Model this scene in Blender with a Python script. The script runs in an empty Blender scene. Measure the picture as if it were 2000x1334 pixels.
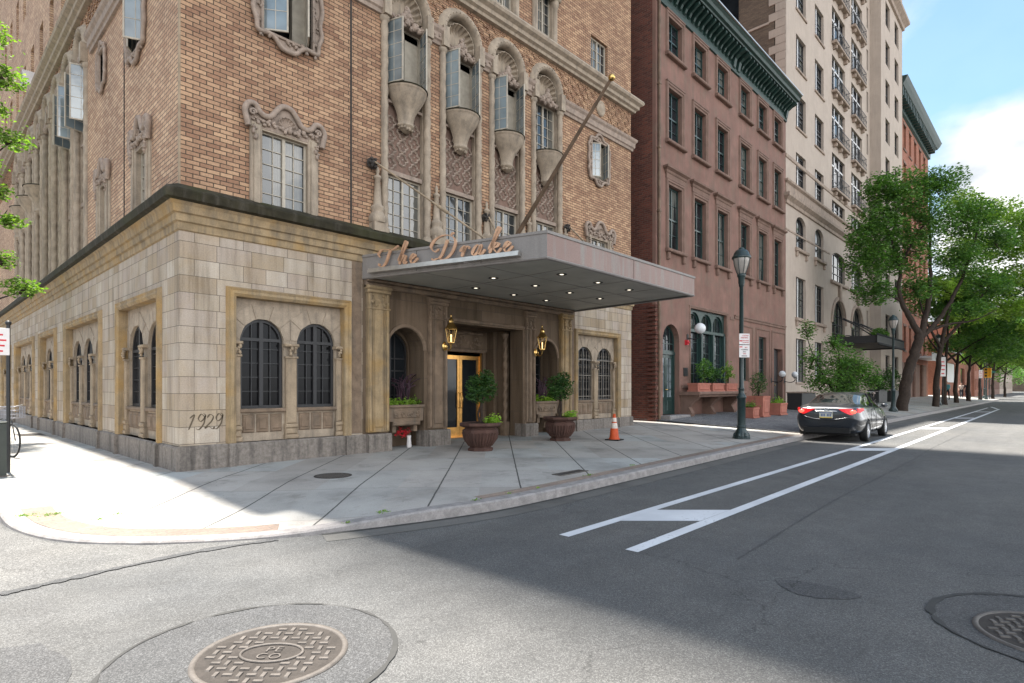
import bpy, math, random
from math import sin, cos, pi, radians, sqrt, atan2
from mathutils import Vector, Matrix, noise
from mathutils.geometry import tessellate_polygon
random.seed(7)
RND = random.Random(11)
scn = bpy.context.scene
COL = scn.collection

# ------------------------------------------------------------------ camera, world, sun
F_PX, HORIZON, HEAD = 1133.0, 757.0, atan2(1075, 1133)
cam_d = bpy.data.cameras.new('camera'); cam = bpy.data.objects.new('camera', cam_d); COL.objects.link(cam)
cam.location = (-3.31, -11.07, 1.58)
cam_d.sensor_width = 36; cam_d.lens = F_PX * 36 / 2000
cam.rotation_euler = (radians(90), 0, HEAD - pi/2)
cam_d.shift_y = (HORIZON - 667) / 2000
cam_d.clip_start = 0.05; cam_d.clip_end = 2000
scn.camera = cam

SUN_DIR = Vector((0.012, 1.0, math.tan(radians(72)))).normalized()
world = bpy.data.worlds.new("World"); scn.world = world; world.use_nodes = True
wt = world.node_tree; wt.nodes.clear()
def wn(t, **k):
    n = wt.nodes.new(t)
    for a, b in k.items(): setattr(n, a, b)
    return n
sky = wn('ShaderNodeTexSky', sky_type='NISHITA', sun_disc=False)
sky.sun_elevation = radians(72); sky.sun_rotation = atan2(SUN_DIR.x, SUN_DIR.y)
sky.air_density = 1.0; sky.dust_density = 0.6; sky.ozone_density = 1.2
tc = wn('ShaderNodeTexCoord')
mp = wn('ShaderNodeMapping'); mp.inputs['Scale'].default_value = (1, 1, 1.7)
wt.links.new(tc.outputs['Generated'], mp.inputs['Vector'])
n1 = wn('ShaderNodeTexNoise'); n1.inputs['Scale'].default_value = 2.1; n1.inputs['Detail'].default_value = 9; n1.inputs['Roughness'].default_value = 0.56; n1.inputs['Distortion'].default_value = 0.25
mp.inputs['Location'].default_value = (0.35, 0.1, 0.4)
wt.links.new(mp.outputs[0], n1.inputs['Vector'])
sep = wn('ShaderNodeSeparateXYZ'); wt.links.new(tc.outputs['Generated'], sep.inputs[0])
def wmr(sock, a, b, c, d, smooth=True):
    m = wn('ShaderNodeMapRange', interpolation_type='SMOOTHSTEP' if smooth else 'LINEAR')
    for k, v in zip(('From Min', 'From Max', 'To Min', 'To Max'), (a, b, c, d)): m.inputs[k].default_value = v
    wt.links.new(sock, m.inputs['Value']); return m.outputs[0]
def wmath(op, a, b):
    m = wn('ShaderNodeMath', operation=op)
    for k, v in enumerate((a, b)):
        if isinstance(v, (int, float)): m.inputs[k].default_value = v
        else: wt.links.new(v, m.inputs[k])
    return m.outputs[0]
# a cumulus bank low down the street, thin high haze above it, denser, brightened cloud added out of view as fill light
bank = wmath('MULTIPLY', wmr(sep.outputs['Z'], 0.30, 0.40, 0.36, -0.06), wmr(sep.outputs['Y'], 0.07, 0.16, 1.0, 0.35))
back = wmr(sep.outputs['Y'], -0.05, -0.45, 0.0, 1.0)
cov = wmath('ADD', wmath('ADD', n1.outputs['Fac'], bank), wmath('MULTIPLY', back, 0.12))
cr = wn('ShaderNodeValToRGB'); cr.color_ramp.elements[0].position = 0.47; cr.color_ramp.elements[1].position = 0.66
e_ = cr.color_ramp.elements.new(0.56); e_.color = (0.35, 0.35, 0.35, 1)
cr.color_ramp.elements[0].color = (0.05, 0.05, 0.05, 1)
wt.links.new(cov, cr.inputs[0])
n2 = wn('ShaderNodeTexNoise'); n2.inputs['Scale'].default_value = 7.0; n2.inputs['Detail'].default_value = 7
wt.links.new(mp.outputs[0], n2.inputs['Vector'])
cc = wn('ShaderNodeValToRGB'); cc.color_ramp.elements[0].position = 0.38; cc.color_ramp.elements[1].position = 0.55
cc.color_ramp.elements[0].color = (1.12, 1.22, 1.32, 1); cc.color_ramp.elements[1].color = (2.0, 2.0, 2.0, 1)
wt.links.new(n2.outputs['Fac'], cc.inputs[0])
bright = wn('ShaderNodeMix', data_type='RGBA', blend_type='MULTIPLY'); bright.inputs['Factor'].default_value = 1.0
wt.links.new(cc.outputs[0], bright.inputs['A'])
bv = wmath('MULTIPLY_ADD', back, 1.9) if False else wmath('ADD', wmath('MULTIPLY', back, 1.9), 1.0)
cx = wn('ShaderNodeCombineColor'); [wt.links.new(bv, cx.inputs[k]) for k in range(3)]
wt.links.new(cx.outputs[0], bright.inputs['B'])
hs = wn('ShaderNodeHueSaturation'); hs.inputs['Saturation'].default_value = 1.0; hs.inputs['Value'].default_value = 0.42; hs.inputs['Hue'].default_value = 0.482; wt.links.new(sky.outputs[0], hs.inputs['Color'])
mx = wn('ShaderNodeMix', data_type='RGBA')
wt.links.new(cr.outputs[0], mx.inputs['Factor']); wt.links.new(hs.outputs[0], mx.inputs['A']); wt.links.new(bright.outputs['Result'], mx.inputs['B'])
bg = wn('ShaderNodeBackground'); bg.inputs['Strength'].default_value = 0.125
wt.links.new(mx.outputs['Result'], bg.inputs['Color'])
wo = wn('ShaderNodeOutputWorld'); wt.links.new(bg.outputs[0], wo.inputs[0])

sun_d = bpy.data.lights.new('sun', 'SUN'); sun_d.energy = 3.2; sun_d.angle = radians(1.5); sun_d.color = (1, 0.955, 0.88)
sun = bpy.data.objects.new('sun', sun_d); COL.objects.link(sun)
sun.rotation_euler = SUN_DIR.to_track_quat('Z', 'Y').to_euler(); sun.location = (0, 40, 90)
scn.view_settings.view_transform = 'Standard'; scn.view_settings.look = 'None'
scn.view_settings.exposure = 2.42; scn.view_settings.gamma = 1.0
scn.cycles.max_bounces = 6; scn.cycles.transparent_max_bounces = 6
try: scn.cycles.use_denoising = True
except Exception: pass

# ------------------------------------------------------------------ material helpers
class M:
    def __init__(s, name):
        s.mat = bpy.data.materials.new(name); s.mat.use_nodes = True
        s.t = s.mat.node_tree; s.b = s.t.nodes['Principled BSDF']
    def n(s, t, ins=None, **props):
        nd = s.t.nodes.new(t)
        for k, v in props.items(): setattr(nd, k, v)
        for k, v in (ins or {}).items(): s.set(nd.inputs[k], v)
        return nd
    def set(s, sock, v):
        if isinstance(v, bpy.types.NodeSocket): s.t.links.new(v, sock)
        elif isinstance(v, bpy.types.Node): s.t.links.new(v.outputs[0], sock)
        else:
            if hasattr(sock.default_value, '__len__') and isinstance(v, (tuple, list)) and len(v) == 3 and len(sock.default_value) == 4: v = (*v, 1)
            sock.default_value = v
    def uv(s, scale=(1, 1, 1), loc=(0, 0, 0), rot=0, obj=False):
        c = s.n('ShaderNodeTexCoord')
        return s.n('ShaderNodeMapping', {'Vector': c.outputs['Object' if obj else 'UV'], 'Scale': scale, 'Location': loc, 'Rotation': (0, 0, rot)})
    def noise(s, vec, scale, detail=4, rough=0.55, dist=0.0):
        return s.n('ShaderNodeTexNoise', {'Vector': vec, 'Scale': scale, 'Detail': detail, 'Roughness': rough, 'Distortion': dist})
    def ramp(s, fac, stops, interp='LINEAR'):
        r = s.n('ShaderNodeValToRGB', {'Fac': fac}); cr = r.color_ramp; cr.interpolation = interp
        while len(cr.elements) < len(stops): cr.elements.new(0.5)
        for e, (p, c) in zip(cr.elements, stops):
            e.position = p; e.color = (*c, 1) if not isinstance(c, (int, float)) else (c, c, c, 1)
        return r.outputs[0]
    def mix(s, fac, a, b, mode='MIX'):
        m = s.n('ShaderNodeMix', data_type='RGBA', blend_type=mode)
        s.set(m.inputs['Factor'], fac); s.set(m.inputs['A'], a); s.set(m.inputs['B'], b)
        return m.outputs['Result']
    def math(s, op, a, b=0.0):
        m = s.n('ShaderNodeMath', operation=op); s.set(m.inputs[0], a); s.set(m.inputs[1], b); return m.outputs[0]
    def bump(s, h, strength=0.3, dist=0.01):
        b = s.n('ShaderNodeBump', {'Height': h, 'Strength': strength, 'Distance': dist}); s.set(s.b.inputs['Normal'], b.outputs[0])
    def base(s, c, rough=0.8, spec=0.3, metal=0.0):
        s.set(s.b.inputs['Base Color'], c); s.set(s.b.inputs['Roughness'], rough)
        s.b.inputs['Specular IOR Level'].default_value = spec; s.b.inputs['Metallic'].default_value = metal
        return s

def brick_mat(name, c1, c2, dark, mortar, bw=0.227, bh=0.0785, ms=0.009, rough=0.85, bumps=0.5, lightc=None):
    m = M(name); uv = m.uv()
    br = m.n('ShaderNodeTexBrick', {'Vector': uv, 'Color1': c1, 'Color2': c2, 'Mortar': mortar, 'Scale': 1.0, 'Mortar Size': ms, 'Mortar Smooth': 0.3, 'Bias': 0.0, 'Brick Width': bw, 'Row Height': bh})
    # second random per brick
    br2 = m.n('ShaderNodeTexBrick', {'Vector': uv, 'Color1': (0, 0, 0), 'Color2': (1, 1, 1), 'Mortar': (0.5, 0.5, 0.5), 'Scale': 1.0, 'Mortar Size': 0.0, 'Bias': -0.62, 'Brick Width': bw, 'Row Height': bh})
    br2.offset_frequency = 2
    col = m.mix(m.math('MULTIPLY', m.math('SUBTRACT', 1.0, br.outputs['Fac']), m.ramp(br2.outputs['Color'], [(0.55, 0.0), (1.0, 0.8)])), br.outputs['Color'], dark)
    o = m.uv(obj=True)
    big = m.ramp(m.noise(o, 0.5, 5).outputs['Fac'], [(0.3, (0.72, 0.70, 0.70)), (0.7, (1.12, 1.1, 1.06))])
    col = m.mix(0.85, col, big, 'MULTIPLY')
    fine = m.ramp(m.noise(o, 34, 3).outputs['Fac'], [(0.3, 0.8), (0.7, 1.14)])
    col = m.mix(0.8, col, fine, 'MULTIPLY')
    m.base(col, rough, 0.2)
    h = m.math('SUBTRACT', m.math('MULTIPLY', m.noise(o, 60, 2).outputs['Fac'], 0.3), br.outputs['Fac'])
    m.bump(h, bumps, 0.012)
    return m.mat

def ashlar_mat(name, cols, mortar, bw=0.62, bh=0.295, stain=0.36, ochre=(0.34, 0.235, 0.115)):
    m = M(name); uv = m.uv()
    wob = m.noise(m.uv(scale=(0.6, 0.6, 0.6)), 1.3, 2)
    br = m.n('ShaderNodeTexBrick', {'Vector': uv, 'Color1': (0, 0, 0), 'Color2': (1, 1, 1), 'Mortar': (0.5, 0.5, 0.5), 'Scale': 1.0, 'Mortar Size': 0.005, 'Mortar Smooth': 0.2, 'Bias': 0.0, 'Brick Width': bw, 'Row Height': bh})
    br.offset = 0.42; br.squash = 0.68; br.squash_frequency = 2
    per = m.ramp(br.outputs['Color'], cols)
    o = m.uv(obj=True)
    mott = m.noise(o, 2.3, 8, 0.65, 0.6)
    col = m.mix(m.ramp(mott.outputs['Fac'], [(0.42, 0.0), (0.75, stain)]), per, ochre)
    streak = m.noise(m.n('ShaderNodeMapping', {'Vector': o, 'Scale': (5.5, 5.5, 0.45)}), 1.0, 6, 0.6)
    col = m.mix(0.9, col, m.ramp(streak.outputs['Fac'], [(0.28, (0.48, 0.44, 0.39)), (0.48, (0.92, 0.90, 0.86)), (0.7, (1.12, 1.10, 1.06))]), 'MULTIPLY')
    fine = m.ramp(m.noise(o, 45, 4).outputs['Fac'], [(0.3, 0.84), (0.7, 1.1)])
    col = m.mix(0.9, col, fine, 'MULTIPLY')
    col = m.mix(m.math('MULTIPLY', br.outputs['Fac'], 0.92), col, mortar)
    m.base(col, 0.88, 0.2)
    h = m.math('SUBTRACT', m.math('MULTIPLY', m.noise(o, 25, 5).outputs['Fac'], 0.5), br.outputs['Fac'])
    m.bump(h, 0.45, 0.012)
    return m.mat

def stone_mat(name, c, var=0.3, scale=3.0, dark=(0.10, 0.085, 0.07), dk=0.55, rough=0.85, bump=0.3, ochre=None, vert=True):
    m = M(name); o = m.uv(obj=True)
    n = m.noise(o, scale, 7, 0.6, 0.3)
    col = m.ramp(n.outputs['Fac'], [(0.25, tuple(x*(1-var) for x in c)), (0.75, tuple(min(1, x*(1+var*0.6)) for x in c))])
    if vert:
        st = m.noise(m.n('ShaderNodeMapping', {'Vector': o, 'Scale': (7, 7, 0.7)}), 1.0, 5, 0.6)
        col = m.mix(m.ramp(st.outputs['Fac'], [(0.48, 0.0), (0.72, dk)]), col, dark)
    if ochre: col = m.mix(m.ramp(m.noise(o, 1.7, 5).outputs['Fac'], [(0.5, 0.0), (0.7, 0.75)]), col, ochre)
    col = m.mix(0.8, col, m.ramp(m.noise(o, 60, 3).outputs['Fac'], [(0.3, 0.82), (0.7, 1.12)]), 'MULTIPLY')
    m.base(col, rough, 0.25); m.bump(m.noise(o, 40, 5).outputs['Fac'], bump, 0.008)
    return m.mat

def plain(name, c, rough=0.5, spec=0.5, metal=0.0, var=0.12, scale=8, coat=0.0, emis=None, bump=0.0):
    m = M(name); o = m.uv(obj=True)
    col = m.ramp(m.noise(o, scale, 5).outputs['Fac'], [(0.3, tuple(x*(1-var) for x in c)), (0.7, tuple(min(1, x*(1+var)) for x in c))])
    m.base(col, rough, spec, metal)
    if coat: m.b.inputs['Coat Weight'].default_value = coat; m.b.inputs['Coat Roughness'].default_value = 0.04
    if emis: m.b.inputs['Emission Color'].default_value = (*emis[0], 1); m.b.inputs['Emission Strength'].default_value = emis[1]
    if bump: m.bump(m.noise(o, scale*4, 4).outputs['Fac'], bump, 0.01)
    return m.mat

def glass_mat(name, c=(0.012, 0.016, 0.02), rough=0.04, spec=0.9, wave=0.05, curtain=None):
    m = M(name); o = m.uv(obj=True)
    col = m.ramp(m.noise(o, 0.9, 3).outputs['Fac'], [(0.35, tuple(x*0.6 for x in c)), (0.65, tuple(x*1.5 for x in c))])
    if curtain:
        w = m.n('ShaderNodeTexWave', {'Vector': m.uv(), 'Scale': 9.0, 'Distortion': 1.5, 'Detail': 2}, bands_direction='X')
        col = m.mix(m.ramp(m.noise(m.uv(scale=(1.6, 0.12, 1)), 1.0, 1).outputs['Fac'], [(0.50, 0.0), (0.53, 1.0)]), col, m.ramp(w.outputs['Fac'], [(0.0, tuple(x*0.6 for x in curtain)), (1.0, curtain)]))
    m.base(col, rough, spec); m.b.inputs['IOR'].default_value = 1.6 if spec > 0.5 else 1.45
    m.b.inputs['Coat Weight'].default_value = 0.5 if spec > 0.5 else 0.0; m.b.inputs['Coat Roughness'].default_value = 0.02
    m.bump(m.noise(o, 2.5, 2).outputs['Fac'], wave, 0.02)
    return m.mat

def leaf_mat(name, c1, c2, c3, trans=0.35):
    m = M(name); g = m.n('ShaderNodeNewGeometry')
    col = m.ramp(g.outputs['Random Per Island'], [(0.0, c1), (0.5, c2), (1.0, c3)])
    col = m.mix(0.6, col, m.ramp(m.noise(m.uv(obj=True), 1.1, 3).outputs['Fac'], [(0.36, 0.42), (0.64, 1.4)]), 'MULTIPLY')
    m.base(col, 0.5, 0.35)
    tr = m.n('ShaderNodeBsdfTranslucent', {'Color': m.mix(1.0, col, (1.3, 1.5, 0.5), 'MULTIPLY')})
    ms = m.n('ShaderNodeMixShader', {0: trans, 1: m.b.outputs[0], 2: tr.outputs[0]})
    m.t.links.new(ms.outputs[0], m.t.nodes['Material Output'].inputs[0])
    return m.mat

def asphalt_mat(name, c, speck=0.35, scale=95, patch=True, rough=0.9):
    m = M(name); o = m.uv(obj=True)
    v = m.n('ShaderNodeTexVoronoi', {'Vector': o, 'Scale': scale})
    agg = m.ramp(v.outputs['Color'], [(0.15, tuple(x*(1-speck) for x in c)), (0.6, c), (0.95, tuple(x*(1+speck*1.9) for x in c))])
    big = m.noise(o, 0.35, 6, 0.6); med = m.noise(o, 2.4, 5, 0.6)
    col = m.mix(0.9, agg, m.ramp(big.outputs['Fac'], [(0.3, (0.80, 0.82, 0.86)), (0.7, (1.14, 1.12, 1.10))]), 'MULTIPLY')
    col = m.mix(0.9, col, m.ramp(med.outputs['Fac'], [(0.3, 0.86), (0.7, 1.10)]), 'MULTIPLY')
    if patch:
        tr = m.noise(m.n('ShaderNodeMapping', {'Vector': o, 'Scale': (0.10, 1.1, 1)}), 1.0, 4)
        col = m.mix(0.8, col, m.ramp(tr.outputs['Fac'], [(0.35, 0.88), (0.65, 1.10)]), 'MULTIPLY')
        oil = m.noise(m.n('ShaderNodeMapping', {'Vector': o, 'Scale': (0.35, 1.6, 1)}), 1.3, 6, 0.7)
        col = m.mix(m.ramp(oil.outputs['Fac'], [(0.60, 0.0), (0.70, 0.38)]), col, tuple(x*0.45 for x in c))
        sp = m.noise(o, 3.1, 2, 0.5)
        col = m.mix(m.ramp(sp.outputs['Fac'], [(0.73, 0.0), (0.76, 0.6)]), col, tuple(x*0.4 for x in c))
    wob = m.n('ShaderNodeVectorMath', {0: o.outputs[0], 1: m.n('ShaderNodeVectorMath', {0: m.noise(o, 1.6, 5, 0.7).outputs['Color'], 3: 0.55}, operation='SCALE').outputs[0]}, operation='ADD')
    ck = m.n('ShaderNodeTexVoronoi', {'Vector': wob.outputs[0], 'Scale': 0.42}, feature='DISTANCE_TO_EDGE')
    msk = m.ramp(m.noise(o, 0.45, 3).outputs['Fac'], [(0.48, 0.0), (0.56, 0.75)])
    col = m.mix(m.math('MULTIPLY', m.ramp(ck.outputs['Distance'], [(0.0012, 1.0), (0.0035, 0.0)]), msk), col, tuple(x*0.35 for x in c))
    m.base(col, rough, 0.3)
    m.bump(m.n('ShaderNodeTexVoronoi', {'Vector': o, 'Scale': scale}).outputs['Distance'], 0.5, 0.006)
    return m.mat

def concrete_mat(name, c, joints=True, tint=None):
    m = M(name); o = m.uv(obj=True)
    big = m.noise(o, 0.8, 8, 0.62)
    col = m.ramp(big.outputs['Fac'], [(0.28, tuple(x*0.62 for x in c)), (0.48, c), (0.75, tuple(x*1.2 for x in c))])
    st_ = m.noise(o, 2.2, 7, 0.7); col = m.mix(m.ramp(st_.outputs['Fac'], [(0.55, 0.0), (0.68, 0.45)]), col, (0.13, 0.115, 0.10))
    fine = m.noise(o, 70, 4); col = m.mix(0.9, col, m.ramp(fine.outputs['Fac'], [(0.3, 0.86), (0.7, 1.1)]), 'MULTIPLY')
    sp = m.n('ShaderNodeTexVoronoi', {'Vector': o, 'Scale': 4.5})
    col = m.mix(m.ramp(sp.outputs['Distance'], [(0.035, 0.65), (0.055, 0.0)]), col, (0.05, 0.048, 0.045))
    hgt = m.noise(o, 25, 5).outputs['Fac']
    if joints:
        s = m.n('ShaderNodeSeparateXYZ', {0: o.outputs[0]})
        wobble = m.math('MULTIPLY', m.noise(o, 5, 3).outputs['Fac'], 0.02)
        d1 = m.math('ADD', m.math('SUBTRACT', s.outputs['X'], s.outputs['Y']), wobble)
        d2 = m.math('ADD', m.math('ADD', s.outputs['X'], s.outputs['Y']), wobble)
        def line(d, off, per, wid):
            a = m.math('MODULO', m.math('ADD', d, off+per*40), per)
            a = m.math('ABSOLUTE', m.math('SUBTRACT', a, per/2))
            return m.math('LESS_THAN', a, wid)
        j1 = line(d1, 1.84-0.84-0.86+0.84, 1.68, 0.017)
        j2 = m.math('MULTIPLY', line(d2, 2.45-1.19+0.0, 2.38, 0.008), 0.6)
        j = m.math('MAXIMUM', j1, j2)
        # slab to slab tone
        cellx = m.math('FLOOR', m.math('DIVIDE', m.math('ADD', d1, 1.84-0.86+1.68*40), 1.68))
        celly = m.math('FLOOR', m.math('DIVIDE', m.math('ADD', d2, 2.45+2.38*40), 2.38))
        cv = m.n('ShaderNodeCombineXYZ', {0: cellx, 1: celly})
        wn_ = m.n('ShaderNodeTexWhiteNoise', {'Vector': cv.outputs[0]}, noise_dimensions='3D')
        col = m.mix(0.9, col, m.ramp(wn_.outputs['Value'], [(0.0, (0.82, 0.79, 0.76)), (0.35, (1.0, 0.97, 0.94)), (0.7, (0.92, 0.93, 0.92)), (1.0, (0.96, 1.03, 1.06))]), 'MULTIPLY')
        col = m.mix(m.math('MULTIPLY', j, 0.92), col, (0.05, 0.046, 0.042))
        hgt = m.math('SUBTRACT', m.math('MULTIPLY', hgt, 0.4), j)
    m.base(col, 0.85, 0.25); m.bump(hgt, 0.35, 0.008)
    return m.mat

MT = {}
MT['brick'] = brick_mat('tan_brick', (0.47, 0.30, 0.185), (0.27, 0.15, 0.095), (0.125, 0.062, 0.042), (0.065, 0.048, 0.036))
MT['brick_left'] = brick_mat('tan_brick_lit_side', (0.60, 0.41, 0.27), (0.40, 0.24, 0.155), (0.16, 0.08, 0.055), (0.13, 0.10, 0.08))  # same tan brick, with the side wing's brighter light put into its colour
MT['rough_brick'] = brick_mat('diaper_brick', (0.40, 0.21, 0.12), (0.26, 0.13, 0.08), (0.05, 0.025, 0.02), (0.06, 0.04, 0.03), bw=0.155, bh=0.0785, ms=0.016, bumps=1.0)
MT['brick_red'] = brick_mat('dark_red_brick', (0.16, 0.052, 0.036), (0.085, 0.032, 0.025), (0.05, 0.026, 0.022), (0.10, 0.07, 0.055), bumps=0.8)
MT['brick_orange'] = brick_mat('orange_brick', (0.33, 0.115, 0.068), (0.25, 0.085, 0.052), (0.22, 0.07, 0.04), (0.30, 0.2, 0.15))
MT['brick_grey'] = brick_mat('brown_grey_brick', (0.17, 0.125, 0.09), (0.115, 0.085, 0.065), (0.07, 0.05, 0.04), (0.11, 0.09, 0.075))
MT['ashlar'] = ashlar_mat('limestone_ashlar', [(0.0, (0.30, 0.235, 0.17)), (0.22, (0.40, 0.345, 0.285)), (0.45, (0.36, 0.30, 0.255)), (0.7, (0.44, 0.385, 0.325)), (0.85, (0.385, 0.315, 0.25)), (1.0, (0.29, 0.235, 0.185))], (0.095, 0.075, 0.055))
MT['ashlar_shade'] = ashlar_mat('shaded_ashlar', [(0.0, (0.125, 0.092, 0.064)), (0.4, (0.165, 0.12, 0.086)), (1.0, (0.11, 0.082, 0.057))], (0.08, 0.062, 0.05), bw=0.9, bh=0.9, stain=0.45, ochre=(0.12, 0.08, 0.05))  # darker copy of the ashlar, with the canopy's shade put into its colour
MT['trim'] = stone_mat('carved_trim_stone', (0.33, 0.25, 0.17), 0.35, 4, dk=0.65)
MT['trim_dark'] = stone_mat('weathered_shaded_trim', (0.20, 0.142, 0.098), 0.4, 5, dk=0.65)  # weathering, plus extra darkening for the shade under the canopy
MT['terra'] = stone_mat('cream_terracotta', (0.35, 0.28, 0.21), 0.3, 5, dk=0.55)
MT['terra_joint'] = stone_mat('pinkish_terracotta', (0.32, 0.245, 0.195), 0.3, 9, dk=0.4)
MT['spandrel'] = stone_mat('pink_shaded_spandrel', (0.20, 0.125, 0.095), 0.3, 6, dk=0.6)  # pinkish backing, darkened to deepen the shade behind the strapwork
MT['trim_cut'] = plain('cut_stone_shadow', (0.11, 0.085, 0.06), 0.95, 0.1)
MT['ochre'] = stone_mat('ochre_stone', (0.31, 0.225, 0.13), 0.4, 3, dk=0.7, ochre=(0.34, 0.205, 0.07))
MT['granite'] = stone_mat('granite_plinth', (0.215, 0.185, 0.16), 0.42, 16, dark=(0.05, 0.044, 0.04), dk=0.8)
MT['ledge'] = stone_mat('mossy_ledge', (0.030, 0.025, 0.013), 0.5, 6, dk=0.5, ochre=(0.036, 0.036, 0.012))
MT['brown'] = stone_mat('brownstone_stucco', (0.215, 0.118, 0.092), 0.34, 1.1, dark=(0.125, 0.092, 0.07), dk=0.75, bump=0.3, ochre=(0.165, 0.115, 0.086))
MT['brown_trim'] = stone_mat('brownstone_trim', (0.185, 0.115, 0.088), 0.3, 3, dark=(0.12, 0.08, 0.062), dk=0.5)
MT['tower'] = stone_mat('tower_limestone', (0.41, 0.335, 0.275), 0.12, 1.2, dark=(0.27, 0.225, 0.19), dk=0.35, bump=0.12)
MT['tower_low'] = stone_mat('pale_limestone', (0.43, 0.385, 0.345), 0.12, 1.2, dark=(0.26, 0.23, 0.2), dk=0.35, bump=0.12)
MT['tower_trim'] = stone_mat('tower_trim', (0.34, 0.26, 0.205), 0.3, 4, dk=0.5)
MT['green'] = plain('green_cornice_paint', (0.012, 0.033, 0.027), 0.55, 0.4, var=0.4, scale=5)
MT['door_green'] = plain('dark_green_paint', (0.016, 0.038, 0.034), 0.35, 0.5, var=0.2)
MT['frame_dark'] = plain('dark_window_frame', (0.022, 0.021, 0.022), 0.45, 0.4)
MT['frame_grey'] = plain('grey_casement_frame', (0.20, 0.175, 0.145), 0.55, 0.3, var=0.25)
MT['frame_cream'] = plain('cream_window_frame', (0.40, 0.35, 0.28), 0.55, 0.3, var=0.15)
MT['frame_white'] = plain('white_window_trim', (0.55, 0.53, 0.52), 0.5, 0.4)
MT['glass'] = glass_mat('dark_glass', (0.010, 0.012, 0.014), 0.06, 0.35)
MT['glass_matte'] = glass_mat('leaded_glass', (0.008, 0.008, 0.009), 0.14, 0.18)
MT['glass_blue'] = glass_mat('casement_glass', (0.022, 0.027, 0.03), 0.05, 0.6, 0.12, curtain=(0.13, 0.125, 0.11))
MT['glass_curtain'] = glass_mat('curtained_glass', (0.012, 0.014, 0.015), 0.06, 0.4, 0.08, curtain=(0.12, 0.125, 0.11))
MT['glass_open'] = glass_mat('open_leaf_glass', (0.16, 0.19, 0.20), 0.06, 0.9, 0.12)
MT['dark'] = plain('dark_interior', (0.008, 0.007, 0.007), 0.9, 0.1)
MT['iron'] = plain('black_iron', (0.012, 0.012, 0.013), 0.5, 0.5)
MT['lamp_green'] = plain('dark_green_lamp_paint', (0.012, 0.026, 0.026), 0.38, 0.5, var=0.3)
MT['lamp_glass'] = plain('frosted_lamp_glass', (0.30, 0.27, 0.24), 0.2, 0.6)
MT['white_globe'] = plain('white_globe_glass', (0.62, 0.62, 0.62), 0.25, 0.5)
MT['brass'] = plain('polished_brass', (0.62, 0.40, 0.14), 0.24, 0.5, 1.0, var=0.2)
MT['bronze'] = plain('worn_brass_door', (0.80, 0.43, 0.13), 0.32, 0.5, 0.85, var=0.2)
MT['copper'] = plain('copper_letters', (0.50, 0.29, 0.175), 0.42, 0.5, 0.35, var=0.2)
MT['steel'] = plain('brushed_steel', (0.50, 0.48, 0.45), 0.3, 0.5, 0.8)
MT['metal_grey'] = stone_mat('grey_painted_fascia', (0.235, 0.215, 0.20), 0.18, 1.0, dark=(0.13, 0.11, 0.10), dk=0.3, rough=0.5, bump=0.05)
MT['metal_pink'] = stone_mat('faded_pink_fascia', (0.24, 0.160, 0.136), 0.2, 0.5, dark=(0.23, 0.215, 0.195), dk=0.8, rough=0.5, bump=0.05)
MT['soffit'] = plain('grey_soffit', (0.34, 0.335, 0.30), 0.5, 0.4, var=0.15, scale=1.5)
MT['light'] = plain('recessed_light', (0.9, 0.85, 0.7), 0.4, emis=((1, 0.9, 0.72), 0.45))
MT['bulb'] = plain('lantern_bulb', (0.9, 0.7, 0.4), 0.4, emis=((1, 0.6, 0.25), 0.5))
MT['pole'] = plain('rusty_pole', (0.13, 0.085, 0.055), 0.6, 0.3, var=0.4, scale=3)
MT['asphalt'] = asphalt_mat('asphalt', (0.100, 0.098, 0.094), 0.36, 150)
MT['asphalt_old'] = asphalt_mat('old_asphalt', (0.125, 0.121, 0.114), 0.36, 110, False)
MT['asphalt_patch'] = asphalt_mat('patched_asphalt', (0.076, 0.075, 0.074), 0.4, 150, False)
MT['asphalt_light'] = asphalt_mat('bleached_asphalt', (0.10, 0.10, 0.098), 0.3, 100, False)
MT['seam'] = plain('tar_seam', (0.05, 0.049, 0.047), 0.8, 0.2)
MT['concrete'] = concrete_mat('pavement_concrete', (0.34, 0.322, 0.30))
MT['concrete_plain'] = concrete_mat('gutter_concrete', (0.115, 0.11, 0.102), False)
MT['kerb'] = stone_mat('kerb_granite', (0.26, 0.24, 0.23), 0.35, 8, dk=0.6, vert=False)
MT['kerb_brick'] = brick_mat('kerb_brick', (0.27, 0.205, 0.165), (0.23, 0.175, 0.145), (0.17, 0.13, 0.10), (0.19, 0.17, 0.15), bw=0.21, bh=0.105)
MT['setts'] = brick_mat('granite_setts', (0.27, 0.265, 0.27), (0.19, 0.19, 0.195), (0.09, 0.09, 0.095), (0.05, 0.048, 0.045), bw=0.2, bh=0.13, ms=0.014, bumps=0.9)
def paint_mat():
    m = M('road_paint'); o = m.uv(obj=True)
    wear = m.noise(o, 22, 6, 0.7); big = m.noise(o, 1.3, 4)
    w = m.math('ADD', wear.outputs['Fac'], m.math('MULTIPLY', big.outputs['Fac'], 0.35))
    col = m.mix(m.ramp(w, [(0.80, 0.0), (0.88, 0.75)]), m.ramp(big.outputs['Fac'], [(0.3, (0.47, 0.48, 0.50)), (0.7, (0.60, 0.61, 0.63))]), (0.10, 0.10, 0.105))
    m.base(col, 0.75, 0.3); m.bump(m.n('ShaderNodeTexVoronoi', {'Vector': o, 'Scale': 95}).outputs['Distance'], 0.3, 0.004); return m.mat
MT['paint'] = paint_mat()
MT['castiron'] = stone_mat('cast_iron', (0.11, 0.096, 0.085), 0.35, 9, vert=False, rough=0.6)
MT['castiron_dark'] = stone_mat('cast_iron_recess', (0.046, 0.039, 0.034), 0.35, 9, vert=False)
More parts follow.
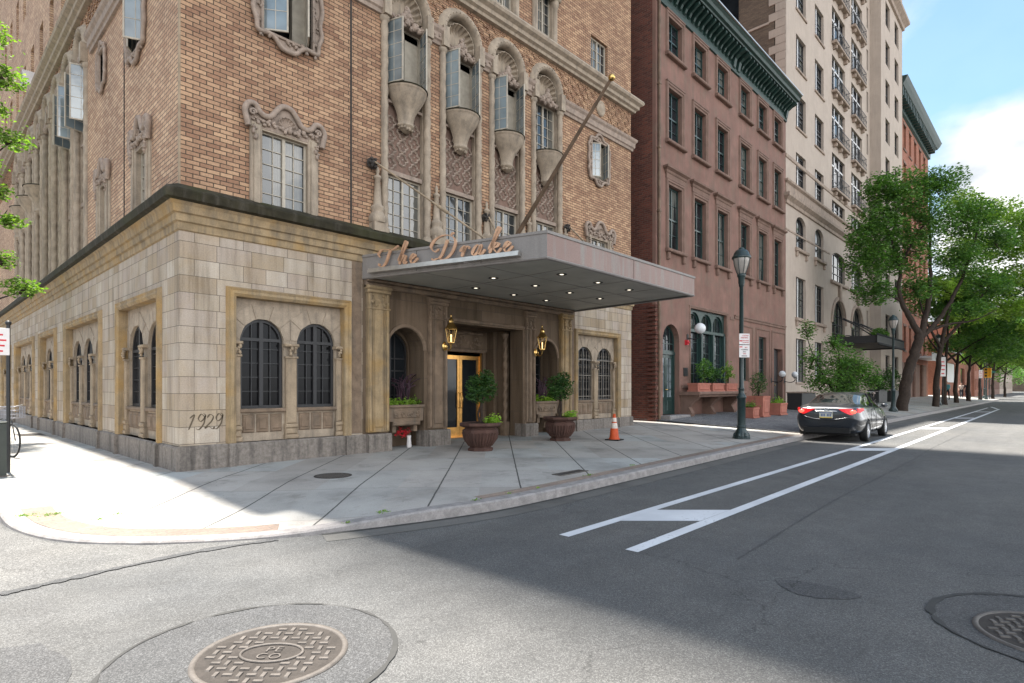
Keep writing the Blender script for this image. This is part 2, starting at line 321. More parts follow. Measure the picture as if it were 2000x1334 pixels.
MT['urn'] = stone_mat('dark_brown_urn', (0.085, 0.045, 0.035), 0.35, 5, dark=(0.03, 0.02, 0.018), dk=0.6)
MT['terracotta'] = stone_mat('terracotta_planter', (0.36, 0.135, 0.095), 0.2, 5, dark=(0.18, 0.08, 0.06), dk=0.5)
MT['soil'] = plain('soil', (0.03, 0.02, 0.014), 0.95, 0.1)
MT['bark'] = stone_mat('bark', (0.045, 0.031, 0.023), 0.5, 9, dark=(0.02, 0.015, 0.012), dk=0.8, bump=0.9)
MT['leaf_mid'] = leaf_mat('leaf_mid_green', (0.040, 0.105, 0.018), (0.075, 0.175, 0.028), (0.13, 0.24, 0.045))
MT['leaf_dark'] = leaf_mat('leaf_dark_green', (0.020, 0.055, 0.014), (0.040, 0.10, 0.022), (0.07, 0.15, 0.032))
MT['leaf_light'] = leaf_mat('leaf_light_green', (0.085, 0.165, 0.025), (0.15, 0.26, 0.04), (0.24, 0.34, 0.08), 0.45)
MT['leaf_pale_sunlit'] = leaf_mat('leaf_pale_sunlit_green', (0.15, 0.26, 0.035), (0.26, 0.39, 0.07), (0.40, 0.50, 0.15), 0.5)  # sunlit look put into the leaf colour of a tree standing in shade
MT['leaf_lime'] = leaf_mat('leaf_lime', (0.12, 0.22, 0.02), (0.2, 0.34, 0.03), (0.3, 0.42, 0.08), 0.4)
MT['leaf_purple'] = leaf_mat('leaf_purple', (0.03, 0.012, 0.02), (0.05, 0.02, 0.035), (0.09, 0.04, 0.06), 0.2)
MT['flower'] = plain('red_flower', (0.5, 0.02, 0.03), 0.6, 0.3, var=0.3)
MT['cone'] = stone_mat('orange_cone_plastic', (0.50, 0.075, 0.02), 0.25, 7, dark=(0.13, 0.03, 0.015), dk=0.5, rough=0.5)
MT['cone_white'] = plain('reflective_white', (0.55, 0.48, 0.42), 0.5, 0.4, var=0.3)
MT['rubber'] = plain('black_rubber', (0.012, 0.012, 0.012), 0.75, 0.3)
MT['car'] = plain('dark_grey_car_paint', (0.010, 0.013, 0.018), 0.3, 0.4, 0.1, var=0.08, coat=0.8)
MT['car_glass'] = glass_mat('car_glass', (0.012, 0.015, 0.015), 0.03, 1.0, 0.0)
MT['chrome'] = plain('chrome', (0.7, 0.7, 0.72), 0.12, 0.5, 1.0, var=0.02)
MT['alloy'] = plain('alloy_wheel', (0.45, 0.45, 0.46), 0.3, 0.5, 0.7)
MT['tail'] = plain('tail_lamp_red', (0.45, 0.012, 0.015), 0.12, 0.6, emis=((1, 0.02, 0.03), 0.05))
MT['tail_lit'] = plain('tail_lamp_lit', (0.8, 0.05, 0.04), 0.2, emis=((1, 0.10, 0.06), 0.45))
MT['plate'] = plain('number_plate', (0.5, 0.5, 0.42), 0.4, 0.4, var=0.05)
MT['plate_yellow'] = plain('plate_yellow', (0.6, 0.42, 0.08), 0.4)
MT['plate_blue'] = plain('plate_blue', (0.06, 0.10, 0.25), 0.4)
MT['sign_white'] = plain('sign_white', (0.62, 0.58, 0.56), 0.45, 0.4, var=0.06)
MT['sign_red'] = plain('sign_red', (0.50, 0.02, 0.03), 0.45, 0.4)
MT['sign_black'] = plain('sign_black', (0.03, 0.03, 0.035), 0.45, 0.4)
MT['sign_green'] = plain('sign_green', (0.03, 0.14, 0.12), 0.45, 0.4)
MT['post_green'] = plain('green_grey_post', (0.030, 0.036, 0.030), 0.5, 0.4)
MT['teal_cloth'] = plain('teal_cloth', (0.10, 0.28, 0.30), 0.9, 0.1)
MT['dark_cloth'] = plain('dark_cloth', (0.02, 0.022, 0.03), 0.9, 0.1)
MT['skin'] = plain('skin', (0.42, 0.25, 0.18), 0.6, 0.3)
MT['hair'] = plain('dark_hair', (0.03, 0.02, 0.015), 0.7, 0.3)
MT['yellow'] = plain('signal_yellow', (0.62, 0.30, 0.02), 0.5, 0.4)
MT['blue_bag'] = plain('mesh_basket', (0.35, 0.35, 0.38), 0.4, 0.5, 0.6)
MT['cream_cloth'] = plain('cream_cloth', (0.42, 0.34, 0.30), 0.9, 0.1)

# ------------------------------------------------------------------ mesh builder
class MB:
    def __init__(s, T=None):
        s.v = []; s.f = []; s.m = []; s.s = []; s.T = T
    def add(s, vs, fs, mi=0, smooth=False):
        o = len(s.v)
        if s.T is not None: s.v += [tuple(s.T @ Vector(p)) for p in vs]
        else: s.v += [tuple(p) for p in vs]
        s.f += [tuple(i+o for i in f) for f in fs]; s.m += [mi]*len(fs); s.s += [smooth]*len(fs)
        return s
    def box(s, x0, x1, y0, y1, z0, z1, mi=0):
        if x0 > x1: x0, x1 = x1, x0
        if y0 > y1: y0, y1 = y1, y0
        if z0 > z1: z0, z1 = z1, z0
        v = [(x0,y0,z0),(x1,y0,z0),(x1,y1,z0),(x0,y1,z0),(x0,y0,z1),(x1,y0,z1),(x1,y1,z1),(x0,y1,z1)]
        return s.add(v, [(0,3,2,1),(4,5,6,7),(0,1,5,4),(1,2,6,5),(2,3,7,6),(3,0,4,7)], mi)
    def bbox(s, x0, x1, y0, y1, z0, z1, b=0.02, mi=0):
        # box with chamfered front (−y) edges
        if x0 > x1: x0, x1 = x1, x0
        b = min(b, (x1-x0)*0.4, (z1-z0)*0.4)
        v = [(x0,y0+b,z0),(x1,y0+b,z0),(x1,y0+b,z1),(x0,y0+b,z1),(x0+b,y0,z0+b),(x1-b,y0,z0+b),(x1-b,y0,z1-b),(x0+b,y0,z1-b),(x0,y1,z0),(x1,y1,z0),(x1,y1,z1),(x0,y1,z1)]
        return s.add(v, [(4,5,6,7),(0,1,5,4),(1,2,6,5),(2,3,7,6),(3,0,4,7),(0,8,9,1),(1,9,10,2),(2,10,11,3),(3,11,8,0),(8,11,10,9)], mi)
    def plate(s, outer, holes=(), y0=0.0, y1=0.1, mi=0, back=False, rim=True, hrim=True):
        # polygon(s) in xz plane facing -y
        loops = [[Vector((x, z, 0)) for x, z in outer]] + [[Vector((x, z, 0)) for x, z in h] for h in holes]
        tris = tessellate_polygon(loops)
        pts = [p for l in loops for p in l]
        fs = []
        for t in tris:
            a, b, c = (pts[i] for i in t)
            cr_ = (b.x-a.x)*(c.y-a.y)-(b.y-a.y)*(c.x-a.x)
            fs.append(t if cr_ > 0 else (t[0], t[2], t[1]))
        s.add([(p.x, y0, p.y) for p in pts], fs, mi)
        if back: s.add([(p.x, y1, p.y) for p in pts], [tuple(reversed(f)) for f in fs], mi)
        for li, l in enumerate(loops):
            if (li == 0 and not rim) or (li > 0 and not hrim): continue
            n = len(l)
            ar = sum(l[i].x*l[(i+1) % n].y-l[(i+1) % n].x*l[i].y for i in range(n))
            if (ar > 0) != (li == 0): l = l[::-1]
            v = [(p.x, y0, p.y) for p in l] + [(p.x, y1, p.y) for p in l]
            s.add(v, [(i, i+n, (i+1) % n+n, (i+1) % n) for i in range(n)], mi)
        return s
    def tube(s, path, r, n=8, closed=False, mi=0, smooth=True, caps=True, sy=1.0):
        P_ = [Vector(p) for p in path]; m = len(P_)
        R_ = r if isinstance(r, (list, tuple)) else [r]*m
        vs = []; ref = None
        for i, p in enumerate(P_):
            a = P_[(i-1) % m] if (closed or i > 0) else p; b = P_[(i+1) % m] if (closed or i < m-1) else p
            t = (b-a)
            if t.length < 1e-9: t = Vector((0, 0, 1))
            t.normalize()
            if ref is None:
                ref = Vector((0, 1, 0)) if abs(t.y) < 0.9 else Vector((1, 0, 0))
            u = (ref - t*ref.dot(t))
            if u.length < 1e-6: u = t.orthogonal()
            u.normalize(); w = t.cross(u); ref = u
            for k in range(n):
                an = 2*pi*k/n; vs.append(p + (u*cos(an)*sy + w*sin(an))*R_[i])
        fs = []
        for i in range(m if closed else m-1):
            j = (i+1) % m
            for k in range(n):
                fs.append((i*n+k, j*n+k, j*n+(k+1) % n, i*n+(k+1) % n))
        s.add(vs, [tuple(reversed(f)) for f in fs], mi, smooth)
        if caps and not closed:
            s.add(vs[:n], [tuple(range(n))], mi); s.add(vs[-n:], [tuple(range(n))[::-1]], mi)
        return s
    def lathe(s, prof, c=(0, 0, 0), n=16, a0=0.0, a1=2*pi, mi=0, smooth=True, flute=None):
        full = abs(a1-a0-2*pi) < 1e-6; cols = n if full else n+1
        vs = []
        for (r, z) in prof:
            for k in range(cols):
                a = a0+(a1-a0)*k/n; rr = r*(1+(flute(a, z) if flute else 0))
                vs.append((c[0]+rr*cos(a), c[1]+rr*sin(a), c[2]+z))
        fs = []
        for i in range(len(prof)-1):
            for k in range(n):
                k2 = (k+1) % cols
                fs.append((i*cols+k, i*cols+k2, (i+1)*cols+k2, (i+1)*cols+k))
        return s.add(vs, fs, mi, smooth)
    def sphere(s, c, r, n=8, m=6, sc=(1, 1, 1), mi=0, smooth=True, jit=0.0):
        vs = [(c[0], c[1], c[2]-r*sc[2])]
        for i in range(1, m):
            ph = pi*i/m
            for k in range(n):
                a = 2*pi*k/n; q = 1+(RND.uniform(-jit, jit) if jit else 0)
                vs.append((c[0]+r*q*sin(ph)*cos(a)*sc[0], c[1]+r*q*sin(ph)*sin(a)*sc[1], c[2]-r*q*cos(ph)*sc[2]))
        vs.append((c[0], c[1], c[2]+r*sc[2])); L = len(vs)-1
        fs = [(0, 1+(k+1) % n, 1+k) for k in range(n)]
        for i in range(m-2):
            for k in range(n):
                fs.append((1+i*n+k, 1+i*n+(k+1) % n, 1+(i+1)*n+(k+1) % n, 1+(i+1)*n+k))
        fs += [(L, 1+(m-2)*n+k, 1+(m-2)*n+(k+1) % n) for k in range(n)]
        return s.add(vs, fs, mi, smooth)
    def sweep_h(s, path, prof, closed=False, mi=0, side=1):
        # path in xy, profile list (out, z); outward = right of travel * side; mitred
        n = len(path); P_ = [Vector(p) for p in path]; vs = []; k = len(prof)
        for i in range(n):
            d1 = (P_[i]-P_[i-1]).normalized() if (i > 0 or closed) else None
            d2 = (P_[(i+1) % n]-P_[i]).normalized() if (i < n-1 or closed) else None
            if d1 is None: d1 = d2
            if d2 is None: d2 = d1
            n1_ = Vector((d1.y, -d1.x))*side; n2_ = Vector((d2.y, -d2.x))*side
            b = (n1_+n2_); b = b/max(0.3, (1+n1_.dot(n2_)))
            for (o, z) in prof: vs.append((P_[i].x+b.x*o, P_[i].y+b.y*o, z))
        fs = []
        for i in range(n if closed else n-1):
            j = (i+1) % n
            for q in range(k-1):
                f = (i*k+q, j*k+q, j*k+q+1, i*k+q+1)
                fs.append(f if side > 0 else f[::-1])
        s.add(vs, fs, mi)
        if not closed:
            s.add(vs[:k], [tuple(range(k))], mi); s.add(vs[-k:], [tuple(range(k))[::-1]], mi)
        return s
    def sweep_v(s, path, prof, y=0.0, closed=False, mi=0, smooth=False):
        # path in xz plane, profile (in-plane offset to left of travel, depth towards -y)
        n = len(path); P_ = [Vector(p) for p in path]; vs = []; k = len(prof)
        for i in range(n):
            d1 = (P_[i]-P_[i-1]).normalized() if (i > 0 or closed) else None
            d2 = (P_[(i+1) % n]-P_[i]).normalized() if (i < n-1 or closed) else None
            if d1 is None: d1 = d2
            if d2 is None: d2 = d1
            a = Vector((-d1.y, d1.x)); b = Vector((-d2.y, d2.x)); mm = (a+b)/max(0.35, (1+a.dot(b)))
            for (o, h) in prof: vs.append((P_[i].x+mm.x*o, y-h, P_[i].y+mm.y*o))
        fs = []
        for i in range(n if closed else n-1):
            j = (i+1) % n
            for q in range(k-1): fs.append((i*k+q, j*k+q, j*k+q+1, i*k+q+1))
        s.add(vs, fs, mi, smooth)
        if not closed:
            s.add(vs[:k], [tuple(range(k))], mi); s.add(vs[-k:], [tuple(range(k))[::-1]], mi)
        return s
    def build(s, name, mats, parent=None, loc=None, recalc=False):
        me = bpy.data.meshes.new(name)
        me.from_pydata(s.v, [], s.f)
        if not isinstance(mats, (list, tuple)): mats = [mats]
        for mm in mats: me.materials.append(MT[mm] if isinstance(mm, str) else mm)
        me.polygons.foreach_set('material_index', s.m); me.polygons.foreach_set('use_smooth', s.s)
        if recalc:
            import bmesh
            bm = bmesh.new(); bm.from_mesh(me); bmesh.ops.remove_doubles(bm, verts=bm.verts, dist=0.0004)
            bmesh.ops.recalc_face_normals(bm, faces=bm.faces); bm.to_mesh(me); bm.free()
        me.update()
        uvl = me.uv_layers.new(name='UVMap'); co = [v.co for v in me.vertices]; arr = [0.0]*(2*len(me.loops))
        for p in me.polygons:
            nx, ny, nz = abs(p.normal.x), abs(p.normal.y), abs(p.normal.z)
            if nz > nx and nz > ny: g = lambda c: (c.x, c.y)
            elif nx > ny: g = lambda c: (c.y, c.z)
            else: g = lambda c: (c.x, c.z)
            for li in p.loop_indices:
                u, w = g(co[me.loops[li].vertex_index]); arr[2*li] = u; arr[2*li+1] = w
        uvl.data.foreach_set('uv', arr)
        o = bpy.data.objects.new(name, me); COL.objects.link(o)
        if parent is not None: o.parent = parent
        if loc: o.location = loc
        return o

def tag(o, label=None, cat=None, group=None, kind=None):
    if label: o['label'] = label
    if cat: o['category'] = cat
    if group: o['group'] = group
    if kind: o['kind'] = kind
    return o
def empty(name, loc=(0, 0, 0), rz=0.0, label=None, cat=None, group=None):
    o = bpy.data.objects.new(name, None); COL.objects.link(o); o.location = loc; o.rotation_euler = (0, 0, rz); o.empty_display_size = 0.3
    return tag(o, label, cat, group)
def copy_tree(o, parent=None):
    c = o.copy(); COL.objects.link(c)
    if parent is not None: c.parent = parent
    for ch in list(o.children): copy_tree(ch, c)
    return c
def arc(cx_, cz_, r, a0, a1, n, rz=None):
    rz = rz or r
    return [(cx_+r*cos(a0+(a1-a0)*i/n), cz_+rz*sin(a0+(a1-a0)*i/n)) for i in range(n+1)]
def arch_hole(x0, x1, z0, ztop, n=14, ry=None):
    r = (x1-x0)/2; ry = ry or r
    return [(x0, z0), (x1, z0)] + arc((x0+x1)/2, ztop-ry, r, 0, pi, n, ry)
def rect(x0, x1, z0, z1): return [(x0, z0), (x1, z0), (x1, z1), (x0, z1)]
def spline(pts, n=8, closed=False):
    P_ = [Vector(p) for p in pts]; out = []; m = len(P_)
    for i in range(m if closed else m-1):
        p0 = P_[(i-1) % m] if (closed or i > 0) else P_[i]; p1 = P_[i]; p2 = P_[(i+1) % m]
        p3 = P_[(i+2) % m] if (closed or i+2 < m) else p2
        for k in range(n):
            t = k/n
            out.append(0.5*((2*p1)+(p2-p0)*t+(2*p0-5*p1+4*p2-p3)*t*t+(3*p1-p0-3*p2+p3)*t**3))
    if not closed: out.append(P_[-1])
    return out

def window(parent, x0, x1, z0, z1, y, cols=2, rows=4, fm='frame_grey', gm='glass_blue', fw=0.045, mw=0.014, T=None, arch=0.0, mull=0.0, name='window', dep=0.05, transom=None, sash=False, skip_pane=False):
    """one framed window, its pane a sub-part"""
    mb = MB(T); cx_ = (x0+x1)/2
    if arch > 0:
        outer = arch_hole(x0, x1, z0, z1, 14, arch); inner = arch_hole(x0+fw, x1-fw, z0+fw, z1-fw, 14, max(0.02, arch-fw))
        mb.plate(outer, [inner], y, y+dep)
    else: mb.plate(rect(x0, x1, z0, z1), [rect(x0+fw, x1-fw, z0+fw, z1-fw)], y, y+dep)
    if mull: mb.box(cx_-mull/2, cx_+mull/2, y-0.006, y+dep, z0+fw*0.6, z1-fw*0.6)
    def topz(x):
        if arch <= 0: return z1-fw*0.8
        r = (x1-x0)/2; q = max(0.0, 1-((x-cx_)/r)**2); return z1-arch+arch*sqrt(q)-fw*0.7
    if transom: mb.box(x0+fw*0.7, x1-fw*0.7, y-0.004, y+dep*0.9, transom-0.03, transom+0.03)
    for i in range(1, cols):
        x = x0+fw+(x1-x0-2*fw)*i/cols
        if mull and abs(x-cx_) < 0.02: continue
        mb.box(x-mw/2, x+mw/2, y+0.012, y+dep*0.7, z0+fw*0.8, topz(x))
    zt = z1 - (arch*0.6 if arch > 0 else 0)
    for j in range(1, rows):
        z = z0+fw+(zt-z0-2*fw)*j/rows
        mb.box(x0+fw*0.8, x1-fw*0.8, y+0.014, y+dep*0.68, z-mw/2, z+mw/2)
    if sash:
        zm = (z0+z1)/2; mb.box(x0+fw*0.5, x1-fw*0.5, y-0.01, y+dep*0.9, zm-0.03, zm+0.03)
    f = mb.build(name, fm, parent)
    if not skip_pane:
        pb = MB(T)
        if arch > 0: pb.plate(arch_hole(x0+fw*0.5, x1-fw*0.5, z0+fw*0.5, z1-fw*0.5, 14, max(0.02, arch-fw*0.5)), [], y+dep*0.72, y+dep*0.72+0.01, rim=False)
        else: pb.plate(rect(x0+fw*0.5, x1-fw*0.5, z0+fw*0.5, z1-fw*0.5), [], y+dep*0.72, y+dep*0.72+0.01, rim=False)
        pb.build('pane', gm, f)
    return f

def carve(mb, pts, r, n=1, jit=0.5, y=0.0, depth=0.5, mi=0):
    """clumps of carved leaves and fruit along points"""
    for (x, z) in pts:
        for _ in range(n):
            rr = r*RND.uniform(0.55, 1.1)
            mb.sphere((x+RND.uniform(-jit, jit)*r*2, y-rr*depth*0.5, z+RND.uniform(-jit, jit)*r*2), rr, 7, 5, (1, depth*1.4, RND.uniform(0.7, 1.4)), mi, True, 0.12)

def shell(mb, cx_, z0, R, y, depth=0.26, flutes=11, a0=0.0, a1=pi, mi=0, lip=True):
    nu = flutes*6; nt = 7; vs = []
    for i in range(nt+1):
        t = i/nt
        for k in range(nu+1):
            a = a0+(a1-a0)*k/nu; w = cos((a-a0)/(a1-a0)*2*pi*flutes)
            rr = R*t*(1-0.055*(1-w)*t); dd = depth*sqrt(max(0, 1-t*t)) + 0.05*t*(w)*R*1.2
            vs.append((cx_+rr*cos(a), y+dd, z0+rr*sin(a)))
    fs = []
    for i in range(nt):
        for k in range(nu): fs.append((i*(nu+1)+k, i*(nu+1)+k+1, (i+1)*(nu+1)+k+1, (i+1)*(nu+1)+k))
    mb.add(vs, fs, mi, True)
    if lip:
        L = [vs[nt*(nu+1)+k] for k in range(0, nu+1, 2)]
        mb.tube(L, R*0.035, 5, mi=mi)

# ------------------------------------------------------------------ ground
def walk_z(x, y):
    t = max(0.0, min(1.0, (y+5.6)/5.6)); xx = max(0.0, x)
    w = 0.0 if xx <= 0 else (0.0078*xx if xx < 14.5 else (0.113+(xx-14.5)*0.065 if xx < 17.5 else 0.308+min(0.2, (xx-17.5)*0.012)))
    z = 0.13 + w*t
    d = sqrt((x+1.75)**2+(y+4.1)**2)
    k = max(0.0, min(1.0, (d-1.2)/2.2)); k = k*k*(3-2*k)
    return z*k + 0.035*(1-k) if x < 1.2 else z*max(k, 0) + 0.035*(1-k)
kerb_path = [(-2.5, 60), (-2.5, 20), (-2.5, 5), (-2.5, 1)] + [tuple(p) for p in spline([(-2.5, -1.4), (-2.46, -2.6), (-2.15, -3.7), (-1.5, -4.5), (-0.6, -5.1), (0.5, -5.5), (1.9, -5.8), (3.4, -5.82)], 5)] + [(6, -5.72), (9, -5.6), (12, -5.48), (14.4, -5.42), (20, -5.46), (26, -5.5), (33, -5.5), (44, -5.5), (60, -5.5), (88, -5.5)]
def offset_path(path, d):
    out = []
    for i, p in enumerate(path):
        a = Vector(path[max(0, i-1)]); b = Vector(path[min(len(path)-1, i+1)]); t = (b-a).normalized()
        out.append((p[0]-t.y*d, p[1]+t.x*d))
    return out
kin = offset_path(kerb_path, 0.19)
def wallpt(p):
    if p[1] > 0.6: return (0.4, p[1])
    if p[0] < 0.6: return (0.4, 0.4)
    return (p[0], 2.6)
mb = MB(); rows_ = 14
for i, p in enumerate(kin):
    w = wallpt(p)
    for k in range(rows_+1):
        t = k/rows_; x = p[0]+(w[0]-p[0])*t; y = p[1]+(w[1]-p[1])*t
        mb.v.append((x, y, walk_z(x, y)))
for i in range(len(kin)-1):
    for k in range(rows_):
        a = i*(rows_+1)+k
        mb.f.append((a, a+rows_+1, a+rows_+2, a+1)); mb.m.append(0); mb.s.append(True)
o = mb.build('pavement', 'concrete', recalc=True); tag(o, 'pale concrete pavement slabs with diagonal joints', kind='structure')
for p in o.data.polygons: pass
mb = MB(); vs = []
for i, p in enumerate(kerb_path):
    q = kin[i]; z = walk_z(*q)+0.006
    d = Vector((p[0]-q[0], p[1]-q[1])).normalized()
    vs += [(q[0], q[1], z-0.1), (q[0], q[1], z), (p[0]-d.x*0.02, p[1]-d.y*0.02, z-0.002), (p[0], p[1], z-0.022), (p[0]+d.x*0.012, p[1]+d.y*0.012, -0.05)]
fs = []
for i in range(len(kerb_path)-1):
    for k in range(4):
        a = i*5+k; fs.append((a, a+5, a+6, a+1))
mb.add(vs, [f[::-1] for f in fs]); o = mb.build('kerb', 'kerb', recalc=True); tag(o, 'granite kerb stones along the pavement edge', kind='structure')
def sheet_strip(name, path, d0, d1, lift, mat, label, zf=walk_z, x0=None):
    a = offset_path(path, d0); b = offset_path(path, d1); mb = MB(); vs = []; fs = []
    for p, q in zip(a, b): vs += [(p[0], p[1], zf(*p)+lift), (q[0], q[1], zf(*q)+lift)]
    for i in range(len(a)-1): fs.append((2*i, 2*i+2, 2*i+3, 2*i+1))
    mb.add(vs, fs); return tag(mb.build(name, mat), label, kind='structure')
dense = []
for i in range(len(kerb_path)-1):
    a, b = Vector(kerb_path[i]), Vector(kerb_path[i+1]); n = max(1, int((b-a).length/0.8))
    for k in range(n): dense.append(tuple(a+(b-a)*k/n))
bp = [p for p in dense if p[0] > 1.7 and p[0] < 15.2 and p[1] < -5]
sheet_strip('brick_kerb_course', bp, 0.20, 0.40, 0.005, 'kerb_brick', 'course of orange bricks laid behind the kerb')
bp2 = [p for p in dense if p[0] < -0.4 and p[1] < -1.6]
sheet_strip('brick_kerb_course', bp2, 0.20, 0.50, 0.005, 'kerb_brick', 'curved band of worn bricks at the street corner')
gp = [p for p in dense if p[0] > -0.3 and p[0] < 60 and p[1] < -3]
sheet_strip('gutter', gp, -0.34, -0.012, 0.004, 'concrete_plain', 'narrow gutter strip at the foot of the kerb', zf=lambda x, y: 0.0)
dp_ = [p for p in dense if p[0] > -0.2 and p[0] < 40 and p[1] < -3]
sheet_strip('kerb_shade_line', dp_, -0.06, -0.008, 0.008, 'seam', 'dark strip painted as shade at the foot of the kerb', zf=lambda x, y: 0.0)  # dark strip stands in for the shadow under the kerb edge
mb = MB(); nx, ny = 24, 8; vs = []; fs = []
for i in range(nx+1):
    for j in range(ny+1):
        x = 16.15+14.1*i/nx; y = -5.24+7.6*j/ny; vs.append((x, y, walk_z(x, y)+0.02))
for i in range(nx):
    for j in range(ny): a = i*(ny+1)+j; fs.append((a, a+ny+1, a+ny+2, a+1))
mb.add(vs, fs, 0, True); tag(mb.build('sett_paving', 'setts'), 'grey granite sett paving in front of the brownstones', kind='structure')
mb = MB(); mb.add([(-300, -300, 0), (600, -300, 0), (600, 300, 0), (-300, 300, 0)], [(0, 1, 2, 3)])
tag(mb.build('road', 'asphalt'), 'dark grey asphalt street', kind='structure')
def sheet(name, pts, z, mat, label, kind='structure', jitter=0.0):
    mb = MB()
    if jitter:
        q = []
        for i in range(len(pts)):
            a = Vector(pts[i]); b = Vector(pts[(i+1) % len(pts)]); n = max(1, int((b-a).length/0.12))
            for k in range(n):
                p = a+(b-a)*k/n; q.append((p.x+RND.uniform(-jitter, jitter), p.y+RND.uniform(-jitter, jitter)))
        pts = q
    tris = tessellate_polygon([[Vector((x, y, 0)) for x, y in pts]])
    fs = []
    for t in tris:
        a, b, c = (pts[i] for i in t); cr_ = (b[0]-a[0])*(c[1]-a[1])-(b[1]-a[1])*(c[0]-a[0])
        fs.append(t if cr_ > 0 else (t[0], t[2], t[1]))
    mb.add([(x, y, z) for x, y in pts], fs); return tag(mb.build(name, mat), label, kind=kind)
seam = [(-6, -5.8), (-2.79, -5.2), (-2.47, -5.15), (-1.92, -5.08), (-1.28, -5.04), (-0.62, -5.16)]
old_poly = seam + [(-0.72, -5.04), (-1.6, -4.45), (-2.25, -3.65), (-2.52, -2.55), (-2.52, 40), (-7, 40)]
sheet('road_patch', old_poly, 0.004, 'asphalt_old', 'coarse older asphalt at the side street mouth')
def ribbon(name, path, w, z, mat, label, jit=0.0):
    mb = MB(); vs = []; n = len(path)
    for i, p in enumerate(path):
        a = Vector(path[max(0, i-1)][:2]); b = Vector(path[min(n-1, i+1)][:2]); t = (b-a).normalized(); ww = w/2*(1+RND.uniform(-jit, jit))
        vs += [(p[0]-t.y*-ww, p[1]+t.x*-ww, z), (p[0]-t.y*ww, p[1]+t.x*ww, z)]
    mb.add(vs, [(2*i, 2*i+2, 2*i+3, 2*i+1) for i in range(n-1)]); return tag(mb.build(name, mat), label, kind='structure')
ribbon('tar_seam', [tuple(p) for p in spline(seam[1:], 12)], 0.085, 0.008, 'asphalt_patch', 'dark tar seam between two asphalt surfaces', 0.5)
ribbon('tar_seam', [tuple(p) for p in spline([(2.0, -8.9), (6, -8.75), (11, -8.72), (16, -8.6), (24, -8.6)], 14)], 0.02, 0.004, 'asphalt_patch', 'faint joint running along the traffic lane', 0.6)
sheet('road_patch', [(-4, -5.9), (-2.7, -6.5), (-2.64, -6.9), (-2.7, -7.25), (-3.4, -7.2)], 0.004, 'asphalt_patch', 'dark rough repair at the lower left of the street', jitter=0.02)
sheet('road_patch', [tuple(p) for p in spline([(1.61, -9.38), (1.74, -9.55), (1.76, -9.81), (1.68, -9.97), (1.5, -9.86), (1.40, -9.61)], 6, True)], 0.004, 'asphalt_patch', 'dark leaf-shaped asphalt repair', jitter=0.008)
def disc(cx_, cy_, r, n=48, sx=1.0, a=0.0):
    return [(cx_+r*cos(2*pi*i/n)*(sx*cos(a)**2+sin(a)**2), cy_+r*sin(2*pi*i/n)) for i in range(n)]

def manhole(x, y, r, rot, label, ring=None, ringmat='asphalt_patch'):
    t = empty('manhole_cover', (x, y, 0.006), rot, label, 'manhole cover')
    mb = MB(); mb.lathe([(r+0.035, 0.0), (r+0.03, 0.010), (r+0.005, 0.010), (r, 0.002)], n=56); mb.build('rim', 'castiron', t)
    mb = MB(); mb.lathe([(0, 0.003), (r+0.002, 0.003)], n=56, smooth=False); mb.build('plate', 'castiron_dark', t)
    mb = MB(); st = 0.066
    k = int(r/st)+2
    for i in range(-k, k+1):
        for j in range(-k, k+1):
            cx_, cy_ = i*st, j*st
            if cx_*cx_+cy_*cy_ > (r-0.055)**2 or (cx_*cx_/(0.205**2)+cy_*cy_/(0.14**2)) < 1.1: continue
            L, W = 0.030, 0.0125
            if (i+j) % 2: L, W = W, L
            mb.bbox_up = None
            mb.add([(cx_-L, cy_-W, 0.003), (cx_+L, cy_-W, 0.003), (cx_+L, cy_+W, 0.003), (cx_-L, cy_+W, 0.003), (cx_-L*0.85, cy_-W*0.8, 0.011), (cx_+L*0.85, cy_-W*0.8, 0.011), (cx_+L*0.85, cy_+W*0.8, 0.011), (cx_-L*0.85, cy_+W*0.8, 0.011)], [(4, 5, 6, 7), (0, 1, 5, 4), (1, 2, 6, 5), (2, 3, 7, 6), (3, 0, 4, 7)])
    mb.build('tread_pattern', 'castiron', t)
    mb = MB(); mb.tube([(0.18*cos(a*pi/16), 0.118*sin(a*pi/16), 0.006) for a in range(32)], 0.009, 6, True); mb.build('oval_ring', 'castiron', t)
    for txt, yy in (('PE', 0.012), ('CO', -0.076)):
        cu = bpy.data.curves.new('lettering', 'FONT'); cu.body = txt; cu.size = 0.092; cu.extrude = 0.004; cu.align_x = 'CENTER'; cu.space_character = 1.15
        me = text_mesh(cu); lo = bpy.data.objects.new('lettering', me); COL.objects.link(lo); lo.parent = t; lo.location = (0, yy, 0.006); me.materials.append(MT['castiron'])
    return t
def text_mesh(cu):
    tmp = bpy.data.objects.new('tmp_text', cu); COL.objects.link(tmp)
    dg = bpy.context.evaluated_depsgraph_get(); me = bpy.data.meshes.new_from_object(tmp.evaluated_get(dg))
    bpy.data.objects.remove(tmp); return me
sheet('road_patch', disc(-1.86, -7.62, 0.80), 0.004, 'asphalt_patch', 'round asphalt collar about the near manhole', jitter=0.006)
sheet('road_patch', disc(1.84, -11.10, 0.72), 0.004, 'asphalt_patch', 'round asphalt collar about the right manhole', jitter=0.006)
ribbon('tar_seam', [(-1.86+0.80*cos(k*pi/30), -7.62+0.80*sin(k*pi/30)) for k in range(61)], 0.022, 0.008, 'seam', 'dark sealed edge of the near manhole collar', 0.9)
ribbon('tar_seam', [(1.84+0.72*cos(k*pi/30), -11.10+0.72*sin(k*pi/30)) for k in range(61)], 0.035, 0.008, 'seam', 'dark sealed edge of the right manhole collar', 0.9)
manhole(-1.80, -7.68, 0.40, radians(-47), 'large round cast iron manhole cover in the sunlit foreground')
manhole(1.70, -11.06, 0.40, radians(-60), 'cast iron manhole cover in the shaded street at the lower right')
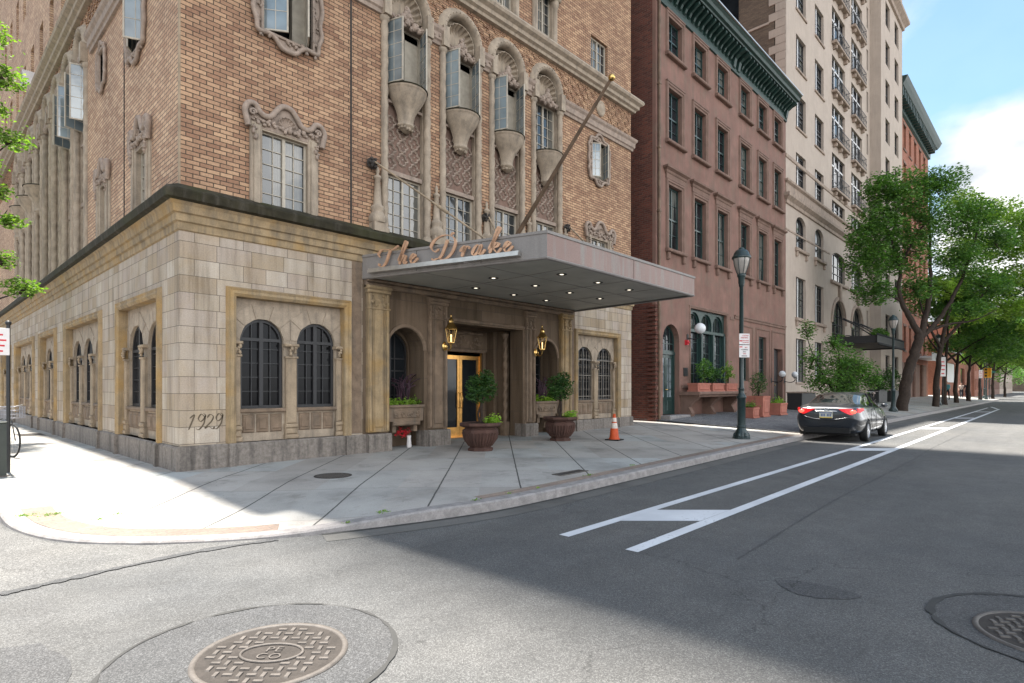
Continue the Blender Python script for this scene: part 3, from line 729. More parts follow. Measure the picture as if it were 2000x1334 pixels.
# pavement grate and small covers
t = empty('pavement_grate', (1.56, -2.41, walk_z(1.56, -2.41)), 0, 'small round dark grate set in the pavement slabs', 'grate')
mb = MB(); mb.lathe([(0.30, 0.0), (0.30, 0.006), (0.265, 0.006)], n=36); mb.lathe([(0, 0.002), (0.27, 0.002)], n=36, smooth=False); mb.build('rim', 'castiron_dark', t)
mb = MB()
for i in range(-8, 9):
    w = sqrt(max(0, 0.26**2-(i*0.03)**2))
    if w > 0.03: mb.box(i*0.03-0.006, i*0.03+0.006, -w, w, 0.002, 0.008)
mb.build('bars', 'castiron', t)
def cover(x0, x1, y0, y1, label, rot=0.0):
    t = empty('access_cover', ((x0+x1)/2, (y0+y1)/2, walk_z((x0+x1)/2, (y0+y1)/2)), rot, label, 'access cover'); w, d = (x1-x0)/2, (y1-y0)/2
    mb = MB(); mb.box(-w, w, -d, d, 0.003, 0.009); mb.build('lid', 'castiron_dark', t)
    mb = MB(); mb.box(-w-.03, w+.03, -d-.03, -d, 0.002, 0.013); mb.box(-w-.03, w+.03, d, d+.03, 0.002, 0.013); mb.box(-w-.03, -w, -d, d, 0.002, 0.013); mb.box(w, w+.03, -d, d, 0.002, 0.013); mb.build('frame', 'castiron', t)
cover(4.15, 4.85, -5.1, -4.95, 'long narrow metal cover beside the kerb bricks', 0.02)
cover(-0.85, -0.3, 11.4, 12.4, 'square dark grate beside the plinth in the side street')
# road paint
def paint_poly(pts, label): return sheet('road_marking', pts, 0.004, 'paint', label)
def lane(xa, ya, xb, yb, w): 
    n = 10; t = [(xa+(xb-xa)*i/n, ya+(yb-ya)*i/n) for i in range(n+1)]
    return [(x, y-w/2) for x, y in t]+[(x, y+w/2) for x, y in t[::-1]]
paint_poly(lane(1.55, -7.22, 55, -6.85, 0.13), 'long white line nearest the kerb')
paint_poly(lane(1.55, -8.05, 52, -7.72, 0.14), 'long white line beside the traffic lane')
for i, x in enumerate([2.55, 13.0, 23.4, 33.8, 44.2]):
    x2 = x+0.8; dy = 0.0075*x
    paint_poly([(x, -7.285+dy*0.9), (x+0.85, -7.285+dy*0.9), (x+1.5, -7.98+dy*0.9), (x+0.65, -7.98+dy*0.9)], ['nearest slanted white bar between the two lines', 'second slanted white bar, beside the parked car', 'third slanted white bar, in the sunlit stretch', 'fourth slanted white bar down the street', 'farthest slanted white bar down the street'][i])
paint_poly([(52, -7.68), (55.2, -7.3), (58, -6.9), (57.6, -6.8), (54.6, -7.2), (51.8, -7.56)], 'white line closing the buffer strip in the distance')

# weeds in joints
def leaf_cards(mb, n, cfun, size, up=0.0, mi=0, aspect=0.55):
    for _ in range(n):
        c = cfun(); a = RND.uniform(0, 2*pi); ph = RND.uniform(-1, 1); s_ = size*RND.uniform(0.6, 1.25)
        u = Vector((cos(a), sin(a), RND.uniform(-0.5, 0.5)+up)).normalized()
        w = u.cross(Vector((RND.uniform(-1, 1), RND.uniform(-1, 1), RND.uniform(0.2, 1)))).normalized()
        nrm = u.cross(w)*0.12*s_
        c = Vector(c)
        o = len(mb.v)
        mb.v += [tuple(c-u*s_*0.5), tuple(c+w*s_*aspect*0.5-nrm), tuple(c+u*s_*0.5), tuple(c-w*s_*aspect*0.5-nrm)]
        mb.f.append((o, o+1, o+2, o+3)); mb.m.append(mi); mb.s.append(False)
mb = MB()
for (x, y, r, n) in [(-2.28, -2.2, 0.10, 160), (-2.05, -2.3, 0.12, 200), (-1.7, -2.9, 0.05, 50), (-1.5, -2.75, 0.05, 60), (0.62, -5.25, 0.07, 120), (1.75, -5.62, 0.05, 60), (2.4, -5.6, 0.05, 50), (3.0, -5.6, 0.04, 50), (4.5, -5.42, 0.10, 90), (6.0, -5.3, 0.06, 50), (0.1, -5.33, 0.05, 50)]:
    leaf_cards(mb, n//2, lambda: (x+RND.gauss(0, r*0.6), y+RND.gauss(0, r*0.3), walk_z(x, y)+RND.uniform(0.004, 0.025)), 0.022, 0.3)
tag(mb.build('weeds', 'leaf_light'), 'small green weeds growing in pavement joints', kind='stuff')

# ------------------------------------------------------------------ the corner hotel
hotel = empty('corner_building', (0, 0, 0), 0, 'tall tan brick building on the corner with a carved stone base and canopy', 'building')
TL = Matrix.Rotation(-pi/2, 4, 'Z')       # side wing: local x = -Y, local y = +X
ZB, ZT = 0.56, 4.45
def quoin_path(*a): return a
# ---- front stone wall with notches (entrance, niches) and bay holes
bays_f = [(0.93, 3.18), (11.33, 13.6)]
def arch_notch(x0, x1, ztop): return [(x0, 0.0)] + [(x0, ztop-(x1-x0)/2)] + arc((x0+x1)/2, ztop-(x1-x0)/2, (x1-x0)/2, pi, 0, 14)[1:-1] + [(x1, ztop-(x1-x0)/2), (x1, 0.0)]
mb = MB()
mb.plate([(0, ZB-0.1), (3.62, ZB-0.1), (3.62, ZT), (0, ZT)], [rect(*bays_f[0], ZB, 3.28)], 0.0, 0.35, rim=False)
mb.build('stone_wall', 'ashlar', hotel); mb = MB()
mb.plate([(10.95, ZB-0.1), (14.49, ZB-0.1), (14.49, ZT), (10.95, ZT)], [rect(*bays_f[1], ZB, 3.28)], 0.0, 0.35, rim=False)
mb.build('stone_wall', 'ashlar', hotel)
mb = MB()
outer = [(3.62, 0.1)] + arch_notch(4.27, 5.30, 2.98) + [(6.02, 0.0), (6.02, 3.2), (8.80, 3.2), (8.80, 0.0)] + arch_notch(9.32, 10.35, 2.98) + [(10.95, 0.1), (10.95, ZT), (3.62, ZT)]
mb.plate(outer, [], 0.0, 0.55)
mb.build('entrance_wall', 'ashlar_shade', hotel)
# niche interiors and entrance recess
mb = MB()
for x0, x1 in ((4.27, 5.30), (9.32, 10.35)):
    mb.plate(rect(x0-0.1, x1+0.1, 0, 3.3), [arch_hole(x0+0.03, x1-0.03, 1.05, 2.92)], 0.60, 0.8)
    mb.add([(x0-0.02, 0.3, 0), (x0-0.02, 1.0, 0), (x0-0.02, 1.0, 3.2), (x0-0.02, 0.3, 3.2)], [(0, 1, 2, 3)])
    mb.add([(x1+0.02, 0.3, 0), (x1+0.02, 1.0, 0), (x1+0.02, 1.0, 3.2), (x1+0.02, 0.3, 3.2)], [(3, 2, 1, 0)])
    # curved soffit
    r = (x1-x0)/2; cxx = (x0+x1)/2; A = arc(cxx, 2.98-r, r+0.012, 0, pi, 14)
    v = [(p[0], 0.3, p[1]) for p in A] + [(p[0], 1.0, p[1]) for p in A]
    mb.add(v, [(i, i+1, i+16, i+15) for i in range(14)])
# entrance recess: stepped reveals, ceiling, back wall
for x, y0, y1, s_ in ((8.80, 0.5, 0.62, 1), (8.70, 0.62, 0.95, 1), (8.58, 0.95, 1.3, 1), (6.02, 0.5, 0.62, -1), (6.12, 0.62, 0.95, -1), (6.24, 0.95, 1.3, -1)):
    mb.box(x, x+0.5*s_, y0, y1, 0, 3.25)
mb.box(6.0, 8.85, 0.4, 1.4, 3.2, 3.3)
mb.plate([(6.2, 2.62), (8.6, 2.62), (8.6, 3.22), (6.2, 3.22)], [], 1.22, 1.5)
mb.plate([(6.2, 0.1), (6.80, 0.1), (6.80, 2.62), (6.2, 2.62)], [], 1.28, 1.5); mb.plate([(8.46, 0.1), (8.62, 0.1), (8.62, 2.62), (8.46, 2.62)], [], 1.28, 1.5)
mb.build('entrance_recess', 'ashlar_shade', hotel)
mb = MB()     # carved panel above the door, and lintel moulding
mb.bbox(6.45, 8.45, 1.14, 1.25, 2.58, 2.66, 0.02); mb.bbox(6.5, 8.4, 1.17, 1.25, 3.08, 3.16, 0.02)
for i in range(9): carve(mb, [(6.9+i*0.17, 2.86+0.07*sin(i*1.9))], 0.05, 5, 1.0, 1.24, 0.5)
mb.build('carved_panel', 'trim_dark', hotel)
# spiral colonettes in the reveal
def twist_col(mb, x, y, z0, z1, r, n=10, k=9.0, amp=0.13, lobes=2, seg=0.045):
    m = max(6, int((z1-z0)/seg)); vs = []
    for i in range(m+1):
        z = z0+(z1-z0)*i/m
        for j in range(n):
            a = 2*pi*j/n; rr = r*(1+amp*cos(lobes*a-k*2*pi*z/ (1.0)*0.5))
            vs.append((x+rr*cos(a), y+rr*sin(a), z))
    fs = [(i*n+j, i*n+(j+1) % n, (i+1)*n+(j+1) % n, (i+1)*n+j) for i in range(m) for j in range(n)]
    mb.add(vs, fs, 0, True)
for x, y in ((8.74, 0.60), (6.08, 0.60)):
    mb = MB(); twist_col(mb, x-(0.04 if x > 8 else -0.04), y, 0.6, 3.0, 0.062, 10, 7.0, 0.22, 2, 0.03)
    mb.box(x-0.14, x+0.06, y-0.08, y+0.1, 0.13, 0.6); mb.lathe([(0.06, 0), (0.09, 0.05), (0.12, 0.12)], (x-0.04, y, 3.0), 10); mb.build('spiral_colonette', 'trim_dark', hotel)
# pilasters of the entrance front
def pilaster(x0, x1, z0, z1, y=-0.11, mat='trim_dark', flutes=True, cap=True, T=None, name='pilaster'):
    mb = MB(T); w = x1-x0
    mb.box(x0, x1, y+0.03, 0.02, z0, z1)
    if flutes:
        mb.bbox(x0+0.02, x0+0.09, y, y+0.04, z0+0.02, z1-0.05, 0.012); mb.bbox(x1-0.09, x1-0.02, y, y+0.04, z0+0.02, z1-0.05, 0.012)
        mb.bbox(x0+0.115, x0+0.135, y+0.005, y+0.04, z0+0.02, z1-0.05, 0.006); mb.bbox(x1-0.135, x1-0.115, y+0.005, y+0.04, z0+0.02, z1-0.05, 0.006)
        mb.bbox(x0+0.16, x1-0.16, y+0.008, y+0.04, z0+0.1, z1-0.15, 0.015)
    if cap:
        mb.bbox(x0-0.02, x1+0.02, y-0.03, 0.02, z1-0.04, z1+0.04, 0.02); mb.bbox(x0-0.04, x1+0.04, y-0.06, 0.02, z1+0.04, z1+0.12, 0.03)
        mb.bbox(x0-0.01, x1+0.01, y-0.015, 0.02, z1-0.40, z1-0.36, 0.012)
        for _ in range(16): carve(mb, [(RND.uniform(x0+0.05, x1-0.05), RND.uniform(z1-0.34, z1-0.08))], 0.035, 1, 0.2, y+0.02, 0.7)
    return mb.build(name, mat, hotel)
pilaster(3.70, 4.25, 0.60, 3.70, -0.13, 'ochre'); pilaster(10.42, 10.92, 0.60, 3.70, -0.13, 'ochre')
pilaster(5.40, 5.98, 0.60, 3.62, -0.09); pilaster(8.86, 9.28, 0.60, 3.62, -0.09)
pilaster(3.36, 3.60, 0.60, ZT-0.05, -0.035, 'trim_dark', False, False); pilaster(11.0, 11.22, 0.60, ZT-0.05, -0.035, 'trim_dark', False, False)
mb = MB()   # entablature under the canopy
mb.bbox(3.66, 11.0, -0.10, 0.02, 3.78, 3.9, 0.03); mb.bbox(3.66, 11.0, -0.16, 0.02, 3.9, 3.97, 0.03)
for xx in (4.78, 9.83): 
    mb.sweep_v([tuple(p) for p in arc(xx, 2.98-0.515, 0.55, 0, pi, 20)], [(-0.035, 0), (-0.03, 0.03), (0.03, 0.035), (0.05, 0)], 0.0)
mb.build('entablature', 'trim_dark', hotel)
mb = MB(); mb.sweep_v([(5.99, 0.56), (5.99, 3.23), (8.83, 3.23), (8.83, 0.56)], [(0.0, 0), (0.02, 0.035), (0.07, 0.03), (0.09, 0)], 0.0); mb.build('entrance_moulding', 'trim_dark', hotel)
for i, (x0, x1) in enumerate(((4.30, 5.27), (9.35, 10.32))):
    window(hotel, x0, x1, 1.05, 2.92, 0.66, 3, 5, 'frame_dark', 'glass', 0.05, 0.03, arch=(x1-x0)/2, mull=0.06)
# ---- granite plinth
mb = MB(); G = [(0.0, -0.045, 0), (4.27, 0, 0)]
def plinth(x0, x1, proud=0.05, T=None, y1=0.3, ztop=ZB):
    mb = MB(T); mb.add([(x0, -proud, -0.1), (x1, -proud, -0.1), (x1, -proud, ztop-0.03), (x0, -proud, ztop-0.03), (x0, -proud+0.03, ztop), (x1, -proud+0.03, ztop), (x1, y1, ztop), (x0, y1, ztop), (x0, y1, -0.1), (x1, y1, -0.1)],
        [(0, 1, 2, 3), (3, 2, 5, 4), (4, 5, 6, 7), (1, 9, 6, 5, 2), (0, 3, 4, 7, 8)]); return mb
seg = [(-0.045, 0.80, 0.055), (0.80, 0.93, 0.11), (0.93, 3.18, 0.05), (3.18, 3.34, 0.11), (3.34, 3.68, 0.06), (3.68, 4.276, 0.17), (5.294, 5.38, 0.04), (5.38, 6.026, 0.13), (8.794, 9.326, 0.13), (10.344, 10.40, 0.04), (10.40, 10.94, 0.17), (10.94, 11.2, 0.06), (11.2, 11.33, 0.11), (11.33, 13.6, 0.05), (13.6, 13.74, 0.11), (13.74, 14.54, 0.055)]
for a, b, p in seg: plinth(a, b, p).build('plinth', 'granite', hotel)
# ---- a recessed bay with arched windows
def arch_bay(x0, x1, n, T=None, grille=False, ztop=3.28, sill=1.18, mat='trim', frame='ochre', bay_i=0):
    w = x1-x0; m_, cw = 0.15, 0.28; aw = (w-2*m_-(n-1)*cw)/n
    H = []; xs = []
    for i in range(n):
        a = x0+m_+i*(aw+cw); xs.append((a, a+aw)); H.append(arch_hole(a, a+aw, sill, min(2.9, sill+1.34+aw/2+0.02), 14))
    mb = MB(T); mb.plate(rect(x0-0.02, x1+0.02, ZB, ztop+0.02), H, 0.14, 0.46, rim=False)
    # voussoir joints, as raised wedges
    for (a, b) in xs:
        c = (a+b)/2; r = (b-a)/2; zc = min(2.9, sill+1.34+aw/2+0.02)-r
        for k, an in enumerate((20, 55, 90, 125, 160)):
            an0, an1 = radians(an-16.5), radians(an+16.5); R1 = r+0.012; R2 = min(r+0.30, ztop-zc-0.06)
            def q(an_, rr): return (c+rr*cos(an_), zc+rr*sin(an_))
            p = [q(an0, R1), q(an0, R2), q(an1, R2), q(an1, R1)]
            p = [(min(max(pp[0], c-r-cw/2+0.005, x0+0.01), c+r+cw/2-0.005, x1-0.01), pp[1]) for pp in p]
            mb.plate(p, [], 0.128, 0.15)
    mb.build('bay_wall', 'terra', hotel)
    # jamb and hood moulding around the bay
    mb = MB(T); prof = [(-0.02, -0.14), (-0.015, 0.035), (0.04, 0.07), (0.09, 0.055), (0.13, 0.075), (0.15, 0.03), (0.16, 0)]
    mb.sweep_v([(x0, ZB), (x0, ztop), (x1, ztop), (x1, ZB)], [(o*1.0, h) for o, h in prof], 0.0)
    mb.build('bay_frame', frame, hotel)
    # columns
    cols_ = [x0+0.075, x1-0.075] + [xs[i][1]+cw/2 for i in range(n-1)]
    for ci, c in enumerate(cols_):
        hw = 0.065 if ci < 2 else 0.115
        mb = MB(T); zc = 2.36
        mb.bbox(c-hw, c+hw, 0.06, 0.2, ZB+0.3, zc-0.16, 0.025)
        mb.bbox(c-hw-0.025, c+hw+0.025, 0.03, 0.2, ZB, ZB+0.09, 0.02); mb.bbox(c-hw-0.01, c+hw+0.01, 0.045, 0.2, ZB+0.09, ZB+0.22, 0.03); mb.bbox(c-hw-0.02, c+hw+0.02, 0.035, 0.2, ZB+0.22, ZB+0.30, 0.02)
        mb.bbox(c-hw-0.03, c+hw+0.03, 0.02, 0.2, zc+0.03, zc+0.09, 0.02); mb.bbox(c-hw-0.015, c+hw+0.015, 0.04, 0.2, zc-0.20, zc-0.16, 0.01)
        carve(mb, [(c+RND.uniform(-hw, hw)*0.7, zc-0.12+0.04*k) for k in range(4) for _ in range(2)], 0.035, 1, 0.1, 0.06, 0.8)
        mb.build('column', 'trim', hotel)
    # sill and panelled spandrels under each window
    mb = MB(T)
    for (a, b) in xs:
        mb.bbox(a-0.03, b+0.03, 0.07, 0.3, sill-0.08, sill, 0.02)
        nn = 3
        for k in range(nn):
            pa = a+0.02+(b-a-0.04)*k/nn; pb = a+0.02+(b-a-0.04)*(k+1)/nn
            mb.bbox(pa+0.015, pb-0.015, 0.115, 0.16, ZB+0.16, sill-0.11, 0.02)
            mb.bbox(pa+0.055, pb-0.055, 0.10, 0.13, ZB+0.22, sill-0.17, 0.015)
    mb.build('sill', 'trim_dark', hotel)
    for (a, b) in xs:
        zt = min(2.9, sill+1.34+aw/2+0.02)
        f = window(hotel, a, b, sill, zt, 0.195, 4, 5, 'frame_dark', 'glass_matte', 0.055, 0.016, T=T, arch=(b-a)/2, mull=0.075, transom=zt-(b-a)/2+0.02, dep=0.07)
        if grille:
            mb = MB(T)
            for k in range(1, 6):
                x = a+(b-a)*k/6; mb.tube([(x, 0.165, sill), (x, 0.165, zt-(b-a)/2+0.28)], 0.009, 5)
                for zz in range(4): mb.tube(arc_xz(x, sill+0.35+zz*0.36, 0.035, 0.16), 0.005, 4, True)
            for zz in (sill+0.12, sill+0.8, zt-(b-a)/2): mb.box(a, b, 0.155, 0.175, zz-0.01, zz+0.01)
            mb.build('grille', 'frame_grey', f)
def arc_xz(x, z, r, y, n=10): return [(x+r*cos(2*pi*i/n), y, z+r*sin(2*pi*i/n)) for i in range(n)]
arch_bay(*bays_f[0], 2); arch_bay(*bays_f[1], 2, grille=True)
# ---- side wing stone base
LB = [(-3.9, -1.1, 2), (-9.8, -5.68, 3), (-14.3, -11.5, 2), (-20.4, -15.8, 3), (-25.2, -22.2, 2)]
mb = MB(TL); mb.plate([(-26.5, ZB-0.1), (0, ZB-0.1), (0, ZT), (-26.5, ZT)], [rect(a, b, ZB, 3.28) for a, b, n in LB], 0.0, 0.35, rim=False); mb.build('stone_wall', 'ashlar', hotel)
xx = -26.5
for a, b, n in sorted(LB):
    for u, v_, p in ((xx, a-0.14, 0.055), (a-0.14, a, 0.11), (a, b, 0.045), (b, b+0.14, 0.11)): plinth(u, v_, p, TL).build('plinth', 'granite', hotel)
    xx = b+0.14
plinth(xx, 0.05, 0.06, TL).build('plinth', 'granite', hotel)
for a, b, n in LB: arch_bay(a, b, n, T=TL, frame='ochre')
# ---- cornice and mossy ledge round both fronts
path = [(0, 26.5), (0, 0), (3.55, 0), (14.49, 0)]
mb = MB(); mb.sweep_h([(0, 26.5), (0, 0), (14.49, 0), (14.49, 3)], [(0.0, 4.30), (0.03, 4.32), (0.035, 4.44), (0.075, 4.46), (0.08, 4.58), (0.12, 4.60), (0.14, 4.72), (0.19, 4.78), (0.0, 4.8)], side=1)
mb.build('cornice', 'ochre', hotel)
mb = MB(); mb.sweep_h([(0, 26.5), (0, 0), (14.49, 0), (14.49, 3)], [(0.0, 4.76), (0.20, 4.775), (0.27, 4.80), (0.29, 4.93), (0.27, 4.96), (0.03, 5.10), (0.0, 5.1)], side=1)
mb.build('ledge', 'ledge', hotel)
# ---- 1929 cut in the corner stone + canopy lettering share this pen
def pen_stroke(mb, pts, n=10, wmax=0.10, wmin=0.022, depth=0.03, f=lambda u, v: (u, 0, v), nib=radians(62), lift=0.0):
    P_ = spline([Vector((p[0], p[1], 0)) for p in pts], n); L = []; R_ = []
    m = len(P_)
    for i, p in enumerate(P_):
        t = (P_[min(m-1, i+1)]-P_[max(0, i-1)]); t = t.normalized() if t.length > 1e-7 else Vector((1, 0, 0))
        th = abs(sin(atan2(t.y, t.x)-nib+pi/2))   # thick when travelling along the slant
        up = abs(cos(atan2(t.y, t.x)-nib))
        w = wmin+(wmax-wmin)*max(0, up)**2.2
        e = min(1.0, min(i, m-1-i)/3.0+0.25); w *= e
        nrm = Vector((-t.y, t.x, 0)); L.append(p+nrm*w/2); R_.append(p-nrm*w/2)
    vs = [f(p.x, p.y, lift) for p in L]+[f(p.x, p.y, lift) for p in R_]+[f(p.x, p.y, lift+depth) for p in L]+[f(p.x, p.y, lift+depth) for p in R_]
    fs = []
    for i in range(m-1):
        fs += [(2*m+i, 3*m+i, 3*m+i+1, 2*m+i+1), (i, 2*m+i, 2*m+i+1, i+1), (m+i, m+i+1, 3*m+i+1, 3*m+i)]
    fs += [(0, m, 3*m, 2*m), (m-1, 3*m-1, 4*m-1, 2*m-1)]
    mb.add(vs, fs)
mb = MB(); ff = lambda u, v, d: (0.15+u*0.95, -0.002-d, 0.84+v)
D = {'1': [[(0.02, 0.20), (0.10, 0.26), (0.05, 0.12), (0.0, 0.0)]], '9': [[(0.15, 0.22), (0.10, 0.27), (0.05, 0.20), (0.08, 0.14), (0.14, 0.18), (0.17, 0.25), (0.13, 0.28)], [(0.17, 0.25), (0.14, 0.10), (0.06, 0.0), (0.0, 0.02)]],
     '2': [[(0.04, 0.20), (0.09, 0.26), (0.15, 0.22), (0.11, 0.13), (0.0, 0.02), (0.07, 0.04), (0.14, 0.0), (0.17, 0.04)]]}
for ch, ox in (('1', 0.0), ('9', 0.12), ('2', 0.28), ('9', 0.43)):
    for st in D[ch]: pen_stroke(mb, [(ox+a, b) for a, b in st], 8, 0.026, 0.009, 0.003, ff)
mb.build('date_carving', 'trim_cut', hotel)

# ---- upper brick walls, front
BX = [4.13, 5.82, 7.51, 9.20]; BW = 1.32; BAYZ0, BAYZ1 = 5.0, 10.45
def bay_hole(x0): return arch_hole(x0+0.10, x0+BW-0.10, BAYZ0, 11.03, 16)
mb = MB()
holes = [rect(1.42, 2.35, 4.98, 6.5), rect(1.45, 2.43, 8.42, 10.1), rect(12.09, 12.88, 8.42, 9.6), rect(12.05, 13.0, 5.0, 6.45)] + [bay_hole(x) for x in BX]
mb.plate([(0.0, 4.9), (14.49, 4.9), (14.49, 11.4), (0.0, 11.4)], holes, 0.02, 0.25, rim=False); mb.build('brick_wall', 'brick', hotel)
UP = [(BX[i]+0.26, BX[i]+0.92) for i in range(4)]
mb = MB(); hl = [rect(a, b, 11.80, 13.35) for a, b in UP] + [rect(12.09, 13.04, 11.76, 13.05), rect(1.5, 2.4, 11.76, 13.05)]
hl2 = [rect(a, b, 15.0, 16.5) for a, b in UP] + [rect(12.09, 13.04, 15.0, 16.3)]
mb.plate([(0.0, 11.4), (14.49, 11.4), (14.49, 40.0), (0.0, 40.0)], hl+hl2, 0.02, 0.25, rim=False); mb.build('brick_wall', 'brick', hotel)
# solid mass behind (core, tower above) so that the block casts its shadow; unseen side boxes added to narrow the gap's sun strip
mb = MB(); mb.box(0.5, 14.2, 1.6, 26.4, 0.0, 40.0); mb.box(14.2, 15.8, 4.0, 26.4, 0.0, 29.0); mb.box(14.2, 15.0, 4.0, 26.4, 29.0, 62.0); mb.box(0.5, 14.2, 0.5, 1.6, 11.2, 40.0); mb.box(0.5, 4.1, 0.5, 1.6, 0, 11.2); mb.box(10.6, 14.2, 0.5, 1.6, 0, 11.2)
mb.build('inner_block', 'dark', hotel)
mb = MB(); mb.add([(14.49, 0.02, 0), (14.49, 4.0, 0), (14.49, 4.0, 40), (14.49, 0.02, 40)], [(0, 1, 2, 3)]); mb.box(0.0, 14.49, 0.02, 26.5, 40.0, 62.0)
mb.build('upper_block', 'brick_left', hotel)
# vertical joint, corner bead, belts
mb = MB(); mb.box(3.33, 3.37, 0.008, 0.03, 5.1, 11.3); mb.build('expansion_joint', 'castiron_dark', hotel)
mb = MB(); mb.box(-0.004, 0.03, -0.004+0.02, 0.05, 5.1, 40); mb.build('corner_bead', 'trim', hotel)
def belt(x0, x1, z0, z1, out, T=None, mat='terra', end=(False, False), name='belt_course'):
    mb = MB(T); h = z1-z0
    prof = [(0.0, z0), (out*0.35, z0+0.01), (out*0.4, z0+h*0.22), (out*0.62, z0+h*0.3), (out*0.66, z0+h*0.62), (out*0.95, z0+h*0.74), (out, z0+h*0.86), (out*0.96, z0+h*0.93), (0.0, z1)]
    mb.sweep_h([(x0, 0.02), (x1, 0.02)], prof, side=1); return mb
q = belt(-0.0, 14.49, 11.30, 11.72, 0.34); mb = MB(); pr = [(0.0, 11.28), (0.12, 11.29), (0.14, 11.36), (0.22, 11.40), (0.23, 11.50), (0.33, 11.56), (0.36, 11.63), (0.33, 11.70), (0.0, 11.74)]
mb.sweep_h([(0.0, 26.5), (0.0, 0.02), (14.49, 0.02), (14.49, 3.0)], pr, side=1); mb.build('belt_course', 'terra', hotel)
pr1 = [(0.0, 9.93), (0.06, 9.94), (0.07, 10.02), (0.11, 10.05), (0.12, 10.20), (0.17, 10.26), (0.19, 10.33), (0.0, 10.38)]
gaps = [(-0.0, BX[0]+0.02)] + [(BX[i]+BW-0.02, BX[i+1]+0.02) for i in range(3)] + [(BX[3]+BW-0.02, 14.49)]
for a, b in gaps:
    mb = MB()
    if b > 14: mb.sweep_h([(a, 0.02), (b, 0.02), (b, 3)], pr1, side=1)
    elif a < 0.1: mb.sweep_h([(0.0, 6.6), (0.0, 0.02), (b, 0.02)], pr1, side=1)
    else: mb.sweep_h([(a, 0.02), (b, 0.02)], pr1, side=1)
    carve(mb, [(a+(b-a)*(k+0.5)/max(2, int((b-a)/0.14)), 10.13) for k in range(int((b-a)/0.14))], 0.04, 2, 0.5, -0.1, 0.5) if b-a < 1.2 else None
    mb.build('spring_course', 'terra_joint', hotel)
# rough patterned brick between the belts
def rough_band(x0, x1, z0, z1, T, gaps_):
    mb = MB(T); r = random.Random(5); nz = int((z1-z0)/0.0785)
    for j in range(nz):
        z = z0+j*0.0785; x = x0+(0.08 if j % 2 else 0.0)
        while x < x1-0.08:
            if (int((x*10)//2)+j//2) % 2 == 0 and not any(a-0.05 < x+0.04 < b+0.05 and z < zz(x) for a, b, zz in gaps_):
                d = r.uniform(0.012, 0.035); mb.box(x, x+0.085, 0.02-d, 0.04, z+0.006, z+0.068)
            x += 0.1
    mb.build('diaper_brickwork', 'brick', hotel)
def archtop(cx_, R=0.74): return lambda x: 10.44+(sqrt(max(0, R*R-(x+0.04-cx_)**2)))
rough_band(3.4, 14.45, 10.40, 11.27, None, [(x+BW/2-0.74, x+BW/2+0.74, archtop(x+BW/2)) for x in BX]+[(12.35, 12.9, lambda x: 11.1)])
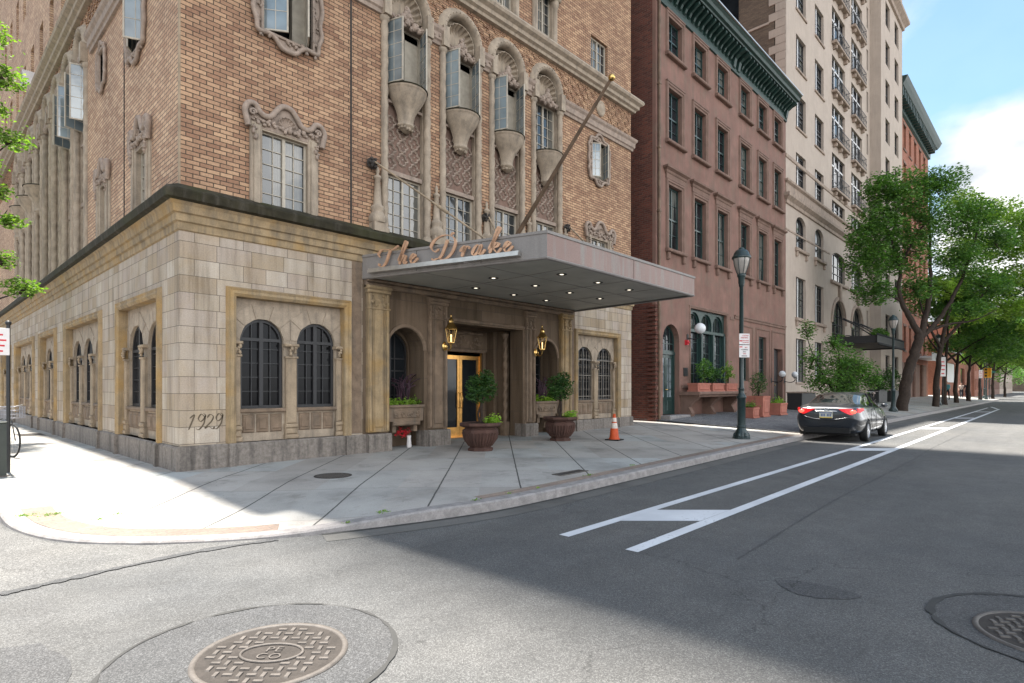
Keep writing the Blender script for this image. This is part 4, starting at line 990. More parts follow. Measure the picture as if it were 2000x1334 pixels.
# ---- bay kit
def oriel_bay(x0, T=None, open_win=0, lower=True, balcony=True):
    c = x0+BW/2; xa, xb = x0+0.12, x0+BW-0.12
    for xx in (x0+0.055, x0+BW-0.055):
        mb = MB(T); twist_col(mb, xx, 0.0, 5.1, 9.85, 0.085, 10, 6.0, 0.10, 2, 0.06)
        mb.lathe([(0.085, 0), (0.12, 0.05), (0.12, 0.12), (0.085, 0.14)], (xx, 0, 9.80), 10); mb.lathe([(0.12, 0), (0.12, 0.1), (0.09, 0.14)], (xx, 0, 5.04), 10)
        mb.build('twisted_column', 'terra', hotel)
    mb = MB(T)     # flat jambs, spandrel back
    yb = 0.17
    mb.plate(rect(xa-0.06, xb+0.06, 6.5, 8.44), [], yb, yb+0.05)
    for a, b in ((xa-0.06, xa+0.03), (xb-0.03, xb+0.06)):
        mb.box(a, b, 0.06, 0.25, 5.0, 10.02)
    mb.build('bay_jamb', 'terra', hotel)
    mb = MB(T); mb.plate(rect(xa-0.03, xb+0.03, 6.5, 8.42), [], yb-0.004, yb+0.02, rim=False); mb.build('spandrel_back', 'spandrel', hotel)
    # strapwork panel
    mb = MB(T); W = xb-xa-0.06; cols, rws = 3, 5; cw = W/cols; rh = 1.56/rws*1.0
    mb.box(xa+0.02, xb-0.02, 0.06, 0.2, 6.46, 6.56); mb.box(xa+0.02, xb-0.02, 0.07, 0.2, 8.1, 8.16)
    for i in range(cols):
        for j in range(rws):
            cx_ = xa+0.03+cw*(i+0.5); cz = 6.60+rh*(j+0.5)+(rh/2 if i % 2 else 0)
            if cz+rh*0.45 > 8.12: continue
            h = [(cx_+cw*0.44*px, yb-0.018, cz+rh*0.46*pz) for px, pz in ((0, 1), (0.55, 0.72), (0.55, 0.4), (1, 0.12), (1, -0.12), (0.55, -0.4), (0.55, -0.72), (0, -1), (-0.55, -0.72), (-0.55, -0.4), (-1, -0.12), (-1, 0.12), (-0.55, 0.4), (-0.55, 0.72))]
            mb.tube(h, 0.030, 4, True, smooth=False)
            mb.sphere((cx_, yb-0.005, cz), 0.03, 5, 4)
    mb.build('strapwork_panel', 'terra_joint', hotel)
    if balcony:
        mb = MB(T); prof = [(0.555, 8.585), (0.555, 8.53), (0.54, 8.52), (0.525, 8.47), (0.47, 8.34), (0.39, 8.19), (0.315, 8.06), (0.262, 7.94), (0.228, 7.82), (0.212, 7.70), (0.21, 7.64), (0.235, 7.62), (0.235, 7.58), (0.19, 7.55), (0.15, 7.48), (0.08, 7.43), (0.01, 7.41)]; prof = [(r_*0.92, 7.50+(z_-7.41)*0.80) for r_, z_ in prof]
        mb.lathe(prof, (c, 0.06, 0), 20, pi, 2*pi); mb.lathe([(0.0, 8.44), (0.51, 8.44)], (c, 0.06, 0), 20, pi, 2*pi, smooth=False)
        for k in range(14):
            a = pi+pi*(k+0.5)/14; carve(mb, [(c+0.15*cos(a), 7.58)], 0.035, 1, 0.4, 0.06+0.15*sin(a)+0.02, 1.0)
        b_ = mb.build('balcony', 'terra', hotel)
        mb = MB(T); mb.lathe([(0.53, 8.44), (0.535, 8.455), (0.51, 8.475), (0.0, 8.475)], (c, 0.06, 0), 20, pi, 2*pi, smooth=False); mb.build('rim', 'ledge', b_)
    window(hotel, xa+0.03, xb-0.03, 5.0, 6.46, 0.16, 4, 5, 'frame_cream', 'glass_blue', 0.04, 0.012, T=T, mull=0.05)
    # upper window: frame with open leaves
    z0, z1 = 8.46, 9.98
    if open_win:
        f = window(hotel, xa+0.03, xb-0.03, z0, z1, 0.16, 1, 1, 'frame_cream', 'glass', 0.05, 0.012, T=T, mull=0, skip_pane=True)
        mb = MB(T); mb.box(xa+0.62, xb-0.08, 0.19, 0.215, z0+0.05, z1-0.05); mb.box(xa+0.06, xa+0.14, 0.19, 0.22, z0+0.05, z1-0.05); mb.box(xa+0.06, xb-0.08, 0.19, 0.22, z1-0.2, z1-0.05); mb.build('inner_blind', 'frame_cream', f)
        LW = (xb-xa-0.1)/2*1.0
        for sgn, hx, ang in ((1, xa+0.05, radians(-70)), (-1, xb-0.05, radians(-108) if open_win == 1 else radians(-96))):
            leaf(f, hx, 0.14, z0+0.04, z1-0.04, LW, ang, T)
    else:
        window(hotel, xa+0.03, xb-0.03, z0, z1, 0.16, 4, 5, 'frame_cream', 'glass_blue', 0.04, 0.012, T=T, mull=0.05)
    # arch hood, tympanum shell, figures
    zc = 10.40
    mb = MB(T); mb.sweep_v([tuple(p) for p in arc(c, zc, 0.60, 0, pi, 26)], [(0.0+0.09, -0.12), (0.085, 0.06), (0.04, 0.13), (-0.03, 0.14), (-0.08, 0.08), (-0.12, 0.06), (-0.15, 0.0)], 0.02, smooth=True); 
    for k in range(15):
        a = pi*(k+0.5)/15; mb.sphere((c+0.595*cos(a), -0.115, zc+0.595*sin(a)), 0.022, 5, 4)
    mb.box(x0-0.03, x0+0.15, -0.16, 0.1, 9.93, 10.42); mb.box(x0+BW-0.15, x0+BW+0.03, -0.16, 0.1, 9.93, 10.42)
    mb.build('arch_hood', 'terra', hotel)
    mb = MB(T); shell(mb, c, zc-0.06, 0.47, 0.02, 0.24, 11, -0.25, pi+0.25); mb.box(xa, xb, 0.2, 0.27, 9.9, 11.0); mb.build('shell', 'terra', hotel)
    mb = MB(T); mb.box(xa+0.0, xb, 0.0, 0.25, 9.97, 10.06)
    for (dx, dz, r) in ((0, 0.28, 0.075), (0, 0.16, 0.10), (-0.10, 0.08, 0.08), (0.10, 0.08, 0.08), (-0.22, -0.02, 0.09), (0.22, -0.02, 0.09), (-0.32, -0.06, 0.07), (0.32, -0.06, 0.07), (0, 0.0, 0.09), (-0.12, -0.1, 0.06), (0.12, -0.1, 0.06), (-0.4, -0.02, 0.06), (0.4, -0.02, 0.06)):
        mb.sphere((c+dx, -0.02, 10.06+dz), r, 9, 6, (1, 0.9, 1.15), 0, True, 0.1); carve(mb, [(c+dx, 10.06+dz)], r*0.35, 4, 1.2, -0.06, 0.8)
    mb.build('carved_figures', 'terra_joint', hotel)
def leaf(parent, hx, hy, z0, z1, w, ang, T, gm='glass_open', nc=2, nr=5):
    """open casement leaf hinged at (hx, hy)"""
    M_ = Matrix.Translation((hx, hy, 0)) @ Matrix.Rotation(ang, 4, 'Z'); TT = (T @ M_) if T is not None else M_
    mb = MB(TT); fw = 0.03
    for a in (-0.015,): 
        mb.box(0, fw, a, a+0.03, z0, z1); mb.box(w-fw, w, a, a+0.03, z0, z1); mb.box(fw, w-fw, a, a+0.03, z0, z0+fw); mb.box(fw, w-fw, a, a+0.03, z1-fw, z1)
        for i in range(1, nc): x = w*i/nc; mb.box(x-0.006, x+0.006, a+0.006, a+0.024, z0+fw, z1-fw)
        for j in range(1, nr): z = z0+(z1-z0)*j/nr; mb.box(fw, w-fw, a+0.007, a+0.023, z-0.006, z+0.006)
    f = mb.build('casement_leaf', 'frame_cream', parent)
    mb = MB(TT); mb.box(fw*0.6, w-fw*0.6, -0.003, 0.003, z0+fw*0.6, z1-fw*0.6); 
    return f if parent.parent is not None and parent.parent is not hotel else (mb.build('casement_glass', gm, parent), f)[1]
for i, x in enumerate(BX): oriel_bay(x, None, (1, 1, 1, 0)[i])
# upper row of windows above the belt with half columns
for i, (a, b) in enumerate(UP):
    window(hotel, a, b, 11.80, 13.35, 0.12, 3, 5, 'frame_cream', 'glass_blue', 0.04, 0.012, mull=0.045)
    for xx in (a-0.16, b+0.10):
        mb = MB(); mb.lathe([(0.10, 0), (0.12, 0.02), (0.12, 0.10), (0.085, 0.14), (0.085, 1.2), (0.11, 1.24), (0.13, 1.36), (0.12, 1.45)], (xx, 0.0, 11.72), 12); mb.build('half_column', 'terra', hotel)
    mb = MB(); mb.bbox(a-0.30, b+0.26, -0.16, 0.05, 13.15, 13.5, 0.04); mb.box(a-0.06, a+0.006, 0.0, 0.14, 11.74, 13.35); mb.box(b-0.006, b+0.05, 0.0, 0.14, 11.74, 13.35); mb.build('window_surround', 'terra', hotel)
window(hotel, 12.09, 13.04, 11.76, 13.05, 0.12, 4, 4, 'frame_cream', 'glass_blue', 0.045, 0.014, mull=0.05)
window(hotel, 1.5, 2.4, 11.76, 13.05, 0.12, 4, 4, 'frame_cream', 'glass_blue', 0.045, 0.014, mull=0.05)
for a, b in UP: window(hotel, a, b, 15.0, 16.5, 0.12, 3, 4, 'frame_cream', 'glass_blue', 0.045, 0.014)
window(hotel, 12.09, 13.04, 15.0, 16.3, 0.12, 4, 4, 'frame_cream', 'glass_blue', 0.045, 0.014)
# ---- ornate window with scrolled hood
def hood_window(x0, x1, z0, z1, T=None, sw=1.0):
    c = (x0+x1)/2; hw = (x1-x0)/2
    window(hotel, x0, x1, z0, z1, 0.06, 4, 5, 'frame_cream', 'glass_blue', 0.045, 0.013, T=T, mull=0.06)
    mb = MB(T)
    for s_ in (-1, 1):
        a, b = sorted((c+s_*(hw-0.006), c+s_*(hw+0.22))); mb.bbox(a, b, -0.05, 0.12, z0, z1+0.1, 0.02); mb.bbox(a+0.05, b-0.05, -0.085, -0.04, z0+0.02, z1+0.05, 0.015)
    mb.box(c-hw-0.02, c+hw+0.02, -0.03, 0.12, z1-0.02, z1+0.12)
    mb.build('window_surround', 'terra', hotel)
    s = hw/0.465
    base = [(-0.74, -0.05), (-0.78, 0.12), (-0.80, 0.26), (-0.72, 0.38), (-0.60, 0.38), (-0.53, 0.28), (-0.42, 0.22), (-0.30, 0.26), (-0.20, 0.40), (-0.11, 0.50), (0.0, 0.53)]
    pts = base + [(-x, z) for x, z in base[-2::-1]]
    pts = [(c+x*s, 0, z1+0.02+z) for x, z in pts]
    P_ = spline(pts, 5)
    mb = MB(T); mb.tube([(p.x, -0.07, p.z) for p in P_], 0.055, 7)
    mb.plate([(p.x, p.z) for p in P_] + [(c+0.6*s, z1+0.012), (c-0.6*s, z1+0.012)], [], -0.036, 0.06)
    for s_ in (-1, 1): mb.tube([(c+s_*(0.66-0.07*(1-k/16)*cos(k*0.6))*s, -0.09, z1+0.24+0.07*(1-k/16)*sin(k*0.6)) for k in range(15)], 0.025, 5)
    carve(mb, [(c+k*0.10*s, z1+0.12) for k in range(-6, 7)], 0.045, 3, 0.6, -0.05, 0.7)
    carve(mb, [(c+s_*(0.62)*s, z1-0.03-0.07*k) for k in range(4) for s_ in (-1, 1)], 0.04, 2, 0.4, -0.08, 0.8)
    shell(mb, c, z1+0.16, 0.19*s, -0.10, 0.06, 7, 0.1, pi-0.1)
    mb.build('window_hood', 'terra_joint', hotel)
hood_window(1.42, 2.35, 5.0, 6.5)
hood_window(12.05, 13.0, 5.0, 6.45)
hood_window(-2.55, -1.80, 5.06, 6.36, TL); hood_window(-5.62, -4.92, 5.06, 6.36, TL)
def cartouche(x0, x1, z0, z1, T=None, openw=False, big=1.0, win=True):
    c = (x0+x1)/2; cz = (z0+z1)/2; hw = (x1-x0)/2; hh = (z1-z0)/2
    q = [(0, -1.42), (0.30, -1.38), (0.52, -1.18), (0.78, -1.08), (1.22, -1.10), (1.28, -0.85), (1.42, -0.6), (1.34, -0.35), (1.44, 0.0), (1.36, 0.4), (1.44, 0.7), (1.26, 0.92), (1.22, 1.12), (0.8, 1.16), (0.5, 1.24), (0.34, 1.42), (0, 1.5)]
    q = q + [(-x, z) for x, z in q[-2:0:-1]]
    def mp_(x, z):
        return (c+(x*hw if abs(x) < 1 else (abs(x)-1)*0.62*(1 if x > 0 else -1)*big*0.8+(hw if x > 0 else -hw)), 0, cz+(z*hh if abs(z) < 1 else (abs(z)-1)*0.75*(1 if z > 0 else -1)*big*0.8+(hh if z > 0 else -hh)))
    P_ = spline([mp_(x, z) for x, z in q], 4, True)
    mb = MB(T); mb.plate([(p.x, p.z) for p in P_], [rect(x0, x1, z0, z1)], -0.02, 0.12)
    mb.tube([(p.x, -0.05, p.z) for p in P_], 0.045*big**0.5, 7, True)
    mb.sweep_v([(x0, z0), (x1, z0), (x1, z1), (x0, z1)], [(0.0, 0), (-0.01, 0.04), (-0.05, 0.04), (-0.06, 0)], -0.02, closed=True)
    for k in range(30):
        a = 2*pi*k/30; x = 1.16*cos(a)/max(abs(cos(a)), abs(sin(a))); z = 1.14*sin(a)/max(abs(cos(a)), abs(sin(a)))
        X, _, Z = mp_(x, z); carve(mb, [(X, Z)], 0.038*big, 3, 0.8, -0.03, 0.7)
    mb.build('cartouche_frame', 'terra_joint', hotel)
    if not win: 
        mb = MB(T); mb.plate(rect(x0, x1, z0, z1), [], 0.14, 0.2); mb.build('niche_back', 'trim', hotel); return
    if openw:
        f = window(hotel, x0, x1, z0, z1, 0.12, 1, 1, 'frame_cream', 'glass', 0.05, 0.012, T=T, skip_pane=True)
        mb = MB(T); mb.box(c+hw*0.35, x1-0.05, 0.17, 0.3, z0, z1); mb.build('inner_blind', 'frame_cream', f)
        LW = hw-0.02
        leaf(f, x0+0.03, 0.08, z0+0.04, z1-0.04, LW, radians(-35), T, nr=4); leaf(f, x1-0.03, 0.08, z0+0.04, z1-0.04, LW, radians(-115), T, nr=4)
    else: window(hotel, x0, x1, z0, z1, 0.12, 4, 4, 'frame_cream', 'glass_blue', 0.045, 0.013, T=T, mull=0.05)
cartouche(1.45, 2.43, 8.42, 10.1, None, True)
cartouche(12.09, 12.88, 8.42, 9.6, None, True, 0.9)
mb = MB(); mb.lathe([(0, 0.05), (0.10, 0.05), (0.13, 0.02), (0.17, 0.05), (0.20, 0.05), (0.23, 0.0)], (0, 0, 0), 24)
mb.v = [(12.61+x, -0.0-z, 10.80+y*1.15) for x, y, z in mb.v]; mb.build('medallion', 'terra', hotel)
# obelisk finials on the ledge
for x in (3.97, 5.64, 7.33, 9.02, 10.68):
    mb = MB(); mb.box(x-0.17, x+0.17, -0.20, 0.10, 5.02, 5.22)
    mb.lathe([(0.19, 0.0), (0.21, 0.06), (0.20, 0.14), (0.14, 0.22), (0.13, 0.26), (0.16, 0.32), (0.15, 0.36), (0.105, 0.40), (0.095, 0.42), (0.06, 0.98), (0.085, 1.0), (0.085, 1.04), (0.03, 1.08), (0.035, 1.12), (0.045, 1.17), (0.02, 1.24), (0, 1.27)], (x, -0.05, 5.22), 12)
    mb.build('obelisk_finial', 'terra', hotel)
# ---- side wing upper walls
SB = [-8.44-1.69*k for k in range(8)]     # bays on the side wing
mb = MB(TL)
holes = [rect(-2.55, -1.80, 5.04, 6.36), rect(-5.62, -4.92, 5.04, 6.36), rect(-3.0, -2.1, 8.42, 10.1), rect(-5.7, -5.2, 8.75, 9.55)] + [bay_hole(x) for x in SB]
mb.plate([(-26.5, 4.9), (-0.02, 4.9), (-0.02, 11.4), (-26.5, 11.4)], holes, 0.0, 0.25, rim=False); mb.build('brick_wall', 'brick_left', hotel)
hs = []
for k in range(12):
    x = -2.9-1.95*k
    for z in (12.5, 15.9, 19.3, 22.7, 26.1): hs.append((x, x+0.72, z, z+1.5))
mb = MB(TL); mb.plate([(-26.5, 11.4), (-0.02, 11.4), (-0.02, 40.0), (-26.5, 40.0)], [rect(*h) for h in hs], 0.0, 0.25, rim=False); mb.build('brick_wall', 'brick_left', hotel)
for h in hs:
    if h[2] < 24: window(hotel, *h, 0.14, 3, 4, 'frame_grey', 'glass', 0.05, 0.014, T=TL)
mb = MB(TL); mb.box(-3.57, -3.53, -0.012, 0.01, 5.1, 11.3); mb.build('expansion_joint', 'castiron_dark', hotel)
cartouche(-3.0, -2.1, 8.42, 10.1, TL, True); cartouche(-5.7, -5.2, 8.75, 9.55, TL, False, 0.7, win=False)
for i, x in enumerate(SB): oriel_bay(x, TL, (1, 2, 0, 0, 0, 0, 0, 0)[i], balcony=(i > 3))
sg = [(SB[i+1]+BW-0.02, SB[i]+0.02) for i in range(7)]
for a, b in sg:
    mb = MB(TL); mb.sweep_h([(a, 0.0), (b, 0.0)], pr1, side=1); mb.build('spring_course', 'terra_joint', hotel)
rough_band(-26.4, -0.3, 10.40, 11.27, TL @ Matrix.Translation((0, -0.02, 0)), [(x+BW/2-0.74, x+BW/2+0.74, archtop(x+BW/2)) for x in SB])
# air conditioner on the side wall
mb = MB(TL); mb.box(-15.5, -14.9, -0.42, 0.05, 12.1, 12.55); ac = mb.build('air_conditioner', 'frame_white', hotel)
mb = MB(TL)
for k in range(9): mb.box(-15.46, -14.94, -0.428, -0.42, 12.15+k*0.042, 12.17+k*0.042)
mb.build('louvres', 'metal_grey', ac)
# ---- bronze doors
D0, D1, DY = 6.80, 8.46, 1.34
mb = MB(); mb.plate(rect(D0, D1, 0.17, 2.60), [rect(D0+0.07, D1-0.07, 0.2, 2.50)], DY, DY+0.12)
mb.box(D0+0.05, D1-0.05, DY+0.0, DY+0.06, 2.50, 2.6); fr = mb.build('door_frame', 'bronze', hotel)
for s_ in (0, 1):
    a = D0+0.07+s_*((D1-D0-0.14)/2); b = a+(D1-D0-0.14)/2
    mb = MB(); mb.plate(rect(a+0.005, b-0.005, 0.19, 2.49), [rect(a+0.09, b-0.09, 0.46, 2.38)], DY+0.02, DY+0.07); d = mb.build('entrance_door', 'bronze', hotel)
    mb = MB(); mb.box(a+0.08, b-0.08, DY+0.045, DY+0.055, 0.45, 2.39); mb.build('glass', 'glass', d)
    hx = b-0.05 if s_ == 0 else a+0.05
    mb = MB(); mb.tube([(hx, DY+0.02, 1.0), (hx, DY-0.05, 1.02), (hx, DY-0.05, 1.42), (hx, DY+0.02, 1.44)], 0.014, 6); mb.build('handle', 'brass', d)
mb = MB(); mb.box(6.7, 8.6, 1.1, 1.5, 0.1, 0.195); mb.build('threshold', 'bronze', hotel)

# ------------------------------------------------------------------ entrance canopy
CA, CB, CC, CD_ = (3.6, -0.03), (4.82, -4.24), (10.85, -4.15), (11.2, -0.03)
can = empty('entrance_canopy', (3.6, 0, 3.95), 0, 'flat grey metal canopy projecting over the hotel entrance', 'canopy')
def child(mb, name, mat, par, off):
    mb.v = [(a-off[0], b-off[1], c-off[2]) for a, b, c in mb.v]; return mb.build(name, mat, par)
CO = (3.6, 0, 3.95)
def fascia(p, q, z0, z1, t=0.06):
    mb = MB(); d = (Vector(q)-Vector(p)).normalized(); n = Vector((d.y, -d.x))*t
    a, b = Vector(p), Vector(q); c, e = b-n, a-n
    vs = [(a.x, a.y, z0), (b.x, b.y, z0), (c.x, c.y, z0), (e.x, e.y, z0), (a.x, a.y, z1), (b.x, b.y, z1), (c.x, c.y, z1), (e.x, e.y, z1)]
    mb.add(vs, [(0, 1, 5, 4), (1, 2, 6, 5), (2, 3, 7, 6), (3, 0, 4, 7), (4, 5, 6, 7), (3, 2, 1, 0)]); return mb
child(fascia(CA, CB, 3.97, 4.43), 'fascia', 'metal_grey', can, CO)
fm = fascia(CB, CC, 3.97, 4.43); child(fm, 'fascia', 'metal_pink', can, CO)
child(fascia(CC, CD_, 3.97, 4.43), 'fascia', 'metal_grey', can, CO)
for p_, q_, ks in ((CA, CB, (0.33, 0.68)), (CB, CC, (0.5,)), (CC, CD_, (0.5,))):
    for k_ in ks:
        a_ = Vector(p_).lerp(Vector(q_), k_); d_ = (Vector(q_)-Vector(p_)).normalized(); n_ = Vector((d_.y, -d_.x))*0.003
        mb = MB(); mb.add([(a_.x+n_.x, a_.y+n_.y, 3.98), (a_.x+d_.x*0.012+n_.x, a_.y+d_.y*0.012+n_.y, 3.98), (a_.x+d_.x*0.012+n_.x, a_.y+d_.y*0.012+n_.y, 4.41), (a_.x+n_.x, a_.y+n_.y, 4.41)], [(0, 1, 2, 3)]); child(mb, 'panel_seam', 'castiron_dark', can, CO)
mb = MB(); pth = [CA, CB, CC, CD_]
mb.sweep_h(pth, [(0.0, 4.40), (0.018, 4.405), (0.022, 4.455), (-0.10, 4.465)], side=1); child(mb, 'top_trim', 'metal_grey', can, CO)
mb = MB(); mb.sweep_h(pth, [(0.0, 3.985), (0.012, 3.97), (0.0, 3.945), (-0.05, 3.93), (-0.10, 3.95)], side=1); child(mb, 'bottom_trim', 'metal_grey', can, CO)
mb = MB(); mb.add([(CA[0], 0, 4.38), (CB[0], CB[1], 4.38), (CC[0], CC[1], 4.38), (CD_[0], 0, 4.38)], [(0, 1, 2, 3)]); child(mb, 'roof_deck', 'castiron_dark', can, CO)
mb = MB(); mb.add([(CA[0]+.05, 0, 3.975), (CB[0]+.05, CB[1]+.05, 3.975), (CC[0]-.05, CC[1]+.05, 3.975), (CD_[0]-.05, 0, 3.975)], [(3, 2, 1, 0)])
child(mb, 'soffit', 'soffit', can, CO)
mb = MB()
for y in (-1.42, -2.78): mb.box(4.1, 10.9, y-0.006, y+0.006, 3.968, 3.974)
for x in (5.9, 7.9, 9.3): mb.box(x-0.006, x+0.006, -4.1, -0.1, 3.969, 3.9735)
child(mb, 'soffit_joint', 'metal_grey', can, CO)
for x, y in ((6.2, -0.85), (7.56, -0.82), (8.88, -0.8), (5.6, -2.06), (6.94, -2.1), (8.3, -2.06), (9.62, -2.06), (6.3, -3.4), (7.62, -3.4), (8.96, -3.38)):
    mb = MB(); mb.lathe([(0.115, 3.972), (0.11, 3.962), (0.085, 3.962), (0.08, 3.97)], (x, y, 0), 20); l = child(mb, 'ceiling_light', 'frame_dark', can, CO)
    mb = MB(); mb.lathe([(0.042, 3.966), (0, 3.966)], (x, y, 0), 16, smooth=False); mb.v = [(a-CO[0], b-CO[1], c-CO[2]) for a, b, c in mb.v]; mb.build('lamp', 'light', l)
LD = Vector((CB[0]-CA[0], CB[1]-CA[1])); LL = LD.length; LD.normalize(); LN = Vector((LD.y, -LD.x))
if LN.x > 0: LN = -LN
def onf(u, v, d): return (CA[0]+LD.x*u+LN.x*(0.05+d)-CO[0], CA[1]+LD.y*u+LN.y*(0.05+d)-CO[1], v-CO[2])
mb = MB()
for z, d, hh in ((4.055, 0.10, 0.028), (4.10, 0.075, 0.018)):
    vs = [onf(0.26, z-hh, -0.04), onf(3.86, z-hh, -0.04), onf(3.86, z-hh, d), onf(0.26, z-hh, d), onf(0.26, z+hh, -0.04), onf(3.86, z+hh, -0.04), onf(3.86, z+hh, d), onf(0.26, z+hh, d)]
    mb.add(vs, [(0, 1, 2, 3), (7, 6, 5, 4), (3, 2, 6, 7), (0, 3, 7, 4), (1, 5, 6, 2), (0, 4, 5, 1)])
mb.build('light_bar', 'steel', can)
# script lettering
GL = {
 'T': [[(0.02, 0.26), (-0.02, 0.36), (0.08, 0.46), (0.24, 0.45), (0.42, 0.44), (0.56, 0.52)], [(0.34, 0.455), (0.27, 0.28), (0.20, 0.10), (0.10, 0.0), (0.0, 0.03), (0.01, 0.09)]],
 'h': [[(0.0, 0.1), (0.14, 0.34), (0.25, 0.56), (0.22, 0.60), (0.15, 0.42), (0.08, 0.16), (0.04, 0.0)], [(0.07, 0.08), (0.14, 0.20), (0.20, 0.235), (0.22, 0.19), (0.17, 0.05), (0.19, 0.0), (0.26, 0.06)]],
 'e': [[(0.0, 0.08), (0.08, 0.12), (0.16, 0.19), (0.13, 0.24), (0.07, 0.20), (0.03, 0.10), (0.06, 0.0), (0.13, 0.01), (0.24, 0.12)]],
 'D': [[(0.36, 0.50), (0.28, 0.28), (0.20, 0.10), (0.12, 0.02)], [(-0.06, 0.06), (-0.02, 0.0), (0.10, 0.03), (0.28, -0.01), (0.46, 0.12), (0.56, 0.36), (0.50, 0.54), (0.28, 0.62), (0.04, 0.54), (-0.08, 0.36), (0.02, 0.22), (0.14, 0.28)], [(0.44, 0.60), (0.52, 0.66)]],
 'r': [[(0.0, 0.14), (0.08, 0.24), (0.13, 0.26), (0.09, 0.13), (0.05, 0.0)], [(0.08, 0.10), (0.14, 0.22), (0.21, 0.255), (0.235, 0.22), (0.215, 0.19)]],
 'a': [[(0.22, 0.21), (0.15, 0.25), (0.06, 0.16), (0.02, 0.05), (0.07, 0.0), (0.16, 0.08), (0.23, 0.22)], [(0.255, 0.26), (0.20, 0.10), (0.20, 0.01), (0.26, 0.02), (0.34, 0.12)]],
 'k': [[(0.02, 0.1), (0.18, 0.36), (0.30, 0.58), (0.27, 0.62), (0.20, 0.46), (0.11, 0.18), (0.05, 0.0)], [(0.10, 0.12), (0.20, 0.235), (0.27, 0.23), (0.24, 0.16), (0.14, 0.125)], [(0.14, 0.125), (0.19, 0.04), (0.25, 0.0), (0.34, 0.10)]]}
S_ = 0.80
off = 0.56
for ch, adv in (('T', 0.50), ('h', 0.30), ('e', 0.62), ('D', 0.62), ('r', 0.27), ('a', 0.36), ('k', 0.34), ('e', 0.3)):
    mb = MB()
    for st in GL[ch]: pen_stroke(mb, [(off+a*1.13*S_, 4.13+b*S_*0.95) for a, b in st], 9, 0.064, 0.017, 0.03, onf, radians(66), 0.035)
    mb.build('letter', 'copper', can); off += adv*0.985
for (ax, az, ex, ey) in ((3.84, 6.52, 5.35, -2.6), (7.31, 6.05, 7.5, -1.0), (10.76, 6.47, 9.9, -2.6)):
    rod = MB(); rod.tube([(ax, -0.16, az), (ex, ey, 4.42)], 0.022, 6); a = Vector((ax, -0.16, az)); b = Vector((ex, ey, 4.42))
    m1, m2_ = a.lerp(b, 0.5), a.lerp(b, 0.58); rod.tube([tuple(m1), tuple(m2_)], 0.04, 6); rod.tube([tuple(b), tuple(b-Vector((0, 0, 0.1)))], 0.05, 6); r_ = child(rod, 'support_rod', 'trim', can, CO)
    mb = MB(); mb.lathe([(0, 0.10), (0.05, 0.10), (0.07, 0.05), (0.13, 0.0)], (0, 0, 0), 10); mb.v = [(ax+x-CO[0], -z-0.03-CO[1], az+y-CO[2]) for x, y, z in mb.v]
    for k in range(6): mb.sphere((ax+0.09*cos(k*pi/3)-CO[0], -0.1, az+0.09*sin(k*pi/3)-CO[2]), 0.04, 6, 5)
    mb.build('rosette', 'castiron_dark', r_)

# flagpole
fp = empty('flagpole', (8.11, 0, 5.25), 0, 'long bare flagpole slanting out from the wall above the canopy', 'flagpole')
mb = MB(); A = Vector((0, 0, 0)); B = Vector((0.02, -3.38, 3.52)); mb.tube([tuple(A.lerp(B, k/8)) for k in range(9)], [0.065-0.0035*k for k in range(9)], 10); mb.build('pole', 'pole', fp)
mb = MB(); mb.sphere((0.02, -3.43, 3.58), 0.085, 12, 8); mb.build('ball', 'brass', fp)
mb = MB(); mb.box(-0.1, 0.1, -0.04, 0.05, -0.2, 0.15); mb.tube([(0, -0.02, 0.02), (0, -0.3, 0.31)], 0.09, 10); mb.build('bracket', 'iron', fp)
# wall lanterns
def lantern(x, z, label):
    t = empty('wall_lantern', (x, -0.12, z-0.34), 0, label, 'wall lantern', 'brass lanterns either side of the entrance')
    mb = MB(); mb.lathe([(0, 0.03), (0.04, 0.03), (0.07, 0.0)], (0, 0, 0), 12); mb.v = [(x_, -z_+0.0, y_*1.7) for x_, y_, z_ in mb.v]
    mb.tube([tuple(p) for p in spline([(0, 0, 0.0), (0, -0.10, -0.10), (0, -0.22, -0.08), (0, -0.24, 0.04)], 5)], 0.014, 6)
    mb.tube([(0, -0.05+0.05*cos(a/2), -0.02+0.06*sin(a/2)) for a in range(11)], 0.01, 5)
    mb.lathe([(0, -0.08), (0.018, -0.06), (0.012, -0.03), (0.03, 0.0), (0.05, 0.03), (0.075, 0.05)], (0, -0.24, 0.03), 12); mb.build('bracket', 'brass', t)
    mb = MB(); n = 6
    for k in range(n):
        a = 2*pi*(k+0.5)/n; mb.tube([(0.075*cos(a), -0.24+0.075*sin(a), 0.08), (0.135*cos(a), -0.24+0.135*sin(a), 0.40)], 0.008, 5)
    mb.lathe([(0.14, 0.40), (0.165, 0.405), (0.16, 0.42), (0.10, 0.50), (0.06, 0.56), (0.055, 0.60), (0.07, 0.62), (0.03, 0.66), (0.015, 0.70), (0.02, 0.73), (0, 0.78)], (0, -0.24, 0), 6, smooth=False); mb.lathe([(0.0, 0.07), (0.08, 0.07), (0.08, 0.085), (0, 0.085)], (0, -0.24, 0), 6, smooth=False)
    mb.build('cage', 'brass', t)
    mb = MB(); mb.tube([(0, -0.24, 0.08), (0, -0.24, 0.2)], 0.014, 6); mb.sphere((0, -0.24, 0.24), 0.022, 6, 5, (1, 1, 1.8)); mb.build('bulb', 'bulb', t)
lantern(5.84, 2.93, 'polished brass lantern on the pilaster left of the bronze doors'); lantern(9.22, 2.93, 'polished brass lantern on the pilaster right of the bronze doors')

